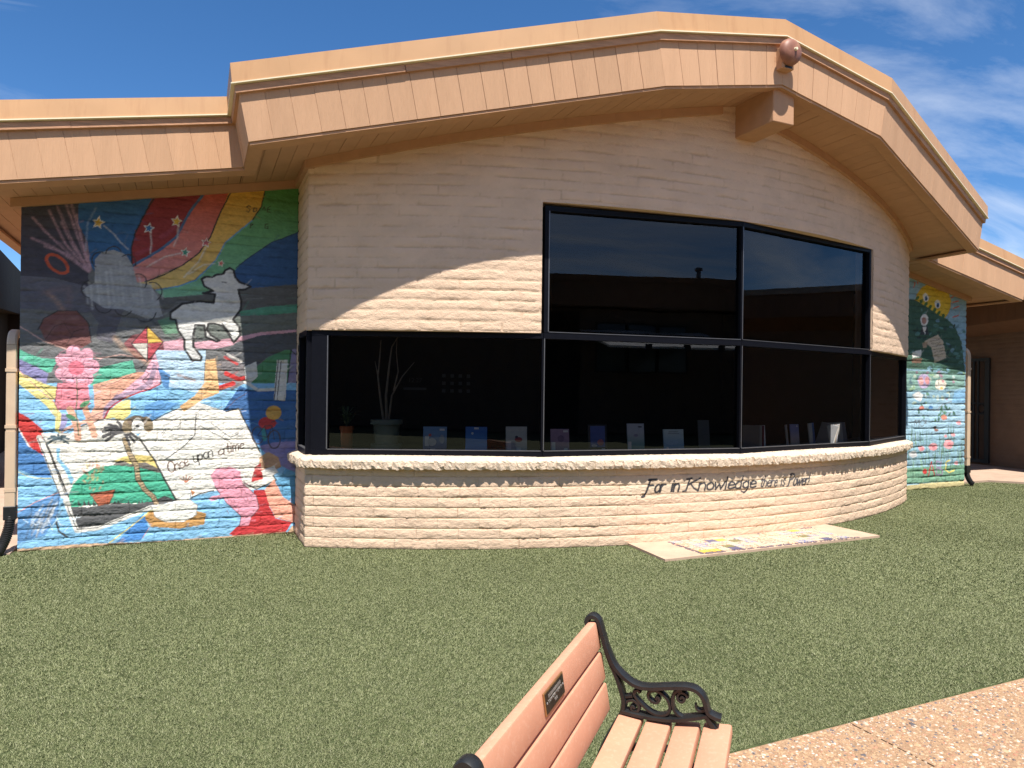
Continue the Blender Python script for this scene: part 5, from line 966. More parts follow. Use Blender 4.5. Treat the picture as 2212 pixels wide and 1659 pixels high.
["p","3f6a58",[[6426,1236],[6396,1215],[6371,1212],[6365,1229],[6382,1255],[6412,1275],[6437,1278],[6443,1262]]],
["p","5a8a6c",[[6167,1236],[6135,1218],[6110,1217],[6107,1233],[6128,1258],[6160,1276],[6185,1277],[6188,1261]]],
["p","3f6a58",[[6552,1279],[6567,1252],[6560,1236],[6535,1240],[6507,1263],[6491,1290],[6499,1306],[6524,1302]]],
["p","3f6a58",[[6231,1336],[6251,1311],[6247,1295],[6221,1297],[6190,1317],[6171,1342],[6175,1359],[6200,1356]]],
["p","5a8a6c",[[6298,1276],[6292,1248],[6275,1236],[6256,1247],[6247,1275],[6252,1303],[6270,1315],[6289,1304]]],
["p","5a8a6c",[[6071,1156],[6067,1128],[6051,1116],[6031,1127],[6020,1154],[6024,1182],[6040,1194],[6059,1184]]],
["p","3f6a58",[[5720,1419],[5732,1392],[5724,1376],[5701,1382],[5676,1404],[5664,1431],[5672,1446],[5696,1441]]],
["p","5a8a6c",[[6233,1361],[6227,1333],[6209,1321],[6191,1332],[6181,1360],[6187,1388],[6205,1400],[6224,1388]]],
["p","d88070",[[5761,1357],[5758,1347],[5749,1338],[5734,1330],[5716,1326],[5695,1324],[5675,1326],[5657,1330],[5642,1338],[5632,1347],[5629,1357],[5632,1367],[5641,1377],[5656,1384],[5674,1389],[5694,1390],[5715,1389],[5733,1384],[5748,1377],[5758,1368]]],
["p","4f88c0",[[5982,1369],[5980,1360],[5971,1352],[5958,1346],[5942,1342],[5924,1341],[5906,1342],[5889,1346],[5876,1352],[5868,1360],[5865,1369],[5868,1377],[5876,1385],[5889,1391],[5905,1395],[5923,1397],[5941,1395],[5958,1391],[5971,1385],[5979,1377]]],
["p","e08a74",[[6344,1199],[6340,1185],[6329,1173],[6312,1163],[6291,1156],[6267,1154],[6243,1157],[6221,1163],[6204,1173],[6193,1186],[6189,1200],[6193,1214],[6203,1226],[6220,1236],[6242,1243],[6265,1245],[6289,1243],[6311,1236],[6328,1226],[6340,1213]]],
["p","e6e4e0",[[5466,1582],[5628,1639],[5741,1571],[5672,1460],[5528,1514]]],
["t","=MC",[5414,1047],[5762,1052],150,"5a4a48"],
["l","5a4a48",12,[[5781,1141],[5815,1151],[5823,1126],[5774,1102],[5832,1101]]],
["p","3a3034",[[6086,1032],[6084,1024],[6078,1017],[6069,1012],[6057,1008],[6044,1007],[6031,1008],[6019,1012],[6009,1018],[6003,1025],[6001,1033],[6003,1041],[6009,1047],[6018,1053],[6030,1056],[6043,1058],[6056,1056],[6068,1053],[6077,1047],[6083,1040]]],
["p","8a5a48",[[6129,986],[6127,979],[6119,972],[6108,966],[6094,963],[6078,962],[6063,963],[6048,967],[6037,973],[6030,980],[6027,988],[6030,995],[6037,1002],[6048,1008],[6062,1011],[6078,1012],[6093,1011],[6108,1007],[6119,1001],[6126,994]]],
["l","3a5c50",9,[[6520,774],[6508,953]]],
["l","5a6a68",9,[[5452,409],[5464,639]]],
["l","4c7a5c",9,[[5676,812],[5662,988]]],
["l","5a6a68",9,[[6643,289],[6631,533]]],
["l","4c7a5c",9,[[5912,320],[5908,536]]],
["l","3a5c50",9,[[6378,445],[6381,622]]],
["l","3a5c50",9,[[5705,704],[5683,945]]],
["l","4c7a5c",9,[[6546,803],[6521,1056]]],
["l","3a5c50",9,[[6499,268],[6513,530]]],
["l","6fa07e",9,[[6282,409],[6278,624]]],
["l","3a5c50",9,[[6746,92],[6729,399]]],
["l","9cc0a0",9,[[5448,748],[5458,1020]]],
["l","6fa07e",9,[[6483,815],[6470,1102]]],
["l","5a6a68",9,[[5635,693],[5611,973]]],
["l","9cc0a0",9,[[6246,586],[6233,812]]],
["l","5a6a68",9,[[5411,563],[5390,749]]],
["l","9cc0a0",9,[[6458,725],[6453,955]]],
["l","9cc0a0",9,[[6646,464],[6626,698]]],
["l","4c7a5c",9,[[5653,778],[5664,947]]],
["l","4c7a5c",9,[[6112,437],[6101,725]]],
["l","6fa07e",9,[[6758,573],[6760,846]]],
["l","3a5c50",9,[[6273,625],[6259,817]]],
["l","5a6a68",9,[[6179,764],[6163,944]]],
["l","6fa07e",9,[[5727,169],[5725,444]]],
["l","3a5c50",9,[[5570,706],[5551,942]]],
["l","9cc0a0",9,[[5578,750],[5556,986]]],
["l","4c7a5c",9,[[5670,117],[5675,257]]],
["l","5a6a68",9,[[5833,640],[5824,799]]],
["l","4c7a5c",9,[[6789,186],[6769,466]]],
["l","5a6a68",9,[[5820,411],[5814,668]]],
["l","4c7a5c",9,[[6699,404],[6704,630]]],
["l","5a6a68",9,[[5971,695],[5960,962]]],
["l","9cc0a0",9,[[6061,387],[6062,595]]],
["l","5a6a68",9,[[5635,227],[5629,531]]],
["l","6fa07e",9,[[5634,177],[5630,360]]],
["l","4c7a5c",9,[[6598,219],[6608,485]]],
["l","9cc0a0",9,[[5562,299],[5550,525]]],
["l","3a5c50",9,[[5824,716],[5825,951]]],
["l","5a6a68",9,[[5429,467],[5414,658]]],
["l","6fa07e",9,[[5609,140],[5606,432]]],
["l","5a6a68",9,[[5697,599],[5674,871]]],
["l","3a5c50",9,[[5898,92],[5896,330]]],
["l","3a5c50",9,[[6223,417],[6212,628]]],
["l","6fa07e",9,[[5922,773],[5930,923]]],
["l","3a5c50",9,[[6727,327],[6745,541]]],
["l","3a5c50",9,[[6823,622],[6822,819]]],
["l","6fa07e",9,[[6266,752],[6269,931]]],
["l","3a5c50",9,[[5460,784],[5466,1059]]],
["l","6fa07e",9,[[5749,704],[5737,876]]],
["l","4c7a5c",9,[[6462,782],[6441,1091]]],
["l","5a6a68",9,[[6479,303],[6489,516]]],
["l","6fa07e",9,[[6165,584],[6161,874]]],
["l","5a6a68",9,[[6534,774],[6521,975]]],
["l","5a6a68",9,[[6742,460],[6725,747]]],
["l","3a5c50",9,[[6458,813],[6454,990]]],
["l","9cc0a0",9,[[5869,562],[5858,747]]],
["l","6fa07e",9,[[5527,377],[5517,619]]],
["l","3a5c50",9,[[5512,620],[5506,910]]],
["l","5a6a68",9,[[6381,384],[6378,692]]],
["l","4c7a5c",9,[[6066,598],[6060,792]]],
["l","5a6a68",9,[[5547,583],[5544,788]]],
["l","5a6a68",9,[[6028,237],[6009,516]]],
["l","3a5c50",9,[[6160,663],[6165,849]]],
["l","4c7a5c",9,[[5471,792],[5483,1018]]],
["l","9cc0a0",9,[[5546,634],[5555,887]]],
["l","5a6a68",9,[[6442,655],[6454,959]]],
["l","6fa07e",9,[[5808,294],[5808,517]]],
["l","6fa07e",9,[[6139,181],[6129,421]]],
["l","6fa07e",9,[[5747,789],[5732,981]]],
["l","5a6a68",9,[[6208,235],[6199,503]]],
["l","3a5c50",9,[[5556,459],[5536,662]]],
["l","5a6a68",9,[[6696,251],[6670,556]]],
["l","9cc0a0",9,[[6306,509],[6303,666]]],
["l","6fa07e",9,[[6542,483],[6529,749]]],
["l","4c7a5c",9,[[6395,397],[6398,696]]],
["l","3a5c50",9,[[6782,583],[6783,729]]],
["l","3a5c50",9,[[6405,783],[6393,1068]]],
["l","3a5c50",9,[[5557,773],[5539,1001]]],
["l","9cc0a0",9,[[5520,316],[5521,567]]],
["l","4c7a5c",9,[[6225,524],[6199,828]]],
["l","4c7a5c",9,[[6514,246],[6492,423]]],
["l","4c7a5c",9,[[6237,585],[6230,741]]],
["l","3a5c50",9,[[6284,176],[6258,472]]],
["l","4c7a5c",9,[[6382,742],[6379,1007]]],
["l","5a6a68",9,[[6789,786],[6794,1016]]],
["l","6fa07e",9,[[5850,790],[5845,994]]],
["l","4c7a5c",9,[[5386,640],[5377,902]]],
["l","5a6a68",9,[[6405,809],[6380,1037]]],
["l","3a5c50",9,[[6718,177],[6698,377]]],
["l","9cc0a0",9,[[6423,747],[6400,933]]],
["p","74a488",[[4910,365],[6873,383],[6879,95],[4914,122]]],
["l","7fb08e",8,[[6145,57],[6141,262]]],
["l","50605e",8,[[6598,271],[6587,443]]],
["l","4c7a5c",8,[[5580,486],[5562,644]]],
["l","4c7a5c",8,[[5498,192],[5506,396]]],
["l","50605e",8,[[5914,242],[5925,423]]],
["l","3a5c50",8,[[5914,593],[5899,788]]],
["l","9cc0a0",8,[[6207,415],[6219,517]]],
["l","9cc0a0",8,[[5869,404],[5854,617]]],
["l","7fb08e",8,[[6689,369],[6703,534]]],
["l","4c7a5c",8,[[5704,536],[5706,630]]],
["l","50605e",8,[[5523,473],[5507,691]]],
["l","3a5c50",8,[[6662,480],[6672,620]]],
["l","3a5c50",8,[[6029,233],[6036,334]]],
["l","9cc0a0",8,[[5432,238],[5415,327]]],
["l","9cc0a0",8,[[6258,304],[6270,434]]],
["l","3a5c50",8,[[6692,114],[6674,237]]],
["l","4c7a5c",8,[[6058,386],[6064,568]]],
["l","7fb08e",8,[[6331,564],[6332,727]]],
["l","50605e",8,[[6319,89],[6322,291]]],
["l","7fb08e",8,[[5451,211],[5468,309]]],
["l","9cc0a0",8,[[5687,619],[5684,776]]],
["l","3a5c50",8,[[6234,506],[6209,691]]],
["l","3a5c50",8,[[5491,86],[5469,216]]],
["l","7fb08e",8,[[6731,85],[6743,287]]],
["l","4c7a5c",8,[[6686,102],[6682,209]]],
["l","9cc0a0",8,[[6152,574],[6134,774]]],
["l","7fb08e",8,[[6634,249],[6647,356]]],
["l","3a5c50",8,[[6427,197],[6425,295]]],
["l","50605e",8,[[5506,115],[5514,327]]],
["l","3a5c50",8,[[6173,209],[6151,318]]],
["l","50605e",8,[[5741,181],[5734,287]]],
["l","4c7a5c",8,[[5841,623],[5825,707]]],
["l","50605e",8,[[6763,435],[6766,587]]],
["l","3a5c50",8,[[5903,387],[5907,491]]],
["l","9cc0a0",8,[[6528,40],[6534,145]]],
["l","3a5c50",8,[[5761,371],[5760,465]]],
["l","50605e",8,[[6811,508],[6809,642]]],
["l","4c7a5c",8,[[6493,443],[6472,550]]],
["l","3a5c50",8,[[6443,197],[6460,423]]],
["l","4c7a5c",8,[[5868,272],[5865,387]]],
["l","4c7a5c",8,[[6274,499],[6259,667]]],
["l","50605e",8,[[6250,572],[6245,755]]],
["l","4c7a5c",8,[[6149,181],[6161,384]]],
["l","7fb08e",8,[[5648,521],[5652,663]]],
["l","50605e",8,[[6358,364],[6351,579]]],
["l","4c7a5c",8,[[5408,439],[5389,644]]],
["l","50605e",8,[[5991,559],[5981,729]]],
["l","9cc0a0",8,[[6375,553],[6384,778]]],
["l","4c7a5c",8,[[5727,378],[5705,514]]],
["l","7fb08e",8,[[5871,454],[5890,558]]],
["l","9cc0a0",8,[[5698,395],[5699,512]]],
["l","50605e",8,[[6751,604],[6730,789]]],
["l","4c7a5c",8,[[5650,179],[5633,277]]],
["l","9cc0a0",8,[[6217,620],[6198,816]]],
["l","3a5c50",8,[[6727,386],[6718,485]]],
["l","9cc0a0",8,[[6013,394],[6013,600]]],
["l","4c7a5c",8,[[6048,392],[6044,586]]],
["l","3a5c50",8,[[6739,340],[6739,452]]],
["l","7fb08e",8,[[6328,540],[6345,764]]],
["l","50605e",8,[[6057,429],[6072,630]]],
["l","4c7a5c",8,[[6322,623],[6315,718]]],
["l","50605e",8,[[6414,428],[6398,577]]],
["l","4c7a5c",8,[[6332,146],[6313,354]]],
["l","3a5c50",8,[[6641,509],[6643,640]]],
["l","9cc0a0",8,[[6223,505],[6219,622]]],
["l","7fb08e",8,[[5723,506],[5732,625]]],
["l","3a5c50",8,[[6448,148],[6458,370]]],
["l","3a5c50",8,[[6637,396],[6638,518]]],
["l","9cc0a0",8,[[6557,142],[6536,333]]],
["l","7fb08e",8,[[5742,287],[5721,481]]],
["l","3a5c50",8,[[5739,462],[5751,607]]],
["l","9cc0a0",8,[[5749,283],[5734,464]]],
["l","50605e",8,[[5911,161],[5921,375]]],
["l","50605e",8,[[6019,463],[6005,577]]],
["l","50605e",8,[[6434,572],[6422,731]]],
["l","7fb08e",8,[[6063,311],[6073,495]]],
["l","9cc0a0",8,[[6450,153],[6464,311]]],
["l","4c7a5c",8,[[6172,569],[6152,711]]],
["l","4c7a5c",8,[[6723,393],[6712,501]]],
["l","3a5c50",8,[[5901,487],[5885,631]]],
["l","9cc0a0",8,[[6680,373],[6692,555]]],
["l","4c7a5c",8,[[5857,159],[5855,329]]],
["l","7fb08e",8,[[6722,440],[6716,628]]],
["l","7fb08e",8,[[6429,501],[6412,650]]],
["l","50605e",8,[[5387,433],[5376,596]]],
["l","3a5c50",8,[[6344,222],[6342,335]]],
["l","9cc0a0",8,[[6423,543],[6440,654]]],
["l","3a5c50",8,[[6443,344],[6458,440]]],
["l","3a5c50",8,[[6757,430],[6750,578]]],
["l","9cc0a0",8,[[5503,479],[5509,635]]],
["l","4c7a5c",8,[[5716,94],[5718,215]]],
["l","3a5c50",8,[[5912,595],[5917,771]]],
["l","3a5c50",8,[[6045,347],[6056,556]]],
["l","9cc0a0",8,[[5700,269],[5694,490]]],
["l","9cc0a0",8,[[5479,375],[5486,491]]],
["l","9cc0a0",8,[[6029,354],[6040,575]]],
["l","9cc0a0",8,[[5547,180],[5535,354]]],
["l","50605e",8,[[6092,101],[6084,234]]],
["l","7fb08e",8,[[6746,205],[6725,385]]],
["l","7fb08e",8,[[5741,287],[5738,389]]],
["l","4c7a5c",8,[[5620,377],[5598,474]]],
["l","9cc0a0",8,[[5944,402],[5960,522]]],
["l","7fb08e",8,[[5437,264],[5428,415]]],
["l","9cc0a0",8,[[6694,499],[6700,646]]],
["l","4c7a5c",8,[[6229,247],[6229,333]]],
["l","3a5c50",8,[[6359,337],[6345,545]]],
["l","9cc0a0",8,[[6166,136],[6168,250]]],
["l","9cc0a0",8,[[6510,615],[6511,730]]],
["l","7fb08e",8,[[5656,511],[5641,728]]],
["l","9cc0a0",8,[[5794,361],[5801,546]]],
["l","7fb08e",8,[[6607,51],[6618,265]]],
["l","3a5c50",8,[[6311,462],[6309,633]]],
["l","50605e",8,[[6211,493],[6201,663]]],
["l","50605e",8,[[6814,211],[6802,384]]],
["l","3a5c50",8,[[5763,214],[5770,309]]],
["l","4c7a5c",8,[[6236,146],[6214,312]]],
["l","9cc0a0",8,[[5715,350],[5712,533]]],
["l","4c7a5c",8,[[5495,387],[5505,508]]],
["l","7fb08e",8,[[6812,240],[6788,431]]],
["l","7fb08e",8,[[6156,584],[6147,672]]],
["p","e8a4a8",[[6526,737],[6520,713],[6502,692],[6473,675],[6437,665],[6397,663],[6357,667],[6320,679],[6291,696],[6273,718],[6266,742],[6272,765],[6290,786],[6318,803],[6354,813],[6394,816],[6434,811],[6471,800],[6500,782],[6519,761]]],
["p","d88088",[[6465,738],[6463,727],[6455,718],[6444,711],[6429,706],[6413,705],[6397,707],[6383,712],[6371,720],[6364,729],[6361,740],[6363,750],[6370,760],[6382,767],[6396,772],[6412,773],[6428,771],[6443,766],[6455,758],[6462,748]]],
["p","e8a4a8",[[6109,703],[6104,683],[6088,665],[6064,651],[6034,642],[6000,640],[5966,644],[5935,654],[5911,669],[5895,687],[5889,708],[5894,728],[5909,745],[5933,759],[5964,768],[5997,771],[6031,767],[6062,757],[6087,742],[6103,723]]],
["p","d88088",[[6059,704],[6057,695],[6051,687],[6042,681],[6029,677],[6016,676],[6002,677],[5990,682],[5980,688],[5974,697],[5972,706],[5974,715],[5980,723],[5989,729],[6001,733],[6015,734],[6028,732],[6041,728],[6051,721],[6057,713]]],
["p","e8a4a8",[[5781,682],[5778,668],[5768,656],[5751,646],[5731,640],[5708,639],[5685,642],[5664,648],[5647,659],[5637,671],[5633,685],[5636,699],[5646,711],[5663,721],[5683,727],[5706,729],[5729,726],[5750,719],[5767,709],[5778,696]]],
["p","d88088",[[5753,683],[5752,677],[5748,671],[5741,667],[5733,664],[5724,663],[5715,665],[5706,668],[5700,672],[5695,678],[5694,684],[5695,690],[5699,696],[5706,700],[5714,703],[5723,703],[5732,702],[5741,699],[5747,695],[5752,689]]],
["p","e8a4a8",[[6358,882],[6356,874],[6350,867],[6341,861],[6329,858],[6315,857],[6302,858],[6290,862],[6280,868],[6274,875],[6272,883],[6274,891],[6280,898],[6289,903],[6301,907],[6315,908],[6328,906],[6340,903],[6350,897],[6356,890]]],
["p","d88088",[[6350,882],[6349,878],[6346,875],[6343,873],[6338,871],[6332,871],[6327,871],[6322,873],[6318,876],[6316,879],[6315,882],[6316,886],[6318,889],[6322,891],[6327,893],[6332,893],[6337,893],[6342,891],[6346,889],[6349,885]]],
["p","e8a4a8",[[6571,901],[6569,892],[6561,883],[6550,877],[6535,873],[6519,871],[6503,873],[6488,878],[6477,885],[6469,893],[6466,903],[6469,912],[6476,921],[6487,927],[6502,932],[6518,933],[6534,931],[6549,927],[6561,920],[6568,911]]],
["p","d88088",[[6557,902],[6556,897],[6553,894],[6549,891],[6543,889],[6536,888],[6530,889],[6524,891],[6519,894],[6516,898],[6515,902],[6516,906],[6519,910],[6524,913],[6529,915],[6536,916],[6542,915],[6548,913],[6553,910],[6556,906]]],
["p","e8a4a8",[[6722,1106],[6719,1095],[6710,1085],[6697,1077],[6680,1072],[6660,1070],[6641,1072],[6624,1077],[6610,1085],[6601,1096],[6598,1107],[6601,1118],[6609,1128],[6623,1136],[6640,1141],[6659,1142],[6678,1141],[6696,1135],[6709,1127],[6718,1117]]],
["p","d88088",[[6702,1106],[6701,1101],[6698,1097],[6692,1093],[6685,1091],[6678,1090],[6670,1091],[6663,1093],[6658,1097],[6654,1101],[6653,1106],[6654,1111],[6657,1116],[6663,1119],[6670,1122],[6677,1122],[6685,1121],[6692,1119],[6697,1115],[6701,1111]]],
["p","e8a4a8",[[6659,413],[6657,404],[6650,395],[6638,389],[6623,385],[6607,384],[6591,386],[6576,391],[6564,398],[6557,407],[6554,416],[6556,426],[6564,434],[6575,441],[6590,445],[6606,446],[6622,444],[6637,439],[6649,432],[6657,423]]],
["p","d88088",[[6645,414],[6644,409],[6641,406],[6637,403],[6631,401],[6624,400],[6618,401],[6612,403],[6607,407],[6604,411],[6603,415],[6604,419],[6607,423],[6611,426],[6617,427],[6624,428],[6630,427],[6636,425],[6641,422],[6644,418]]],
["p","c8c8c8",[[5602,589],[5597,573],[5583,557],[5562,546],[5535,539],[5504,537],[5474,540],[5447,549],[5425,562],[5411,577],[5406,595],[5411,611],[5424,626],[5445,638],[5472,645],[5502,647],[5533,644],[5560,635],[5582,622],[5596,607]]],
["l","c02420",22,[[5881,220],[5961,454],[6041,214]]],
["l","c02420",18,[[5905,316],[6023,312]]],
["p","c02420",[[5851,296],[5848,282],[5841,269],[5829,259],[5814,252],[5797,251],[5781,254],[5766,261],[5753,272],[5746,285],[5743,300],[5745,314],[5752,327],[5764,337],[5779,344],[5796,345],[5813,342],[5828,335],[5840,324],[5848,311]]],
["l","a08aac",22,[[6092,226],[6087,465],[6216,432],[6196,363],[6111,351],[6252,304],[6228,229],[6092,226]]],
["l","ead46c",22,[[6439,468],[6336,443],[6325,316],[6413,256],[6556,294]]],
["p","cfc08c",[[4915,68],[5431,86],[6052,101],[6834,96],[7287,78],[7298,-508],[4922,-363]]]]

# ------------------------------------------------------------------ hand painting: shapes in wall millimetres rasterised to vertex colours
GLYPH = {
 'O': (.62, [[(.31 + .29 * math.cos(a), .5 + .5 * math.sin(a)) for a in [i * .4488 for i in range(15)]]]),
 'o': (.44, [[(.2 + .19 * math.cos(a), .3 + .3 * math.sin(a)) for a in [i * .5236 for i in range(13)]]]),
 'n': (.44, [[(0, .6), (0, 0)], [(0, .4), (.1, .56), (.26, .6), (.35, .45), (.36, 0)]]),
 'c': (.42, [[(.36, .5), (.2, .6), (.04, .45), (.03, .15), (.2, 0), (.38, .1)]]),
 'e': (.44, [[(.03, .3), (.38, .36), (.34, .55), (.18, .6), (.03, .42), (.04, .12), (.2, 0), (.4, .12)]]),
 'u': (.44, [[(0, .6), (0, .15), (.12, 0), (.28, .05), (.36, .2)], [(.36, .6), (.36, 0)]]),
 'p': (.46, [[(0, .6), (0, -.38)], [(0, .45), (.15, .6), (.36, .48), (.36, .15), (.2, 0), (0, .1)]]),
 'a': (.46, [[(.34, .52), (.15, .6), (0, .35), (.05, .05), (.2, 0), (.34, .15)], [(.36, .6), (.36, .1), (.43, 0)]]),
 't': (.34, [[(.12, .95), (.12, .1), (.22, 0), (.3, .05)], [(0, .62), (.28, .62)]]),
 'i': (.2, [[(.05, .6), (.05, 0)], [(.07, .80), (.08, .86)]]),
 'm': (.6, [[(0, .6), (0, 0)], [(0, .45), (.12, .6), (.24, .5), (.24, 0)], [(.24, .45), (.38, .6), (.5, .5), (.5, 0)]]),
 'F': (.62, [[(.16, 1), (.1, .3), (.02, -.25), (-.16, -.3)], [(0, .98), (.2, 1.02), (.62, 1)], [(.1, .55), (.46, .57)]]),
 'r': (.34, [[(0, .6), (0, 0)], [(0, .4), (.12, .58), (.3, .58)]]),
 'K': (.72, [[(.1, 1), (.05, 0), (-.1, -.06)], [(.66, 1.02), (.3, .7), (.08, .45)], [(.22, .56), (.45, .2), (.72, -.05)], [(-.06, .98), (.2, 1.02)]]),
 'w': (.6, [[(0, .6), (.1, 0), (.26, .5), (.38, 0), (.55, .62)]]),
 'l': (.16, [[(.05, 1.02), (.05, 0)]]),
 'd': (.46, [[(.36, 1.02), (.36, 0)], [(.36, .5), (.2, .6), (.02, .4), (.04, .1), (.2, 0), (.36, .12)]]),
 'g': (.46, [[(.36, .6), (.36, -.2), (.2, -.36), (.02, -.26)], [(.36, .5), (.2, .6), (.02, .42), (.04, .15), (.2, .03), (.36, .15)]]),
 'h': (.44, [[(.02, 1), (0, 0)], [(0, .4), (.15, .6), (.33, .5), (.34, 0)]]),
 's': (.38, [[(.32, .52), (.18, .6), (.05, .46), (.3, .2), (.2, 0), (.02, .08)]]),
 'P': (.6, [[(.12, 1), (.05, 0), (-.08, -.04)], [(-.04, .95), (.15, 1.03), (.42, 1), (.56, .8), (.42, .56), (.1, .5)]]),
 '!': (.2, [[(.12, 1.02), (.06, .3)], [(.04, .06), (.05, .1)]]),
 'M': (.66, [[(0, 0), (.05, 1), (.3, .4), (.55, 1), (.6, 0)]]),
 'C': (.6, [[(.55, .85), (.3, 1), (.05, .7), (.05, .3), (.3, 0), (.55, .15)]]),
 '=': (.5, [[(.1, .6), (.3, .62)], [(.1, .35), (.3, .35)]]), ' ': (.42, []),
}

class Canvas:
    def __init__(self, s0, s1, z0, z1, res, base, wob=4.5):
        self.s0, self.z0, self.res = s0, z0, res
        self.w = int((s1 - s0) / res) + 2; self.h = int((z1 - z0) / res) + 2
        S, Z = np.meshgrid(s0 + np.arange(self.w) * res, z0 + np.arange(self.h) * res)
        self.S = S + wob * (vnoise(S / 30, Z / 30, 1) - .5) + wob * .6 * (vnoise(S / 9, Z / 9, 2) - .5)
        self.Z = Z + wob * (vnoise(S / 30, Z / 30, 3) - .5) + wob * .6 * (vnoise(S / 9, Z / 9, 4) - .5)
        self.A = np.zeros((self.h, self.w, 3)); self.A[:] = lin(base) if isinstance(base, str) else base
        self.streak = .55 + .9 * (vnoise(S / 7, Z / 7, 5) - .25) ; self.worn = vnoise(S / 14, Z / 14, 9)
    def win(self, pts, pad):
        p = np.array(pts, float); a = ((p.min(0) - pad) - (self.s0, self.z0)) / self.res; b = ((p.max(0) + pad) - (self.s0, self.z0)) / self.res
        x0, y0 = max(int(a[0]), 0), max(int(a[1]), 0); x1, y1 = min(int(b[0]) + 2, self.w), min(int(b[1]) + 2, self.h)
        return (slice(y0, y1), slice(x0, x1)) if x1 > x0 and y1 > y0 else None
    def put(self, w, al, c):
        al = al[..., None]; self.A[w] = self.A[w] * (1 - al) + np.asarray(c) * al
    def inside(self, w, pts):
        S, Z = self.S[w], self.Z[w]; m = np.zeros(S.shape, bool); n = len(pts)
        for i in range(n):
            (x1, y1), (x2, y2) = pts[i], pts[(i + 1) % n]
            if y1 == y2: continue
            c = (y1 > Z) != (y2 > Z); m ^= c & (S < (x2 - x1) * (Z - y1) / (y2 - y1) + x1)
        return m
    def dist(self, w, pts):
        S, Z = self.S[w], self.Z[w]; d = np.full(S.shape, 1e9)
        for (x1, y1), (x2, y2) in zip(pts[:-1], pts[1:]):
            vx, vy = x2 - x1, y2 - y1; L2 = vx * vx + vy * vy + 1e-9
            t = np.clip(((S - x1) * vx + (Z - y1) * vy) / L2, 0, 1)
            d = np.minimum(d, np.hypot(S - x1 - t * vx, Z - y1 - t * vy))
        return d
    def poly(self, c, pts, c2=None):
        w = self.win(pts, 12)
        if not w: return
        m = self.inside(w, pts).astype(float); c = np.array(lin(c))
        if c2:
            zz_ = [p[1] for p in pts]; t = np.clip((max(zz_) - self.Z[w]) / (max(zz_) - min(zz_) + 1e-6), 0, 1)[..., None]; c = c * (1 - t) + np.array(lin(c2)) * t
        self.put(w, m, c)
    def line(self, c, width, pts, soft=2.5, al=1., streak=False):
        if len(pts) == 1: pts = pts * 2
        w = self.win(pts, width + 8)
        if not w: return
        a = np.clip((width / 2 - self.dist(w, pts)) / soft + .5, 0, 1)
        if streak: a = a * np.clip(self.streak[w], 0, 1.1) * al; a = np.clip(a, 0, 1)
        self.put(w, a, lin(c) if isinstance(c, str) else c)
    def text(self, s, p0, p1, capmm, c, width=11, slant=.18, inner=None):
        p0 = np.array(p0, float); p1 = np.array(p1, float); L_ = np.linalg.norm(p1 - p0); t = (p1 - p0) / L_; n = np.array((-t[1], t[0]))
        adv = sum(GLYPH[ch][0] for ch in s); k = L_ / adv; x = 0
        for ch in s:
            wd, st = GLYPH[ch]
            for q in st:
                pts = [tuple(p0 + t * ((x + a) * k + slant * b * capmm) + n * (b * capmm)) for a, b in q]
                self.line(c, width, pts)
                if inner: self.line(inner[0], inner[1], pts)
            x += wd
    def run(self, data):
        for d in data:
            k = d[0]
            if k == 'p': self.poly(d[1], d[2])
            elif k == 'g': self.poly(d[1], d[3], d[2])
            elif k == 'l': self.line(d[1], d[2], d[3])
            elif k == 'b': self.line(d[1], d[2] * .6, d[4], d[2] * .5, d[3], True)
            elif k == 't': self.text(d[1], d[2], d[3], d[4] * .72, d[5])
        S = self.S; Z = self.Z
        gr = random.Random(17)
        for _ in range(900):         # loose brushwork over the flat fields
            x0 = gr.uniform(self.s0, self.s0 + self.w * self.res); z0 = gr.uniform(self.z0, self.z0 + self.h * self.res)
            c = self.A[int((z0 - self.z0) / self.res), int((x0 - self.s0) / self.res)] * gr.uniform(.72, 1.22)
            L_ = gr.uniform(30, 120); g_ = gr.gauss(.3, .5); w_ = gr.uniform(10, 30)
            self.line(c, w_ * .5, [(x0, z0), (x0 + L_ * math.cos(g_), z0 + L_ * math.sin(g_))], w_ * .6, .5, True)
        self.A = self.A * .93 + .07 * np.array((.55, .53, .50))
        f = 1 + .14 * (vnoise(S / 90, Z / 40, 21) - .5) + .20 * (vnoise(S / 20, Z / 8, 22) - .5)
        self.A *= f[..., None]
    def sample(self, s, z):         # s, z in metres
        x = np.clip((s * 1000 - self.s0) / self.res, 0, self.w - 1.001); y = np.clip((z * 1000 - self.z0) / self.res, 0, self.h - 1.001)
        xi, yi = x.astype(int), y.astype(int); fx, fy = (x - xi)[..., None], (y - yi)[..., None]; A = self.A
        return (A[yi, xi] * (1 - fx) + A[yi, xi + 1] * fx) * (1 - fy) + (A[yi + 1, xi] * (1 - fx) + A[yi + 1, xi + 1] * fx) * fy

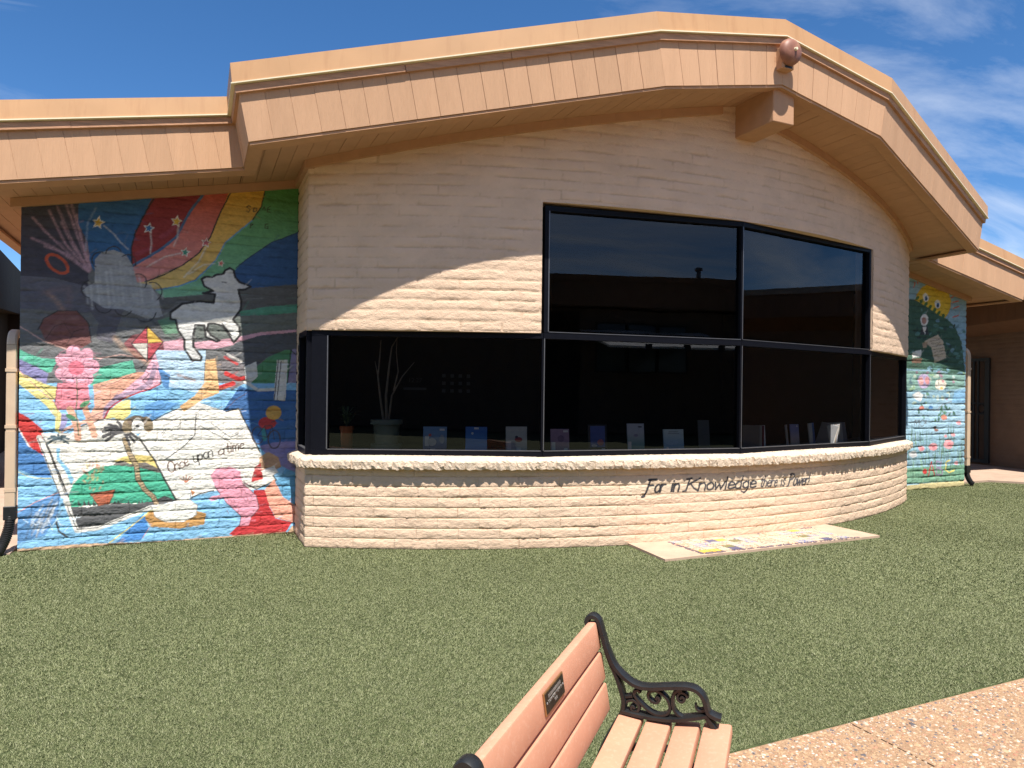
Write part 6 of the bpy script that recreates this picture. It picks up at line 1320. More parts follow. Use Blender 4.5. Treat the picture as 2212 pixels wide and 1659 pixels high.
cv_left = Canvas(-6840, -4320, -20, 3840, 4, '55575a'); cv_left.run(MURAL_L)
cv_right = Canvas(4300, 6840, -20, 3840, 8, '8fb6c8'); cv_right.run(MURAL_R)
cv_text = Canvas(-1500, 1500, 380, 820, 5, CREAM, 3)
a_ = np.clip(1.1 - np.abs(cv_text.S) / 1330, 0, .16) * 5 * np.clip(1 - np.abs(cv_text.Z - 590) / 95, 0, 1) ** .5
cv_text.put((slice(None), slice(None)), np.clip(a_ * .75, 0, .7), (.66, .57, .42))
cv_text.text('For in', (-1120, 528), (-720, 532), 132, '24252a', 22, .28, ('45474d', 9))
cv_text.text('Knowledge', (-650, 535), (300, 528), 125, '2f3035', 20, .28, ('4c4e55', 8))
cv_text.text('there is', (355, 530), (755, 522), 120, '424248', 16, .28, ('66666c', 5))
cv_text.text('Power!', (800, 522), (1170, 507), 134, '3e3e44', 19, .28, ('5c5c62', 6))

# ------------------------------------------------------------------ the library building
R = 8.583; SC = 4.338; YC = -math.sqrt(R * R - SC * SC); YM = -6.661; XM = 6.822
ZR, KS = 4.66, 0.2
CH, BL = .1016, .4064
def zs(s): return ZR - KS * abs(s)
AMAX = R * math.asin(SC / R)
def arc(a, d, z): return ((R + d) * np.sin(a / R), -(R + d) * np.cos(a / R), z)
def a_of(s): return R * math.asin(s / R)

lib = empty('library_building')
tag(lib, 'tan library building with curved bay, dark ribbon windows and painted mural walls', 'building')

def relief(u, z, seed, jh=.0048, jv=.0045, amp=1., fill=0.):
    """outward relief of slump-block masonry, in metres"""
    zw = z + .012 * (vnoise(u * 4, z * 9, seed + 31) - .5) + .006 * (vnoise(u * 17, z * 9, seed + 33) - .5)
    row = np.floor(zw / CH); fz = zw - row * CH
    off = (row % 2) * BL * .5 + .05 * (hash2(row, 7, seed) - .5)
    uu = u + off + .01 * (vnoise(u * 8, z * 12, seed + 5) - .5)
    cl = np.floor(uu / BL); fu = uu - cl * BL
    rw = .010 + .018 * vnoise(u * 6, z * 14, seed + 3)
    ph = ss(np.minimum(fz, CH - fz) / rw); pv = ss(np.minimum(fu, BL - fu) / (rw * .8))
    keep = (1 - fill * ss((vnoise(u * 1.6, z * 3.2, seed + 8) - .25) * 2.2)) * np.clip(1.5 * vnoise(u * 5, z * 9.84, seed + 12), .12, 1.2)
    keepv = keep * (.2 + 1.2 * hash2(cl, row, seed + 4))
    bulge = (.0026 * np.sin(np.pi * np.clip(fz / CH, 0, 1)) + .0018 * (1 - fz / CH) * ph * vnoise(u * 4, z * 9.84, seed + 15)) * (1 - .6 * fill)
    d = -jh * (1 - ph) * keep - jv * (1 - pv) * keepv * ph + bulge + (hash2(cl, row, seed) - .5) * .0045 * ph * pv * (1 - .7 * fill)
    rough = amp * (1 - .35 * fill)
    d += rough * (.0045 * (vnoise(u * 9, z * 26, seed + 1) - .5) + .0045 * (vnoise(u * 28, z * 66, seed + 2) - .5) + .004 * (vnoise(u * 70, z * 120, seed + 6) - .5))
    return d

def patch(name, us, zz, mapf, seed, material, parent, paint=None, mask=None, base=CREAM, joint_shade_dirt=.32, **kw):
    """one sheet of masonry relief on the grid us x zz, its rim turned back into the wall"""
    up_ = np.concatenate(([us[0]], us, [us[-1]])); zp = np.concatenate(([zz[0]], zz, [zz[-1]]))
    U, Z = np.meshgrid(up_, zp); D = relief(U, Z, seed, **kw)
    D[0, :] = D[-1, :] = D[:, 0] = D[:, -1] = -.055
    x, y, z = mapf(U, D, Z); nx = len(up_); nz = len(zp)
    V = np.stack([x, y, z], -1).reshape(-1, 3)
    i, j = np.meshgrid(np.arange(nx - 1), np.arange(nz - 1)); q = j * nx + i
    Fc = np.stack([q, q + 1, q + nx + 1, q + nx], -1).reshape(-1, 4)
    if mask is not None:
        cu = (.5 * (U[:-1, :-1] + U[1:, 1:])); cz = .5 * (Z[:-1, :-1] + Z[1:, 1:]); Fc = Fc[mask(cu, cz).ravel()]
    colr = paint(U, Z) if paint is not None else np.tile(np.asarray(base, float), U.shape + (1,))
    Dn = relief(U, Z, seed, **kw); joint_dark = np.clip(-(Dn + .001) / .006, 0, 1) * joint_shade_dirt  # joint shade painted into the vertex colour so courses show, with joint dirt
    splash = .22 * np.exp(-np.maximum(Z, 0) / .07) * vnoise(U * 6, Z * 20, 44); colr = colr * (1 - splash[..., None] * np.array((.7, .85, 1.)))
    colr = (colr * (1 - joint_dark[..., None] * np.array((.75, .85, 1.)))).reshape(-1, 3)
    me = np_mesh(name, V, Fc, 4, colr, smooth=True)
    return link(name, me, material, parent)

def bricks(rows, u0, u1, mapf, seed, material, parent, step, paint=None, finer=None, **kw):
    """single blocks, each an object"""
    for r in rows:
        off = (r % 2) * BL * .5 + .05 * (float(hash2(r, 7, seed)) - .5)
        c0 = math.floor((u0 + off) / BL); c1 = math.floor((u1 + off) / BL)
        for c in range(c0, c1 + 1):
            a, b = max(u0, c * BL - off), min(u1, (c + 1) * BL - off)
            if b - a < .012: continue
            mt, pt, stp = material, paint, step
            if finer and finer[0](.5 * (a + b), (r + .5) * CH): mt, pt, stp = finer[1], finer[2], finer[3]
            us = np.linspace(a, b, max(3, int((b - a) / stp) + 1)); zz = np.linspace(r * CH, (r + 1) * CH, max(4, int(CH / stp) + 1))
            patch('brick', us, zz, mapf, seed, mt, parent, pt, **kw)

# curved bay: single blocks below the sill, one continuous painted-over sheet above
bay = empty('bay_wall', lib)
has_text = lambda a, z: abs(a) < 1.45 and .40 < z < .74
bricks(range(0, 8), -AMAX, AMAX, arc, 3, m_wall, bay, .0095, finer=(has_text, m_letter, lambda U, Z: cv_text.sample(U, Z), .0065))
WL, WR, WT, WB = a_of(-2.19) - .035, a_of(2.57) + .035, 3.43, 2.13
def bay_mask(u, z):
    s = R * np.sin(u / R); return ~((u > WL) & (u < WR) & (z < WT)) & (z < ZR - KS * np.abs(s) + .02)
kind(patch('upper_brickwork', np.arange(-AMAX, AMAX + .001, .0145), np.arange(WB, 4.68, .0125), arc, 3, m_wall, bay, mask=bay_mask, joint_shade_dirt=.26, jh=.008, jv=.009, fill=.5), 'stuff')
# reveals above and beside the windows, and the wall's own thickness
def ring(mb, a0, a1, z, r0, r1, n=60, zt=None):
    for i in range(n):
        p, q = a0 + (a1 - a0) * i / n, a0 + (a1 - a0) * (i + 1) / n; z2 = zt if zt else z + .03
        A_, B_, C_, D_ = arc(p, r1, 0), arc(q, r1, 0), arc(q, r0, 0), arc(p, r0, 0)
        mb.hexa([(A_[0], A_[1], z), (B_[0], B_[1], z), (C_[0], C_[1], z), (D_[0], D_[1], z), (A_[0], A_[1], z2), (B_[0], B_[1], z2), (C_[0], C_[1], z2), (D_[0], D_[1], z2)])
for a, b, z, r1, n_, zt in ((-AMAX + .01, WL, WB + .003, -.004, 24, None), (WR, AMAX - .01, WB + .003, -.004, 24, None), (WL, WR, WT + .003, -.004, 60, None), (WL - .02, WL, WB + .04, -.006, 1, WT), (WR, WR + .02, WB + .04, -.006, 1, WT), (-AMAX + .01, AMAX - .01, 0., -.06, 60, .9)):
    mb = MB(); ring(mb, a, b, z, -.22, r1, n_, zt); mb.build('reveal', m_plain, bay)
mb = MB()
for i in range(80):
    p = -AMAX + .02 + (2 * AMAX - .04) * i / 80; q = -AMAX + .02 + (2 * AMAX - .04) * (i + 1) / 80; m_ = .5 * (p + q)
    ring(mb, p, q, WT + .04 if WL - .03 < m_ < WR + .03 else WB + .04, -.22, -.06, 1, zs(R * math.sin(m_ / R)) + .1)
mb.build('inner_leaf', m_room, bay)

# straight mural walls and the short returns beside the bay
mw_l = empty('mural_wall', lib); mw_l['label'] = 'wall painted with rainbow bands, lamb, stars and open book'
flat = lambda u, d, z: (u, YM - d, z)
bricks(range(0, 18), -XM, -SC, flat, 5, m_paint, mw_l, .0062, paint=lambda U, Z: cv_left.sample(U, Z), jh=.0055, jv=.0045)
ML_top = lambda u, z: z < ZR - KS * np.abs(u) + .02
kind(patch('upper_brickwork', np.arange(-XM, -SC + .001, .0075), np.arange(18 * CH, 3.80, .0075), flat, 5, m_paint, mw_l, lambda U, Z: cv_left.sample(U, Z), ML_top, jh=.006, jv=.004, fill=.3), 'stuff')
mw_r = empty('mural_wall', lib); mw_r['label'] = 'wall painted with smiling sun, bush, scroll, flowers and letters'
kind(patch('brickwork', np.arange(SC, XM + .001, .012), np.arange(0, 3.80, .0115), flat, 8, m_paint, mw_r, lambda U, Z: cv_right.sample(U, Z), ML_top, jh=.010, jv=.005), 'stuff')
retL = lambda u, d, z: (-SC - d, u, z); retR = lambda u, d, z: (SC + d, -u, z)
rw_l = empty('bay_return_wall', lib)
rmask = lambda u, z: ((z < .80) | (z > WB) | (u > -6.80)) & (z < zs(SC) + .02)
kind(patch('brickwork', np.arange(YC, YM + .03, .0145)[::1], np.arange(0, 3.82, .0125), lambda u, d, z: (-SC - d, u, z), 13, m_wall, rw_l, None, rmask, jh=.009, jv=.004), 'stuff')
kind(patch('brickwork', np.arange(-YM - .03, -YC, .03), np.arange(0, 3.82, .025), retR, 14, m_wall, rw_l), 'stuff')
MB().box(-XM + .05, -SC - .05, YM + .06, YM + .25, 0, 3.2).box(SC + .05, XM - .05, YM + .06, YM + .25, 0, 3.2).build('mural_wall_core', m_plain, lib)
mb = MB()
for s in (-1, 1): mb.box(min(s * (XM - .004), s * (XM - .2)), max(s * (XM - .004), s * (XM - .2)), YM + .03, 2.0, 0, 3.29)
mb.box(-XM, XM, 1.8, 2.0, 0, 4.6)
mb.build('rear_wall', m_plain, lib)

# roof edge: plan of the eave, going from left to right
EAVE = [(-7.33, 2.0), (-7.33, -7.29), (-4.93, -7.29), (-4.93, -8.05), (-1.42, -9.19), (0, -9.19), (1.42, -9.19), (4.93, -8.05), (4.93, -7.29), (7.33, -7.29), (7.33, 2.0)]
def offset(pts, d):
    out = []; n = len(pts)
    for i in range(n):
        ds = []
        for a, b in ((i - 1, i), (i, i + 1)):
            if a >= 0 and b < n:
                t = (Vector(pts[b]) - Vector(pts[a])).normalized(); ds.append(Vector((t.y, -t.x)))
        if len(ds) == 1: m_ = ds[0] * d
        else:
            m_ = (ds[0] + ds[1]); m_ = m_ * (d / max(m_.dot(ds[0]), .15))
        out.append((pts[i][0] + m_.x, pts[i][1] + m_.y))
    return out
def sweep_seg(prof, i, t0=0., t1=1., extra=0.):
    """closed profile [(d, dz)] swept along eave segment i between t0 and t1"""
    mb_ = MB(); n = len(prof); ends = []
    for t in (t0, t1):
        ring_ = []
        for d, dz in prof:
            o = offset(EAVE, d + extra); p = Vector(o[i]).lerp(Vector(o[i + 1]), t); b = Vector(EAVE[i]).lerp(Vector(EAVE[i + 1]), t)
            sh = 0. if abs(b.x) < 1e-6 else math.copysign(KS * dz * min(1., abs(b.x) / 1.42), b.x)
            ring_.append((p.x + sh, p.y, zs(b.x) + dz))
        ends.append(ring_)
    mb_.add(ends[0] + ends[1], [tuple(range(n - 1, -1, -1)), tuple(range(n, 2 * n))] + [(k, (k + 1) % n, n + (k + 1) % n, n + k) for k in range(n)])
    return mb_
eave = empty('roof_edge', lib)
CAPP = [(.048, .468), (.030, .638), (-.16, .652), (-.16, .60), (-.01, .59), (-.01, .468)]
HEM = [(.058, .4565), (.058, .4665), (-.006, .4665), (-.006, .4565)]
STRIP = [(.030, .392), (.030, .4505), (-.008, .4505), (-.008, .392)]
EDGE = [(-.012, -.026), (-.012, -.003), (-.125, -.003), (-.125, -.026)]
for i in range(len(EAVE) - 1):
    L_ = (Vector(EAVE[i + 1]) - Vector(EAVE[i])).length; n = max(1, round(L_ / 3.0)); cuts = [0.] + [(k + rng.uniform(-.18, .18)) / n for k in range(1, n)] + [1.]
    if i == 3: cuts = [0., .13, .80, 1.]
    for k in range(len(cuts) - 1):
        e_ = .0025 * (k % 2); g = .0012 / L_
        sweep_seg(CAPP, i, cuts[k] + (g if k else 0), cuts[k + 1] - (g if k < len(cuts) - 2 else 0), e_).build('metal_cap', m_cap, eave)
    sweep_seg(HEM, i).build('metal_hem', m_hem, eave)
    n = max(1, round(L_ / 1.3)); cuts = [0.] + [(k + rng.uniform(-.25, .25)) / n for k in range(1, n)] + [1.]
    for k in range(n): sweep_seg(STRIP, i, cuts[k] + (.0015 if k else 0), cuts[k + 1], rng.uniform(-.003, .003)).build('wood_strip', m_strip, eave)
    sweep_seg(EDGE, i).build('soffit_edge_board', m_trim, eave)
    # upright siding boards, each its own piece
    n = max(1, round(L_ / .203))
    for k in range(n):
        g = .0022 / L_; prof = [(0.0, 0.0), (0.0, .40), (-.016, .40), (-.016, 0.0)]
        sweep_seg(prof, i, k / n + (g if k else 0), (k + 1) / n - (g if k < n - 1 else 0), rng.uniform(-.0012, .0012)).build('siding_board', m_siding, eave)
    sweep_seg([(-.012, .003), (-.012, .6), (-.05, .6), (-.05, .003)], i).build('siding_backing', m_trim, eave)
# soffit boards
def eave_y(s):
    a = abs(s)
    if a < 1.42: return -9.19
    if a < 4.93: return -9.19 + (a - 1.42) / (4.93 - 1.42) * (9.19 - 8.05)
    return -7.29
sof = empty('soffit', lib)
def wall_y(s): return -math.sqrt(max(R * R - s * s, 0)) + .06 if abs(s) < SC else YM + .06
bw = .1365
nb = int(7.30 / bw)
for sd in (-1, 1):
    for k in range(nb + 1):
        a = k * bw + .002; b = min((k + 1) * bw - .002, 7.318)
        if b - a < .01: continue
        for lo, hi in (([a, b],) if not (a < 4.93 < b) else ([a, 4.926], [4.934, b])):
            s0, s1 = sd * lo, sd * hi
            yb0 = wall_y(s0) if lo < 6.72 else 1.9; yb1 = wall_y(s1) if hi < 6.72 else 1.9
            y0, y1 = eave_y(s0) + .018, eave_y(s1) + .018
            jz = rng.uniform(-.0015, .0015); z0, z1 = zs(s0) + jz, zs(s1) + jz
            MB().hexa([(s0, y0, z0), (s1, y1, z1), (s1, yb1, z1), (s0, yb0, z0), (s0, y0, z0 + .018), (s1, y1, z1 + .018), (s1, yb1, z1 + .018), (s0, yb0, z0 + .018)]).build('soffit_board', m_soffit, sof)
# roof planes
mb = MB()
for sd in (-1, 1):
    pts = [(sd * 7.42, 2.0), (sd * 7.42, -7.26), (sd * 5.02, -7.26), (sd * 5.02, -8.0), (sd * 1.54, -9.15), (0, -9.15), (0, 2.0)]
    if sd < 0: pts = pts[::-1]
    n = len(pts)
    mb.add([(x, y, zs(x) + .60) for x, y in pts] + [(x, y, zs(x) + .56) for x, y in pts], [tuple(range(n)), tuple(range(2 * n - 1, n - 1, -1))])
mb.build('roof', m_roof, lib)
# ceiling inside, so that no daylight leaks into the room
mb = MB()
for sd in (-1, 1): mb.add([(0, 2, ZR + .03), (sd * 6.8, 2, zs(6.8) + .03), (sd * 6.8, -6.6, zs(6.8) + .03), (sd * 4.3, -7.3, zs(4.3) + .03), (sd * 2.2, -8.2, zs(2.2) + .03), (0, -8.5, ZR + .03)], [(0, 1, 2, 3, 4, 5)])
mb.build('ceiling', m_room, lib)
# frieze board under the soffit
fr = empty('frieze', lib)
def frieze(P, Q, h=.085, t=.042):
    MB().bar(P, Q, zs(P[0]) - h, zs(P[0]) - .002, -.05, t, (zs(Q[0]) - h, zs(Q[0]) - .002)).build('frieze_board', m_trim, fr)
N_ = 36
for i in range(N_):
    p, q = -AMAX + 2 * AMAX * i / N_, -AMAX + 2 * AMAX * (i + 1) / N_
    P, Q = arc(p, 0, 0), arc(q, 0, 0)
    if -.2 < .5 * (P[0] + Q[0]) < .3: continue
    frieze(P, Q)
frieze((-SC, YM), (-SC, YC - .03)); frieze((SC, YC - .03), (SC, YM)); frieze((-6.90, YM), (-SC, YM)); frieze((SC, YM), (6.90, YM))
mb = MB(); mb.box(-.055, .225, -9.13, -8.40, 4.305, 4.66); beam = mb.build('ridge_beam', m_trim, lib, bevel=.008)

# sill of rough blocks
sill = empty('window_sill', lib)
def sill_block(fmap, a, b):
    us = np.linspace(a, b, 5); prof = [(-.10, .912), (-.02, .906), (.05, .884), (.074, .872), (.080, .858), (.081, .825), (.076, .795), (.0, .785)]
    V = []; Fc = []; dj = rng.uniform(-.007, .007); zj = rng.uniform(-.006, .003)
    for iu, u in enumerate(us):
        e_ = 1 - abs(iu - 2) / 2
        for ip, (d, z) in enumerate(prof):
            k = 1 if 2 < ip < 7 else .15
            dd = d + k * (dj + rng.uniform(-.007, .007) - .009 * (1 - ss(e_ * 1.6))); z2 = z + (zj - .008 * ss(e_) + rng.uniform(-.004, .004) if ip >= 5 else rng.uniform(-.002, .002))
            V.append(fmap(u, dd, z2))
    npf = len(prof)
    for iu in range(4):
        for ip in range(npf - 1): Fc.append((iu * npf + ip, iu * npf + ip + 1, (iu + 1) * npf + ip + 1, (iu + 1) * npf + ip))
    Fc.append(tuple(range(npf))); Fc.append(tuple(range(5 * npf - 1, 4 * npf - 1, -1)))
    MB().add([tuple(float(c) for c in v) for v in V], Fc).build('sill_block', m_sill, sill)
nS = 92
for i in range(nS): sill_block(arc, -AMAX - .02 + (2 * AMAX + .04) * i / nS, -AMAX - .02 + (2 * AMAX + .04) * (i + 1) / nS)
for i in range(8):
    a, b = YC - .02 + .76 * i / 8, YC - .02 + .76 * (i + 1) / 8
    sill_block(lambda u, d, z: (-SC - d, u, z), a, b)

# ribbon windows: flat panes between posts on the curve
GS = [-4.30, -2.19, .08, 2.57, 4.30]
def gp(s, d=-.03): t = s / R; r_ = R + d; return ((r_) * t, -(r_) * math.sqrt(1 - t * t))
def window(name, P, Q, z0, z1, rails=(.055, .055), post=(.05, .05), zq=None):
    w = empty('window', lib)
    mb_ = MB(); zt = zq if zq else z1
    P_, Q_ = Vector(P), Vector(Q); t = (Q_ - P_).normalized(); Ld = (Q_ - P_).length
    slope = (zt - z1) / Ld
    mb_.bar(P, Q, z0, z0 + rails[0], -.09, .02)
    mb_.bar(P, Q, z1 - rails[1], z1, -.09, .02, (zt - rails[1], zt))
    a = P_ + t * post[0]; b = Q_ - t * post[1]
    if post[0]: mb_.bar(P, a, z0 + rails[0] + .0005, z1 - rails[1] - .0005, -.088, .018)
    if post[1]: mb_.bar(b, Q, z0 + rails[0] + .0005, zt - rails[1] - .0005, -.088, .018)
    mb_.build('frame', m_metal, w)
    al = MB(); al.bar(a, b, z0 + rails[0], z0 + rails[0] + .007, -.012, .023)
    if post[0]: al.bar(a - t * .010, a, z0 + rails[0] + .008, z1 - rails[1], .0185, .0215)
    al.build('bead', m_alu, w)
    n = Vector((t.y, -t.x)) * -.03
    A_, B_ = a + n - t * .01, b + n + t * .01
    link('pane', np_mesh('pane', [(A_.x, A_.y, z0 + .03), (B_.x, B_.y, z0 + .03), (B_.x, B_.y, zt - .03), (A_.x, A_.y, z1 - .03)], [(0, 1, 2, 3)]), m_glass, w)
    return w
ZB, ZT = .905, 2.135
window('', gp(GS[0]), gp(GS[1]), ZB, ZT, post=(.16, .012))
window('', gp(GS[1]), gp(GS[2]), ZB, ZT, post=(.012, .012))
window('', gp(GS[2]), gp(GS[3]), ZB, ZT, post=(.012, .012))
window('', gp(GS[3]), gp(GS[4]), ZB, ZT, post=(.012, .05))
window('', gp(GS[1]), gp(GS[2]), ZT + .004, 3.40, rails=(.004, .05), post=(.05, .012), zq=3.425)
window('', gp(GS[2]), gp(GS[3]), ZT + .004, 3.425, rails=(.004, .05), post=(.012, .035), zq=3.44)
window('', (-SC + .02, -6.83), (-SC + .02, YC + .02), ZB, ZT, post=(.03, .03))
# room behind the glass
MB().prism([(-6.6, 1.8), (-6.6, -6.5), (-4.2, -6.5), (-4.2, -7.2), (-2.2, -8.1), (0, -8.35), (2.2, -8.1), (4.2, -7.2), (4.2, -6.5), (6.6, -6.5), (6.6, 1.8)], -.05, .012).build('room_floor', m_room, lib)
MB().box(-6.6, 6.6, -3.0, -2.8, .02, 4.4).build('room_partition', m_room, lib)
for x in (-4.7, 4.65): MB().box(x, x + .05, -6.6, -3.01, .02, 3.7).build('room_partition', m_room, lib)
mb = MB(); ring(mb, -AMAX + .06, AMAX - .06, .905, -.55, -.14, 60, .943); mb.build('display_ledge', m_ledge, lib)

# ------------------------------------------------------------------ ground, walks, turf
big = MB(); big.add([(-400, -400, -.06), (400, -400, -.06), (400, 400, -.06), (-400, 400, -.06)], [(0, 1, 2, 3)])
kind(big.build('ground', m_ground), 'structure')
def edge_y(x):      # where the turf stops on the building side
    if x < -XM: return -6.80
    if x <= -SC or (SC <= x <= XM): return YM - .004
    if abs(x) < SC: return -math.sqrt(R * R - x * x) - .004
    if x < 7.9: return -6.45
    return -6.45 - (x - 7.9) * 1.25
lawn = MB(); xs = [-15 + i * .25 for i in range(106)]
for a, b in zip(xs[:-1], xs[1:]):
    lawn.add([(a, -12.135, 0), (b, -12.135, 0), (b, min(edge_y(b) + .1, -6.3), 0), (a, min(edge_y(a) + .1, -6.3), 0)], [(0, 1, 2, 3)])
kind(lawn.build('lawn', m_turfbase), 'structure')

def turf():
    g = np.random.default_rng(5); V = []; Cc = []
    def zone(d0, d1, dens, w, h):
        A = (9.6 + 9.6) * 5.7; n = int(A * dens); x = g.uniform(-9.6, 9.6, n); y = g.uniform(-12.15, -6.42, n)
        dd = np.hypot(x - CAM.x, y - CAM.y)
        lo = d0 + g.uniform(-.5, .5, n) * (d0 > 0); hi = d1 + g.uniform(-.5, .5, n)
        fx, fy = x - CAM.x, y - CAM.y; fwd = fx * math.sin(PHI) + fy * math.cos(PHI); sid = fx * math.cos(PHI) - fy * math.sin(PHI)
        ey = np.full(n, -6.45); ey[x < -XM] = -6.80
        m2 = ((x >= -XM) & (x <= -SC)) | ((x >= SC) & (x <= XM)); ey[m2] = YM - .012
        m3 = np.abs(x) < SC; ey[m3] = -np.sqrt(R * R - x[m3] ** 2) - .014
        m4 = x > 7.9; ey[m4] = -6.45 - (x[m4] - 7.9) * 1.25
        k = (dd >= lo) & (dd < hi) & (y < ey) & (np.abs(sid) < fwd * .80 + 1.2) & (fwd > 1.0)
        k &= ~((x > -1.36) & (x < 1.52) & (y > -9.20))
        k &= y > -12.15 + .045 * vnoise(x * 9, x * 0, 77)
        x, y = x[k], y[k]; n = len(x)
        an = g.uniform(0, 2 * np.pi, n); ln = g.normal(.95, .3, n) * h; hh = h * g.uniform(.6, 1.1, n)
        lean_dir = an + np.pi / 2 + g.normal(0, .6, n)
        grain = .35 * h
        ww = w * g.uniform(.7, 1.3, n); bx, by = np.cos(an) * ww / 2, np.sin(an) * ww / 2
        tx = x + np.cos(lean_dir) * ln + grain * (vnoise(x * .8, y * .8, 55) - .5) * 2; ty = y + np.sin(lean_dir) * ln - grain * .6
        P = np.stack([np.stack([x - bx, y - by, np.full(n, .001)], -1), np.stack([x + bx, y + by, np.full(n, .001)], -1), np.stack([tx, ty, hh], -1)], 1)
        V.append(P.reshape(-1, 3))
        t = g.random(n); big_ = vnoise(x * 1.1, y * 1.6, 61) * .5 + vnoise(x * 3.5, y * 5, 62) * .5
        base = np.where((t < .62)[:, None], (.215, .232, .108), np.where((t < .93)[:, None], (.238, .252, .122), (.30, .30, .175)))
        base = base * (.90 + .20 * big_)[:, None] * g.uniform(.92, 1.08, n)[:, None]
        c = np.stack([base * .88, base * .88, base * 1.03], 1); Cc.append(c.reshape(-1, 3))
    zone(0, 4.0, 42000, .0025, .0100)
    zone(4.0, 6.5, 24000, .0034, .0110)
    zone(6.5, 20, 12500, .0052, .0120)
    v = np.concatenate(V); c = np.concatenate(Cc); f = np.arange(len(v)).reshape(-1, 3)
    m_t = mat('artificial_turf_blades', (.1, .14, .05), .55, .06, 3., spec=.3, attr=True)
    o = link('turf_grass', np_mesh('turf_grass', v, f, 3, c), m_t)
    o['label'] = 'short olive green artificial turf covering the lawn'; o['category'] = 'grass'; kind(o, 'stuff')
turf()

# exposed-aggregate path with its slabs and pebbles
path = kind(empty('path'), 'structure')
m_agg = mat('aggregate_cement', (.35, .22, .13), .9, .22, 40., .8, 130, .004, .5, 300)
for k in range(-8, 9):
    x0 = -2.5 + k * 2.44
    MB().box(x0 + .005, x0 + 2.435, -17.5, -12.14, -.055, .012).build('paving_slab', m_agg, path)
def pebbles():
    g = np.random.default_rng(8); n = 52000
    x = g.uniform(-4.6, .6, n); y = -12.148 - g.random(n) ** 1.2 * 1.25
    k = np.abs((x + 2.5) % 2.44) > .012; x, y = x[k], y[k]; n = len(x)
    ico = np.array([(1, 0, 0), (.3, .95, 0), (-.8, .6, 0), (-.8, -.6, 0), (.3, -.95, 0), (.1, 0, 1), (.45, .45, .72), (-.5, .1, .8)])
    fi = np.array([(0, 1, 6), (1, 2, 7), (1, 7, 6), (2, 3, 7), (3, 4, 7), (4, 5, 7), (4, 0, 5), (0, 6, 5), (6, 7, 5)])
    r = .0058 * np.exp(g.normal(0, .36, n)); an = g.uniform(0, 6.28, n); ar = g.uniform(.55, 1, n)
    P = ico[None] * np.stack([r, r * ar, r * .42], -1)[:, None] * g.uniform(.85, 1.15, (n, 8, 1))
    X = P[..., 0] * np.cos(an)[:, None] - P[..., 1] * np.sin(an)[:, None] + x[:, None]; Y = P[..., 0] * np.sin(an)[:, None] + P[..., 1] * np.cos(an)[:, None] + y[:, None]
    V = np.stack([X, Y, P[..., 2] + .0125], -1).reshape(-1, 3); F_ = (fi[None] + (np.arange(n) * 8)[:, None, None]).reshape(-1, 3)
    pal = np.array([(.39, .245, .14), (.43, .285, .17), (.33, .195, .115), (.48, .38, .29), (.17, .145, .14), (.11, .10, .105), (.40, .19, .12), (.54, .47, .39)])
    ci = g.choice(8, n, p=[.30, .23, .18, .09, .06, .04, .05, .05]); c = np.repeat(pal[ci] * g.uniform(.85, 1.15, (n, 1)), 8, 0)
    o = link('pebble_aggregate', np_mesh('pebble_aggregate', V, F_, 3, c, True), mat('pebble', (.4, .3, .2), .65, .1, 60, attr=True), path); kind(o, 'stuff')
pebbles()

walk = MB(); walk.prism([(6.86, -5.2), (7.05, -6.40), (7.9, -6.40), (9.6, -8.5), (9.6, -12.1), (16, -12.1), (16, 3), (6.86, 3)], -.05, .035)
kind(walk.build('walk', m_walk), 'structure')
walk2 = MB(); walk2.prism([(-6.86, 5.9), (-14, 5.9), (-14, -6.75), (-6.86, -6.75)], -.05, .012)
kind(walk2.build('walk', m_walk), 'structure')

# mosaic slab in the lawn
slab = empty('mosaic_slab', loc=(0, 0, 0)); tag(slab, 'pinkish concrete slab with mosaic of hand-painted tiles set in turf', 'paving slab')
pts = [(-1.30, -8.50), (-1.37, -9.20), (1.52, -9.16), (1.50, -8.47)]
bk = [(1.50 - 2.8 * i / 12, -math.sqrt(R * R - (1.50 - 2.8 * i / 12) ** 2) - .004) for i in range(13)]
MB().prism([(-1.37, -9.20), (1.52, -9.16)] + bk, -.03, .024).build('slab', m_conc, slab)
def tile_mat(name, c, ink=None, amt=.5):
    m = mat(name, c, .3, .06, 30, spec=.5, randcol=.05)
    if ink:
        t = m.node_tree; N = t.nodes; b = N['Principled BSDF']; src = b.inputs['Base Color'].links[0].from_socket
        tc = N.new('ShaderNodeTexCoord'); oi = N.new('ShaderNodeObjectInfo'); ad = N.new('ShaderNodeVectorMath'); ad.operation = 'ADD'
        t.links.new(tc.outputs['Object'], ad.inputs[0]); t.links.new(oi.outputs['Location'], ad.inputs[1])
        nz = N.new('ShaderNodeTexNoise'); nz.inputs['Scale'].default_value = 17; nz.inputs['Detail'].default_value = 1; nz.inputs['Distortion'].default_value = 2.5; t.links.new(ad.outputs[0], nz.inputs['Vector'])
        a = N.new('ShaderNodeMath'); a.operation = 'SUBTRACT'; a.inputs[1].default_value = .5; b2 = N.new('ShaderNodeMath'); b2.operation = 'ABSOLUTE'; c2 = N.new('ShaderNodeMath'); c2.operation = 'LESS_THAN'; c2.inputs[1].default_value = .03 * amt
        t.links.new(nz.outputs[0], a.inputs[0]); t.links.new(a.outputs[0], b2.inputs[0]); t.links.new(b2.outputs[0], c2.inputs[0])
        mx_ = N.new('ShaderNodeMixRGB'); mx_.inputs[2].default_value = (*ink, 1); t.links.new(c2.outputs[0], mx_.inputs[0]); t.links.new(src, mx_.inputs[1]); t.links.new(mx_.outputs[0], b.inputs['Base Color'])
    return m
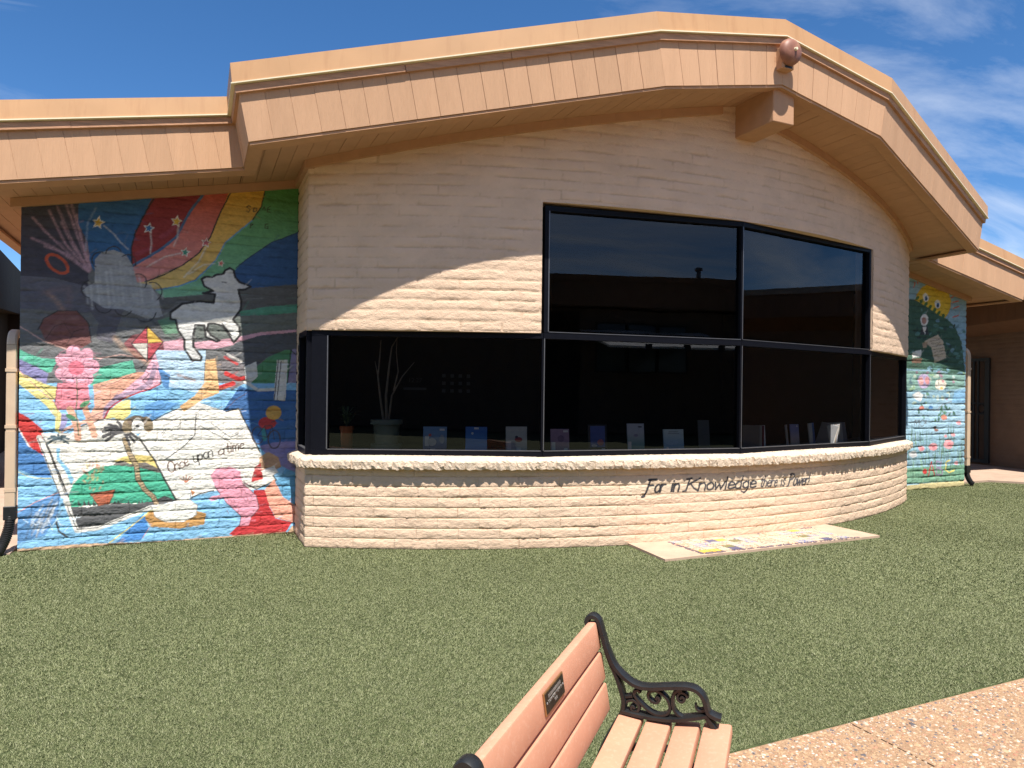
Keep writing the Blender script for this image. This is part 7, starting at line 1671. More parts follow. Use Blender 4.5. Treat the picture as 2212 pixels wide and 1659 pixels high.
TM = [tile_mat('white_tile_blue_ink', (.60, .53, .39), (.10, .16, .40), 1.7), tile_mat('white_tile_dark_ink', (.62, .55, .41), (.06, .06, .07), 1.2), tile_mat('white_tile_red_ink', (.62, .53, .38), (.50, .14, .08), 1.4),
      tile_mat('yellow_tile', (.62, .47, .07), (.45, .30, .05), .8), tile_mat('navy_tile', (.05, .07, .18)), tile_mat('olive_tile', (.16, .16, .06)), tile_mat('brown_tile', (.14, .09, .05)), tile_mat('cream_tile', (.62, .55, .41), (.40, .32, .22), 1.2)]
tw, th = .124, .0875
tme = MB().box(-tw / 2 + .003, tw / 2 - .003, -th / 2 + .003, th / 2 - .003, 0, .007).mesh('tile')
trng = random.Random(3)
for i in range(16):
    for j in range(6):
        x = -.82 + i * tw; y = -9.085 + j * th
        if y > -math.sqrt(R * R - x * x) - .07: continue
        c = trng.choices(range(8), [30, 26, 20, 4, 3, 2, 3, 18])[0]
        if j == 0 and i < 2: c = 3
        if j == 0 and i == 3: c = 4
        if j == 1 and i == 3: c = 5
        me = tme.copy(); o = link('tile', me, TM[c], slab); o.location = (x, y, .0245)
bits = MB(); bits_v = []
cc = random.Random(9)
for k in range(260):
    side = cc.random()
    if side < .5: x, y = cc.uniform(-.9, 1.2), cc.uniform(-9.165, -9.135)
    elif side < .62: x, y = cc.uniform(-.905, -.88), cc.uniform(-9.15, -8.62)
    else: x, y = cc.uniform(-.9, 1.2), cc.uniform(-8.62, -8.54)
    if y > -math.sqrt(R * R - x * x) - .03: continue
    r = cc.uniform(.008, .02); a = cc.uniform(0, 6)
    bits.prism([(x + r * math.cos(a + t), y + r * .7 * math.sin(a + t)) for t in (0, 1.6, 3.0, 4.6)], .0245, .029 + cc.uniform(0, .002))
kind(bits.build('broken_tile_border', tile_mat('broken_tile', (.36, .27, .22), (.16, .12, .16), 9), slab), 'stuff')

# ------------------------------------------------------------------ neighbouring wings
lw = empty('building_wing'); tag(lw, 'shaded brown wing with upright siding beyond left end of mural wall', 'building')
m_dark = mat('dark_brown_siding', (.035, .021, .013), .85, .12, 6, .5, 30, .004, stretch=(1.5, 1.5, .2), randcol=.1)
A_, B_ = Vector((-7.94, -3.0)), Vector((-9.17, 6.0)); n = 46
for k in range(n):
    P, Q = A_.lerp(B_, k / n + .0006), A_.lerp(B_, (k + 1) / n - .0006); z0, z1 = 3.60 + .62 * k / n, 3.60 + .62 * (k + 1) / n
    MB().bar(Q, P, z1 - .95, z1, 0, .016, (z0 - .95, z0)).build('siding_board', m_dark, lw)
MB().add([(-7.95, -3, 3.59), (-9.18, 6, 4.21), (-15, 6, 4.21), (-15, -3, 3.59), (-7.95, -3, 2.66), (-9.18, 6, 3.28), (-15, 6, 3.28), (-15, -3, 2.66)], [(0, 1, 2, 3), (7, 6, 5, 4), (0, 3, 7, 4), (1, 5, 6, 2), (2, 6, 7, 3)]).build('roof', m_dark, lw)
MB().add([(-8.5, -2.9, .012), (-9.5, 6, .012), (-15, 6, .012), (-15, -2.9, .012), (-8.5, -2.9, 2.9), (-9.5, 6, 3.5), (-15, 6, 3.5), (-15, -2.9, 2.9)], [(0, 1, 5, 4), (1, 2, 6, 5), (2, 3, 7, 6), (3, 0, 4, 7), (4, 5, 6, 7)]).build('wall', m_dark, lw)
MB().box(-15, -6.85, 5.9, 6.1, .012, 3.4).build('passage_wall', m_dark, lw)

rw = empty('building_wing'); tag(rw, 'shaded block wing with barred door behind the sun mural wall', 'building')
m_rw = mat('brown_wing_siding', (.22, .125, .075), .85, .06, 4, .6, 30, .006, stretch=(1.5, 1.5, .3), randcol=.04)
P0 = Vector((11.0, -3.3)); tR = Vector((-.1544, -.988)); nR = Vector((-.988, .1544))
rmap = lambda u, d, z: (P0.x + tR.x * u + nR.x * d, P0.y + tR.y * u + nR.y * d, z)
kind(patch('brickwork', np.arange(0, 6.2, .02), np.arange(.035, 2.98, .0145), rmap, 21, m_brick2, rw, joint_shade_dirt=.3, jh=.006, jv=.004, fill=.3), 'stuff')
def rp_(u, d, z): q = P0 + tR * u + nR * d; return (q.x, q.y, z)
for k in range(70):
    a, b = -.2 + k * .203, -.2 + (k + 1) * .203 - .004; zf = lambda u: 3.10 + .03 * min(u, 30)
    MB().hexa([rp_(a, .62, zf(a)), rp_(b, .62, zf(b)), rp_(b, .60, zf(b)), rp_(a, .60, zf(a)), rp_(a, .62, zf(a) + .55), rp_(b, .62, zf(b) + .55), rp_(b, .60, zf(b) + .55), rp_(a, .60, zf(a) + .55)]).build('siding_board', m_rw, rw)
MB().hexa([rp_(-.2, .60, 3.08), rp_(14, .60, 3.50), rp_(14, -.1, 3.2), rp_(-.2, -.1, 2.87), rp_(-.2, .60, 3.13), rp_(14, .60, 3.55), rp_(14, -.1, 3.27), rp_(-.2, -.1, 2.94)]).build('soffit', m_rw, rw)
MB().hexa([rp_(-.2, .66, 3.64), rp_(14, .66, 4.07), rp_(14, -4, 4.3), rp_(-.2, -4, 4.0), rp_(-.2, .66, 3.78), rp_(14, .66, 4.21), rp_(14, -4, 4.4), rp_(-.2, -4, 4.1)]).build('roof', m_roof, rw)
MB().hexa([rp_(-.2, -.07, 0), rp_(14, -.07, 0), rp_(14, -.4, 0), rp_(-.2, -.4, 0), rp_(-.2, -.07, 3.1), rp_(14, -.07, 3.3), rp_(14, -.4, 3.3), rp_(-.2, -.4, 3.1)]).build('wall_core', m_brick2, rw)
MB().box(7.2, 10.5, -6.9, 3.0, 3.70, 3.78).build('breezeway_roof', m_rw, rw)
door = empty('security_door', rw)
def dbox(u0, u1, d0, d1, z0, z1, name, m=m_black): MB().hexa([rp_(u0, d1, z0), rp_(u1, d1, z0), rp_(u1, d0, z0), rp_(u0, d0, z0), rp_(u0, d1, z1), rp_(u1, d1, z1), rp_(u1, d0, z1), rp_(u0, d0, z1)]).build(name, m, door)
DU0, DU1 = .48, 1.40
dbox(DU0, DU1, .012, .02, .08, 2.42, 'door_leaf', mat('door_mesh_screen', (.10, .075, .06), .9))
dbox(DU0, DU1, .021, .06, 2.36, 2.43, 'door_frame'); dbox(DU1 - .11, DU1, .021, .06, .08, 2.36, 'door_frame'); dbox(DU0, DU0 + .08, .021, .06, .08, 2.36, 'door_frame'); dbox(DU0 + .08, DU1 - .11, .021, .06, .08, .16, 'door_frame')
for u in (.72, .99, 1.10): dbox(u, u + .035, .024, .05, .16, 2.36, 'bar')
for z in (1.16, 1.40): dbox(DU0 + .08, DU1 - .11, .022, .055, z, z + .03, 'bar')
for u in (.87, 1.20):
    mb = MB(); mb.tube([rp_(u + .085 * math.cos(t), .04, 1.295 + .10 * math.sin(t)) for t in [i * math.pi / 10 for i in range(21)]], .014, 6); mb.build('ring_ornament', m_black, door)

# ------------------------------------------------------------------ bell, downspouts
bell = empty('alarm_bell', loc=(-.01, -9.20, 4.935)); tag(bell, 'round brown alarm bell high on the roof edge above the beam', 'bell')
mb = MB().lathe([(.006, .165), (.05, .162), (.085, .152), (.112, .135), (.126, .112), (.130, .085), (.124, .078), (.10, .08)], (0, 0, 0), 32, 'Y'); mb.build('gong', m_bell, bell, smooth=True)
MB().box(-.075, .075, -.075, .06, -.155, .06).build('mounting_box', m_trim, bell, bevel=.006)
MB().box(-.10, -.0755, .01, .055, -.07, -.02).build('lug', m_trim, bell)
MB().lathe([(.014, .185), (.016, .172), (.02, .160)], (0, 0, 0), 8, 'Y').build('centre_nut', m_hem, bell)
MB().box(-.045, .045, -.079, -.0755, -.148, -.128).build('striker_slot', m_black, bell)

def downspout(x, sgn, ztop, zend, label):
    d = empty('downspout', loc=(x, 0, 0)); tag(d, label, 'downspout', 'downspouts at the mural wall ends')
    y = -6.615; w, dp = .042, .035
    def sq(pts, name, m, ww=w, dd=dp):
        mb_ = MB()
        for (p, q) in zip(pts[:-1], pts[1:]):
            p, q = Vector(p), Vector(q); t = (q - p).normalized(); bx_ = Vector((1, 0, 0)); by_ = t.cross(bx_).normalized()
            def rg(c, e): return [c + bx_ * sx * ww * e + by_ * sy * dd * e for sx, sy in ((-1, -1), (1, -1), (1, 1), (-1, 1))]
            a, b = rg(p, 1), rg(q, 1); mb_.add(a + b, [(0, 1, 2, 3), (7, 6, 5, 4), (0, 4, 5, 1), (1, 5, 6, 2), (2, 6, 7, 3), (3, 7, 4, 0)])
        return mb_.build(name, m, d, smooth=False)
    n = 7; rr = random.Random(2)
    for k in range(n - 1):      # slightly dented straight run in two lengths
        pass
    zs_ = [zend, zend + (ztop - zend) * .46, ztop]
    for a, b, e in ((zs_[0], zs_[1] + .02, 0), (zs_[1], zs_[2], .003)):
        o = MB(); o.prism([(-w + e + .006, y - dp + e), (w - e - .006, y - dp + e), (w - e, y - dp + e + .006), (w - e, y + dp - e), (-w + e, y + dp - e), (-w + e, y - dp + e + .006)], a, b); o.build('pipe', m_pipe, d)
    arcp = [(0, y + .12 * (1 - math.cos(t)), ztop + .12 * math.sin(t)) for t in [i * math.pi / 16 for i in range(9)]] + [(0, y + .35, ztop + .12)]
    o = MB()
    for i in range(len(arcp) - 1): pass
    o.tube(arcp, dp, 8, flat=((1, 0, 0), w)); o.build('elbow', m_pipe, d, smooth=True)
    for z in (zend + .16, zs_[1] + .05, ztop - .25): MB().box(-w - .003, w + .003, y - dp - .003, y + dp, z, z + .03).build('strap', m_pipe, d)
    MB().box(-w - .008, w + .008, y - dp - .008, y + dp + .006, zend - .10, zend + .03).build('adapter', m_rubber, d, bevel=.006)
    pth = []; rad = []
    for i in range(41):
        t = i / 40; z = (zend - .09) * (1 - t) ** 1.15 + .03; yy = y - (.20 if sgn < 0 else .08) * t * t; xx = sgn * .06 * t * t
        pth.append((xx, yy, z)); rad.append(.047 if i % 2 else .039)
    MB().tube(pth, rad, 12).build('corrugated_hose', m_rubber, d, smooth=True)
downspout(-6.888, -1, 1.93, .40, 'cream downspout with black corrugated hose at outer edge of rainbow mural')
downspout(6.955, 1, 2.28, .33, 'cream downspout with black corrugated hose at outer edge of sun mural')

# ------------------------------------------------------------------ bench
bench = empty('park_bench', loc=(-4.195, -12.832, .012), rz=math.atan2(.7008, .7133))
tag(bench, 'park bench with salmon plastic slats and scrolled black iron arms', 'bench')
HL = .58
def slat(y0, z0, y1, z1, t, HL, name='slat'):
    P = Vector((0, y0, z0)); Q = Vector((0, y1, z1)); d = (Q - P); L_ = d.length; d.normalize(); nn = Vector((0, -d.z, d.y))
    pr = []; r = .0065; sg = math.copysign(1, t)
    for (u, v, sx, sy) in ((0, 0, 1, 1), (L_, 0, -1, 1), (L_, t, -1, -1), (0, t, 1, -1)):
        a = [(u + sx * r, v), (u, v + sy * sg * r)]; b = [(u + sx * r * .29, v + sy * sg * r * .29)]
        pr += ([a[1], b[0], a[0]] if (sx, sy) in ((1, 1), (-1, -1)) else [a[0], b[0], a[1]])
    ring_ = [P + d * u + nn * v for u, v in pr]; n = len(ring_)
    mb_ = MB(); mb_.add([(-HL, p.y, p.z) for p in ring_] + [(HL, p.y, p.z) for p in ring_], [tuple(range(n)), tuple(range(2 * n - 1, n - 1, -1))] + [(i, n + i, n + (i + 1) % n, (i + 1) % n) for i in range(n)])
    return mb_.build(name, m_slat, bench, smooth=True)
seat = [(.150, .388, .066, .380), (.053, .379, -.033, .379), (-.046, .380, -.130, .389), (-.143, .392, -.236, .400)]
for y0, z0, y1, z1 in seat: slat(y1, z1, y0, z0, -.036, .572)
back = [(.185, .385, .2006, .4828), (.2027, .4961, .2183, .5939), (.2204, .6072, .236, .705)]
bs_ = [slat(y0, z0, y1, z1, -.034, .550) for y0, z0, y1, z1 in back]
def iron(x):
    e = empty('end_frame', bench, (x, 0, 0))
    def rib(pts, r, wd=.021, name='scroll'):
        P = [Vector((0, a, b)) for a, b in pts]; out = []
        for i in range(len(P) - 1):
            p0, p1, p2, p3 = P[max(i - 1, 0)], P[i], P[i + 1], P[min(i + 2, len(P) - 1)]
            for t in (0, .25, .5, .75): out.append(.5 * ((2 * p1) + (p2 - p0) * t + (2 * p0 - 5 * p1 + 4 * p2 - p3) * t * t + (3 * p1 - p0 - 3 * p2 + p3) * t ** 3))
        out.append(P[-1])
        rr_ = r if not isinstance(r, (list, tuple)) else [r[0] + (r[1] - r[0]) * i / (len(out) - 1) for i in range(len(out))]
        MB().tube(out, rr_, 8, flat=((1, 0, 0), wd)).build(name, m_black, e, smooth=True)
    rib([(.262, .680), (.272, .696), (.267, .714), (.250, .723), (.232, .714), (.222, .690), (.207, .636), (.196, .600), (.182, .566), (.165, .530), (.150, .495), (.139, .462), (.132, .430), (.138, .39), (.165, .34), (.20, .27), (.23, .18), (.235, .10), (.26, .03), (.30, .012)], .0105, .022, 'back_leg')
    rib([(.212, .660), (.204, .630), (.190, .596), (.172, .560), (.148, .533), (.122, .513), (.096, .500), (.065, .495), (.026, .499), (-.012, .507), (-.049, .514), (-.086, .519), (-.116, .516), (-.138, .500), (-.150, .478), (-.155, .458), (-.163, .442), (-.182, .433), (-.203, .429)], [.0105, .0105], .025, 'armrest')
    rib([(.137, .398), (.09, .394), (.038, .393), (-.013, .395), (-.051, .401), (-.088, .411), (-.132, .424), (-.158, .434)], .0095, .024, 'seat_rail')
    rib([(-.155, .43), (-.19, .37), (-.18, .28), (-.155, .18), (-.17, .09), (-.20, .03), (-.24, .012)], .012, .022, 'front_leg')
    rib([(.20, .20), (.10, .27), (0, .29), (-.09, .26), (-.155, .18)], .010, .018, 'brace')
    rib([(.018, .458), (.013, .469), (.007, .460), (.016, .448), (.033, .450), (.045, .464), (.042, .480), (.024, .489), (.001, .484), (-.020, .467), (-.031, .441), (-.026, .420), (-.008, .408), (.018, .406), (.043, .415), (.067, .432), (.085, .449), (.096, .466), (.091, .477), (.080, .479), (.075, .472)], .0068, .016)
    rib([(-.066, .475), (-.072, .484), (-.079, .475), (-.072, .465), (-.060, .469), (-.056, .483), (-.066, .497), (-.084, .494), (-.090, .482)], .0062, .016)
    rib([(-.072, .503), (-.054, .500), (-.041, .481), (-.039, .455), (-.045, .433), (-.058, .418), (-.075, .411)], .0070, .016)
    rib([(.092, .414), (.100, .421), (.105, .415), (.100, .404), (.084, .405), (.077, .420), (.082, .434), (.101, .442), (.121, .435), (.130, .421)], .0070, .016)
    rib([(-.150, .450), (-.138, .446), (-.126, .446), (-.119, .454), (-.117, .464)], (.009, .003), .014)
    rib([(.132, .449), (.101, .457)], .007, .016)
for x in (-.545, .545): iron(x)
for y0, z0, y1, z1 in ((.235, .620, .215, .52), (.2, .5, .19, .42)): pass
# plaque on the top back slat
P, Q = Vector((0, .2204, .6072)), Vector((0, .236, .705)); dvec = (Q - P).normalized(); nrm = Vector((0, -dvec.z, dvec.y))
plq = empty('plaque', bench); rot = Matrix((Vector((1, 0, 0)), dvec, nrm * 1)).transposed().to_4x4()
rot.translation = P + dvec * .052 + nrm * .001; plq.matrix_local = rot
MB().box(-.088, .088, -.032, .032, 0, .005).build('plate_edge', m_brassedge, plq, bevel=.001)
MB().box(-.083, .083, -.027, .027, .0052, .0062).build('plate', m_brass, plq)
def text_mesh(s, size):
    cu = bpy.data.curves.new('lettering', 'FONT'); cu.body = s; cu.size = size; cu.align_x = 'CENTER'; cu.align_y = 'CENTER'; cu.extrude = .0006; cu.resolution_u = 2
    ob = bpy.data.objects.new('lettering', cu); col.objects.link(ob); dg = bpy.context.evaluated_depsgraph_get(); me = bpy.data.meshes.new_from_object(ob.evaluated_get(dg)); bpy.data.objects.remove(ob); return me
for s, yy in (('COMMUNITY CENTER', .0), ('1998', -.014)):
    o = link('lettering', text_mesh(s, .0125), m_silver, plq); o.location = (0, yy, .0068)
mb = MB()
for k in range(11): mb.box(-.055 + k * .0105 - .0035, -.055 + k * .0105 + .0035, .010, .019, .0063, .0070)
mb.build('worn_lettering', m_silver, plq)
for sx in (-.074, .074): MB().lathe([(.004, 0), (.003, .0016)], (sx, 0, .0062), 8).build('screw', m_silver, plq)

# ------------------------------------------------------------------ things on the ledge behind the glass
def cover_mat(name, top, bot):
    m = mat(name, top, .4, .08, 20, spec=.4); t = m.node_tree; N = t.nodes; b = N['Principled BSDF']; src = b.inputs['Base Color'].links[0].from_socket
    tc = N.new('ShaderNodeTexCoord'); sp = N.new('ShaderNodeSeparateXYZ'); t.links.new(tc.outputs['Object'], sp.inputs[0])
    mr = N.new('ShaderNodeMapRange'); mr.inputs['From Min'].default_value = .19; mr.inputs['From Max'].default_value = .02; t.links.new(sp.outputs['Z'], mr.inputs['Value'])
    mx_ = N.new('ShaderNodeMixRGB'); mx_.inputs[2].default_value = (*bot, 1); t.links.new(mr.outputs[0], mx_.inputs[0]); t.links.new(src, mx_.inputs[1]); t.links.new(mx_.outputs[0], b.inputs['Base Color']); return m
m_page = mat('paper_block', (.75, .72, .66), .8, .05); m_white = mat('white_sticker', (.8, .8, .8), .6, .03); m_ink = mat('black_print', (.02, .02, .02), .6)
def book(s, w, h, label, top, bot, prints=(), turn=0., lean=.10, thick=.012, rad=R - .215, group='picture books on the window ledge', name='book', cat='book'):
    t = s / R; e = empty(name, loc=(rad * t, -rad * math.sqrt(1 - t * t), .944), rz=math.asin(t) + turn); e.rotation_euler.x = -lean
    tag(e, label, cat, group)
    MB().box(-w / 2 + .002, w / 2 - .004, .0025, thick - .0025, .003, h - .003).build('pages', m_page, e)
    cm = cover_mat('cover', top, bot)
    MB().box(-w / 2, w / 2, 0, .0022, 0, h).box(-w / 2, w / 2, thick - .0022, thick, 0, h).box(-w / 2 - .0015, -w / 2 - .0001, 0, thick, 0, h).build('cover', cm, e)
    for (x, z, pw, ph, c, shape) in prints:
        mb_ = MB(); y0, y1 = -.0016, -.0006
        n = 14 if shape == 'o' else 4
        pl_ = [(x + pw / 2 * math.cos(k * 2 * math.pi / n), z + ph / 2 * math.sin(k * 2 * math.pi / n)) for k in range(n)] if shape == 'o' else [(x - pw / 2, z - ph / 2), (x + pw / 2, z - ph / 2), (x + pw / 2, z + ph / 2), (x - pw / 2, z + ph / 2)]
        mb_.add([(a, y0, b) for a, b in pl_] + [(a, y1, b) for a, b in pl_], [tuple(range(n)), tuple(range(2 * n - 1, n - 1, -1))] + [(k, (k + 1) % n, n + (k + 1) % n, n + k) for k in range(n)])
        mb_.build('cover_print', mat('print', c, .5, .1, 30), e)
    return e
WH = (.75, .75, .75); BK = (.03, .03, .03)
book(-3.21, .235, .245, 'blue picture book with grey shapes, nearest the green planter on the ledge', (.16, .30, .52), (.08, .11, .28), [(.07, .215, .05, .02, WH, 'r'), (-.08, .10, .04, .10, (.65, .68, .7), 'r'), (-.03, .09, .09, .08, (.5, .52, .56), 'o'), (.07, .12, .05, .09, (.35, .40, .48), 'o'), (-.05, .16, .03, .03, (.6, .12, .1), 'o'), (-.02, .012, .05, .02, WH, 'r')])
book(-2.81, .215, .247, 'plain bright blue book with small pale moon on the window ledge', (.03, .15, .50), (.06, .30, .72), [(0, .232, .045, .018, WH, 'r'), (-.04, .18, .024, .024, (.6, .68, .72), 'o')])
book(-2.41, .215, .252, 'pale grey book with red animal shape on the window ledge', (.50, .51, .49), (.46, .47, .45), [(.02, .12, .08, .05, (.35, .05, .07), 'o'), (.0, .145, .03, .03, (.05, .05, .09), 'o'), (.02, .02, .045, .035, WH, 'r'), (-.075, .06, .04, .09, (.7, .7, .68), 'r')])
book(-1.96, .195, .230, 'mauve book just beside the first window post on the ledge', (.38, .26, .38), (.36, .22, .34), [(.06, .205, .05, .02, WH, 'r'), (.01, .13, .07, .07, (.24, .16, .26), 'o'), (-.07, .05, .04, .09, (.66, .68, .68), 'r'), (.06, .02, .04, .025, WH, 'r')])
book(-1.55, .205, .275, 'black-bordered book with dark blue and pink cover picture on the ledge', (.02, .02, .025), (.02, .02, .025), [(.0, .15, .16, .22, (.08, .12, .36), 'r'), (.03, .09, .07, .07, (.6, .2, .25), 'o'), (-.04, .055, .06, .03, (.55, .55, .65), 'o'), (.06, .015, .04, .022, WH, 'r')])
book(-1.11, .195, .285, 'tall book with pale sky and green sea cover on the window ledge', (.50, .54, .62), (.10, .32, .28), [(.05, .25, .04, .012, BK, 'r'), (.0, .16, .05, .03, (.30, .28, .40), 'o'), (-.075, .05, .04, .09, (.7, .7, .68), 'r')])
book(-.645, .25, .222, 'light blue book with wavy sea cover and grey lettering lines on the ledge', (.55, .68, .72), (.24, .46, .64), [(.0, .195, .12, .008, (.3, .35, .4), 'r'), (.0, .175, .14, .008, (.3, .35, .4), 'r'), (-.02, .08, .16, .06, (.40, .58, .72), 'o'), (-.08, .02, .03, .025, WH, 'r')])
book(-.24, .15, .32, 'dark grey blank board, tallest thing standing on the ledge', (.07, .08, .09), (.06, .07, .08), name='display_board', cat='board', group=None)
book(.60, .13, .255, 'white book with red dress figure shape facing out of short row', (.62, .62, .62), (.60, .60, .60), [(.0, .10, .05, .09, (.5, .06, .09), 'o'), (.0, .17, .015, .05, BK, 'o')], turn=-.25)
for k, (ss_, c, l) in enumerate(((.44, (.4, .4, .38), 'thin grey book, outermost of the short row by the middle post'), (.475, (.62, .62, .6), 'thin white book, second in the short row by the middle post'), (.51, (.25, .03, .06), 'thin dark red book beside the white book with red dress'))):
    book(ss_, .19, .255, l, c, c, turn=-1.15, lean=0, thick=.010)
book(1.08, .15, .255, 'plain pale grey book set at an angle beside a blue one', (.45, .45, .43), (.42, .42, .40), turn=.55)
book(1.22, .14, .26, 'violet blue book with tan lower half standing near the middle of the pane', (.22, .24, .46), (.45, .38, .32), [(.04, .235, .02, .02, WH, 'r')], turn=-.1)
book(1.55, .17, .265, 'off-white speckled book first in the leaning row near the corner', (.55, .56, .54), (.5, .5, .49), turn=.35)
book(1.68, .16, .265, 'deep blue book standing behind the leaning row of books', (.06, .16, .42), (.05, .1, .25), turn=.3, rad=R - .27)
for k in range(5):
    book(1.80 + .035 * k, .19, .262, ['grey', 'white', 'tan', 'silver', 'cream'][k] + ' thin book leaning in the row near the corner, ' + ['first', 'second', 'third', 'fourth', 'fifth'][k] + ' of five', *[[(.3, .3, .3), (.6, .6, .58), (.42, .34, .26), (.5, .5, .52), (.58, .54, .46)][k]] * 2, turn=-1.2 + .05 * k, lean=0.0, thick=.009).rotation_euler.y = .28 - .05 * k
book(2.12, .20, .265, 'grey-brown book leaning at the end of the leaning row', (.34, .32, .29), (.3, .29, .27), turn=-.5, lean=.18)
book(2.28, .17, .27, 'clear-edged dark book last before the corner post of the wide pane', (.12, .12, .13), (.1, .1, .11), turn=-.35, lean=.2)

def planter(s, rad, label, c, prof, sau, stems, leaves=0):
    t = s / R; e = empty('potted_plant', loc=(rad * t, -rad * math.sqrt(1 - t * t), .944)); tag(e, label, 'plant')
    mp_ = mat('planter_plastic', c, .5, .06, 10)
    MB().lathe(prof, (0, 0, 0), 24).build('pot', mp_, e, smooth=True)
    if sau: MB().lathe(sau, (0, 0, 0), 24).build('saucer', mp_, e, smooth=True)
    ms = mat('bare_stem', (.20, .165, .12), .8, .2, 20); rr = random.Random(5)
    for pts, r in stems: MB().tube(pts, [r * (1 - .7 * i / (len(pts) - 1)) for i in range(len(pts))], 6).build('stem', ms, e, smooth=True)
    if leaves:
        ml = mat('dark_leaf', (.05, .09, .04), .5, .2, 10)
        for k in range(leaves):
            a = rr.uniform(0, 6.28); L_ = rr.uniform(.08, .2); z = prof[-2][1] + rr.uniform(0, .12); w = .012
            q = [Vector((0, 0, z)), Vector((.5 * L_ * math.cos(a), .5 * L_ * math.sin(a), z + .6 * L_)), Vector((L_ * math.cos(a), L_ * math.sin(a), z + .5 * L_))]; sd = Vector((-math.sin(a), math.cos(a), 0)) * w
            MB().add([q[0] - sd * .4, q[0] + sd * .4, q[1] + sd, q[1] - sd, q[2]], [(0, 1, 2, 3), (3, 2, 4)]).build('leaf', ml, e)
planter(-3.69, R - .34, 'large grey-green planter with bare pale stems behind the glass', (.17, .21, .17), [(.10, .03), (.115, .035), (.135, .255), (.165, .26), (.16, .305), (.14, .305), (.13, .28)], [(.13, 0), (.155, .01), (.16, .06), (.14, .06)],
        [([(0, 0, .28), (-.01, 0, .55), (.02, 0, .85), (.05, .02, 1.05), (.13, .03, 1.18)], .017), ([(-.03, 0, .28), (-.06, .02, .5), (-.09, .02, .75), (-.07, .03, .95), (-.06, .03, 1.12)], .015), ([(-.09, .02, .75), (-.12, .03, .9)], .008), ([(.02, 0, .28), (.05, 0, .55), (.16, 0, .75), (.29, .02, .90)], .013), ([(.07, 0, .60), (.12, .02, .8), (.10, .03, 1.0), (.11, .04, 1.14)], .009)])
planter(-4.06, R - .30, 'narrow orange clay pot with small dark leaves beside the corner post', (.42, .11, .03), [(.055, 0), (.065, .20), (.072, .20), (.072, .235), (.06, .235), (.058, .21)], None, [([(0, 0, .2), (.01, 0, .33)], .005), ([(0, 0, .2), (-.03, .01, .38)], .005)], 26)

scr = empty('wall_screen', loc=(-1.6, -3.04, 0)); tag(scr, 'dim screen with rows of small squares and a clock inside the room', 'screen')
def emis(name, c, s):
    m = bpy.data.materials.new(name); m.use_nodes = True; b = m.node_tree.nodes['Principled BSDF']; b.inputs['Base Color'].default_value = (.02, .02, .02, 1); b.inputs['Emission Color'].default_value = (*c, 1); b.inputs['Emission Strength'].default_value = s; return m
m_em = emis('lit_screen_marks', (.55, .6, .7), .0025)
MB().box(-.75, .65, -.01, .03, 1.35, 1.95).build('screen_panel', m_room, scr)
for i in range(4):
    for j in range(3): MB().box(.12 + i * .15, .18 + i * .15, -.016, -.011, 1.78 - j * .13, 1.84 - j * .13).build('icon', m_em, scr)
o = link('clock_digits', text_mesh('12:27', .11), emis('clock_glow', (.6, .5, .35), .003), scr); o.rotation_euler = (math.pi / 2, 0, 0); o.location = (-.36, -.014, 1.72)
MB().box(-.56, -.16, -.016, -.011, 1.56, 1.60).build('status_bar', m_em, scr)

# ------------------------------------------------------------------ across the courtyard (seen mirrored in the panes)
m_opw = mat('opposite_wall_block', (.18, .12, .085), .9, .1, 3., .6, 60, .004)
op = empty('opposite_building', loc=(0, 0, 0)); tag(op, 'tan building with brown roof edge mirrored in the upper panes', 'building')
MB().box(-45, 10.5, -34, -27, 0, 4.7).build('wall', m_opw, op)
MB().box(-45.6, 11.1, -34.5, -26.3, 4.75, 5.65).build('fascia', m_rw, op)
MB().box(-45.65, 11.15, -34.6, -26.24, 5.66, 5.9).build('roof_cap', m_rw, op)
for x0 in (4.0, 5.25, 6.5):
    w_ = empty('window', op); MB().box(x0, x0 + 1.2, -26.99, -26.93, 2.3, 4.2).build('frame', m_metal, w_); MB().box(x0 + .06, x0 + 1.14, -26.928, -26.92, 2.36, 4.14).build('pane', mat('blue_grey_pane', (.10, .14, .16), .1), w_)
MB().box(1.0, 3.4, -27.4, -26.95, .02, 4.6).build('recess_shade_block', m_room, op)  # near-black block proud of the wall, painted shade standing for a recess
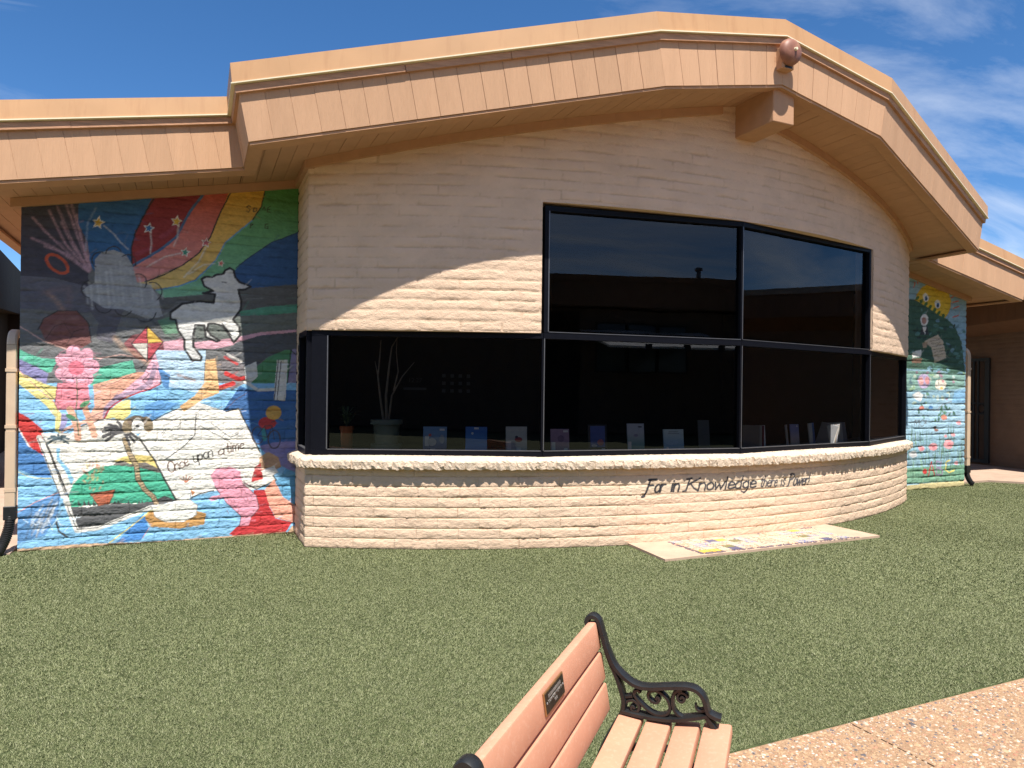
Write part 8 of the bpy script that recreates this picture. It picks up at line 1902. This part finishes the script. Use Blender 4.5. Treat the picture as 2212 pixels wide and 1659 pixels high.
MB().lathe([(.09, 5.9), (.09, 6.5), (.16, 6.5), (.16, 6.62), (.02, 6.66)], (8.6, -28, 0), 12).build('vent_pipe', m_alu, op)
m_wp = mat('white_canopy_paint', (.75, .73, .70), .6, .05)
aw = empty('awning', op)
MB().hexa([(3.4, -23.3, 3.05), (8.2, -23.3, 3.05), (8.2, -26.9, 3.85), (3.4, -26.9, 3.85), (3.4, -23.3, 3.12), (8.2, -23.3, 3.12), (8.2, -26.9, 3.92), (3.4, -26.9, 3.92)]).build('awning_sheet', m_wp, aw)
for x in (4.6, 6.0, 7.2): MB().box(x, x + .22, -23.34, -23.29, 3.0, 3.2).build('clamp', m_black, aw)
def tree(loc, h, r, label, seed):
    e = empty('courtyard_tree', loc=loc); tag(e, label, 'tree'); rr = np.random.default_rng(seed)
    mb_ = MB(); mb_.tube([(0, 0, 0), (.05, 0, h * .3), (0, .05, h * .6), (.1, 0, h * .85)], [.16, .13, .08, .03], 8)
    for k in range(7):
        a = k * .9; mb_.tube([(0, 0, h * (.35 + .06 * k)), (r * .4 * math.cos(a), r * .4 * math.sin(a), h * (.5 + .05 * k)), (r * .8 * math.cos(a), r * .8 * math.sin(a), h * (.62 + .04 * k))], [.06, .04, .015], 6)
    mb_.build('trunk', mat('bark', (.14, .10, .07), .9, .2, 10), e, smooth=True)
    n = 5200; cl = rr.normal(0, 1, (60, 3)); cl /= np.linalg.norm(cl, axis=1)[:, None]; cl *= rr.uniform(.3, 1, (60, 1)) * np.array([r, r, h * .3]); cl[:, 2] += h * .72
    c = cl[rr.integers(0, 60, n)] + rr.normal(0, .16, (n, 3)) * r
    a = rr.normal(0, 1, (n, 3)); b = rr.normal(0, 1, (n, 3)); s = .07
    V = np.stack([c - a * s, c + b * s, c + a * s, c - b * s], 1).reshape(-1, 3)
    link('crown', np_mesh('crown', V, np.arange(4 * n).reshape(-1, 4)), mat('foliage', (.07, .10, .035), .6, .3, 3), e)
tree((13.4, -25.5, -.06), 5.6, 1.7, 'leafy green courtyard tree mirrored beside the opposite building', 4)
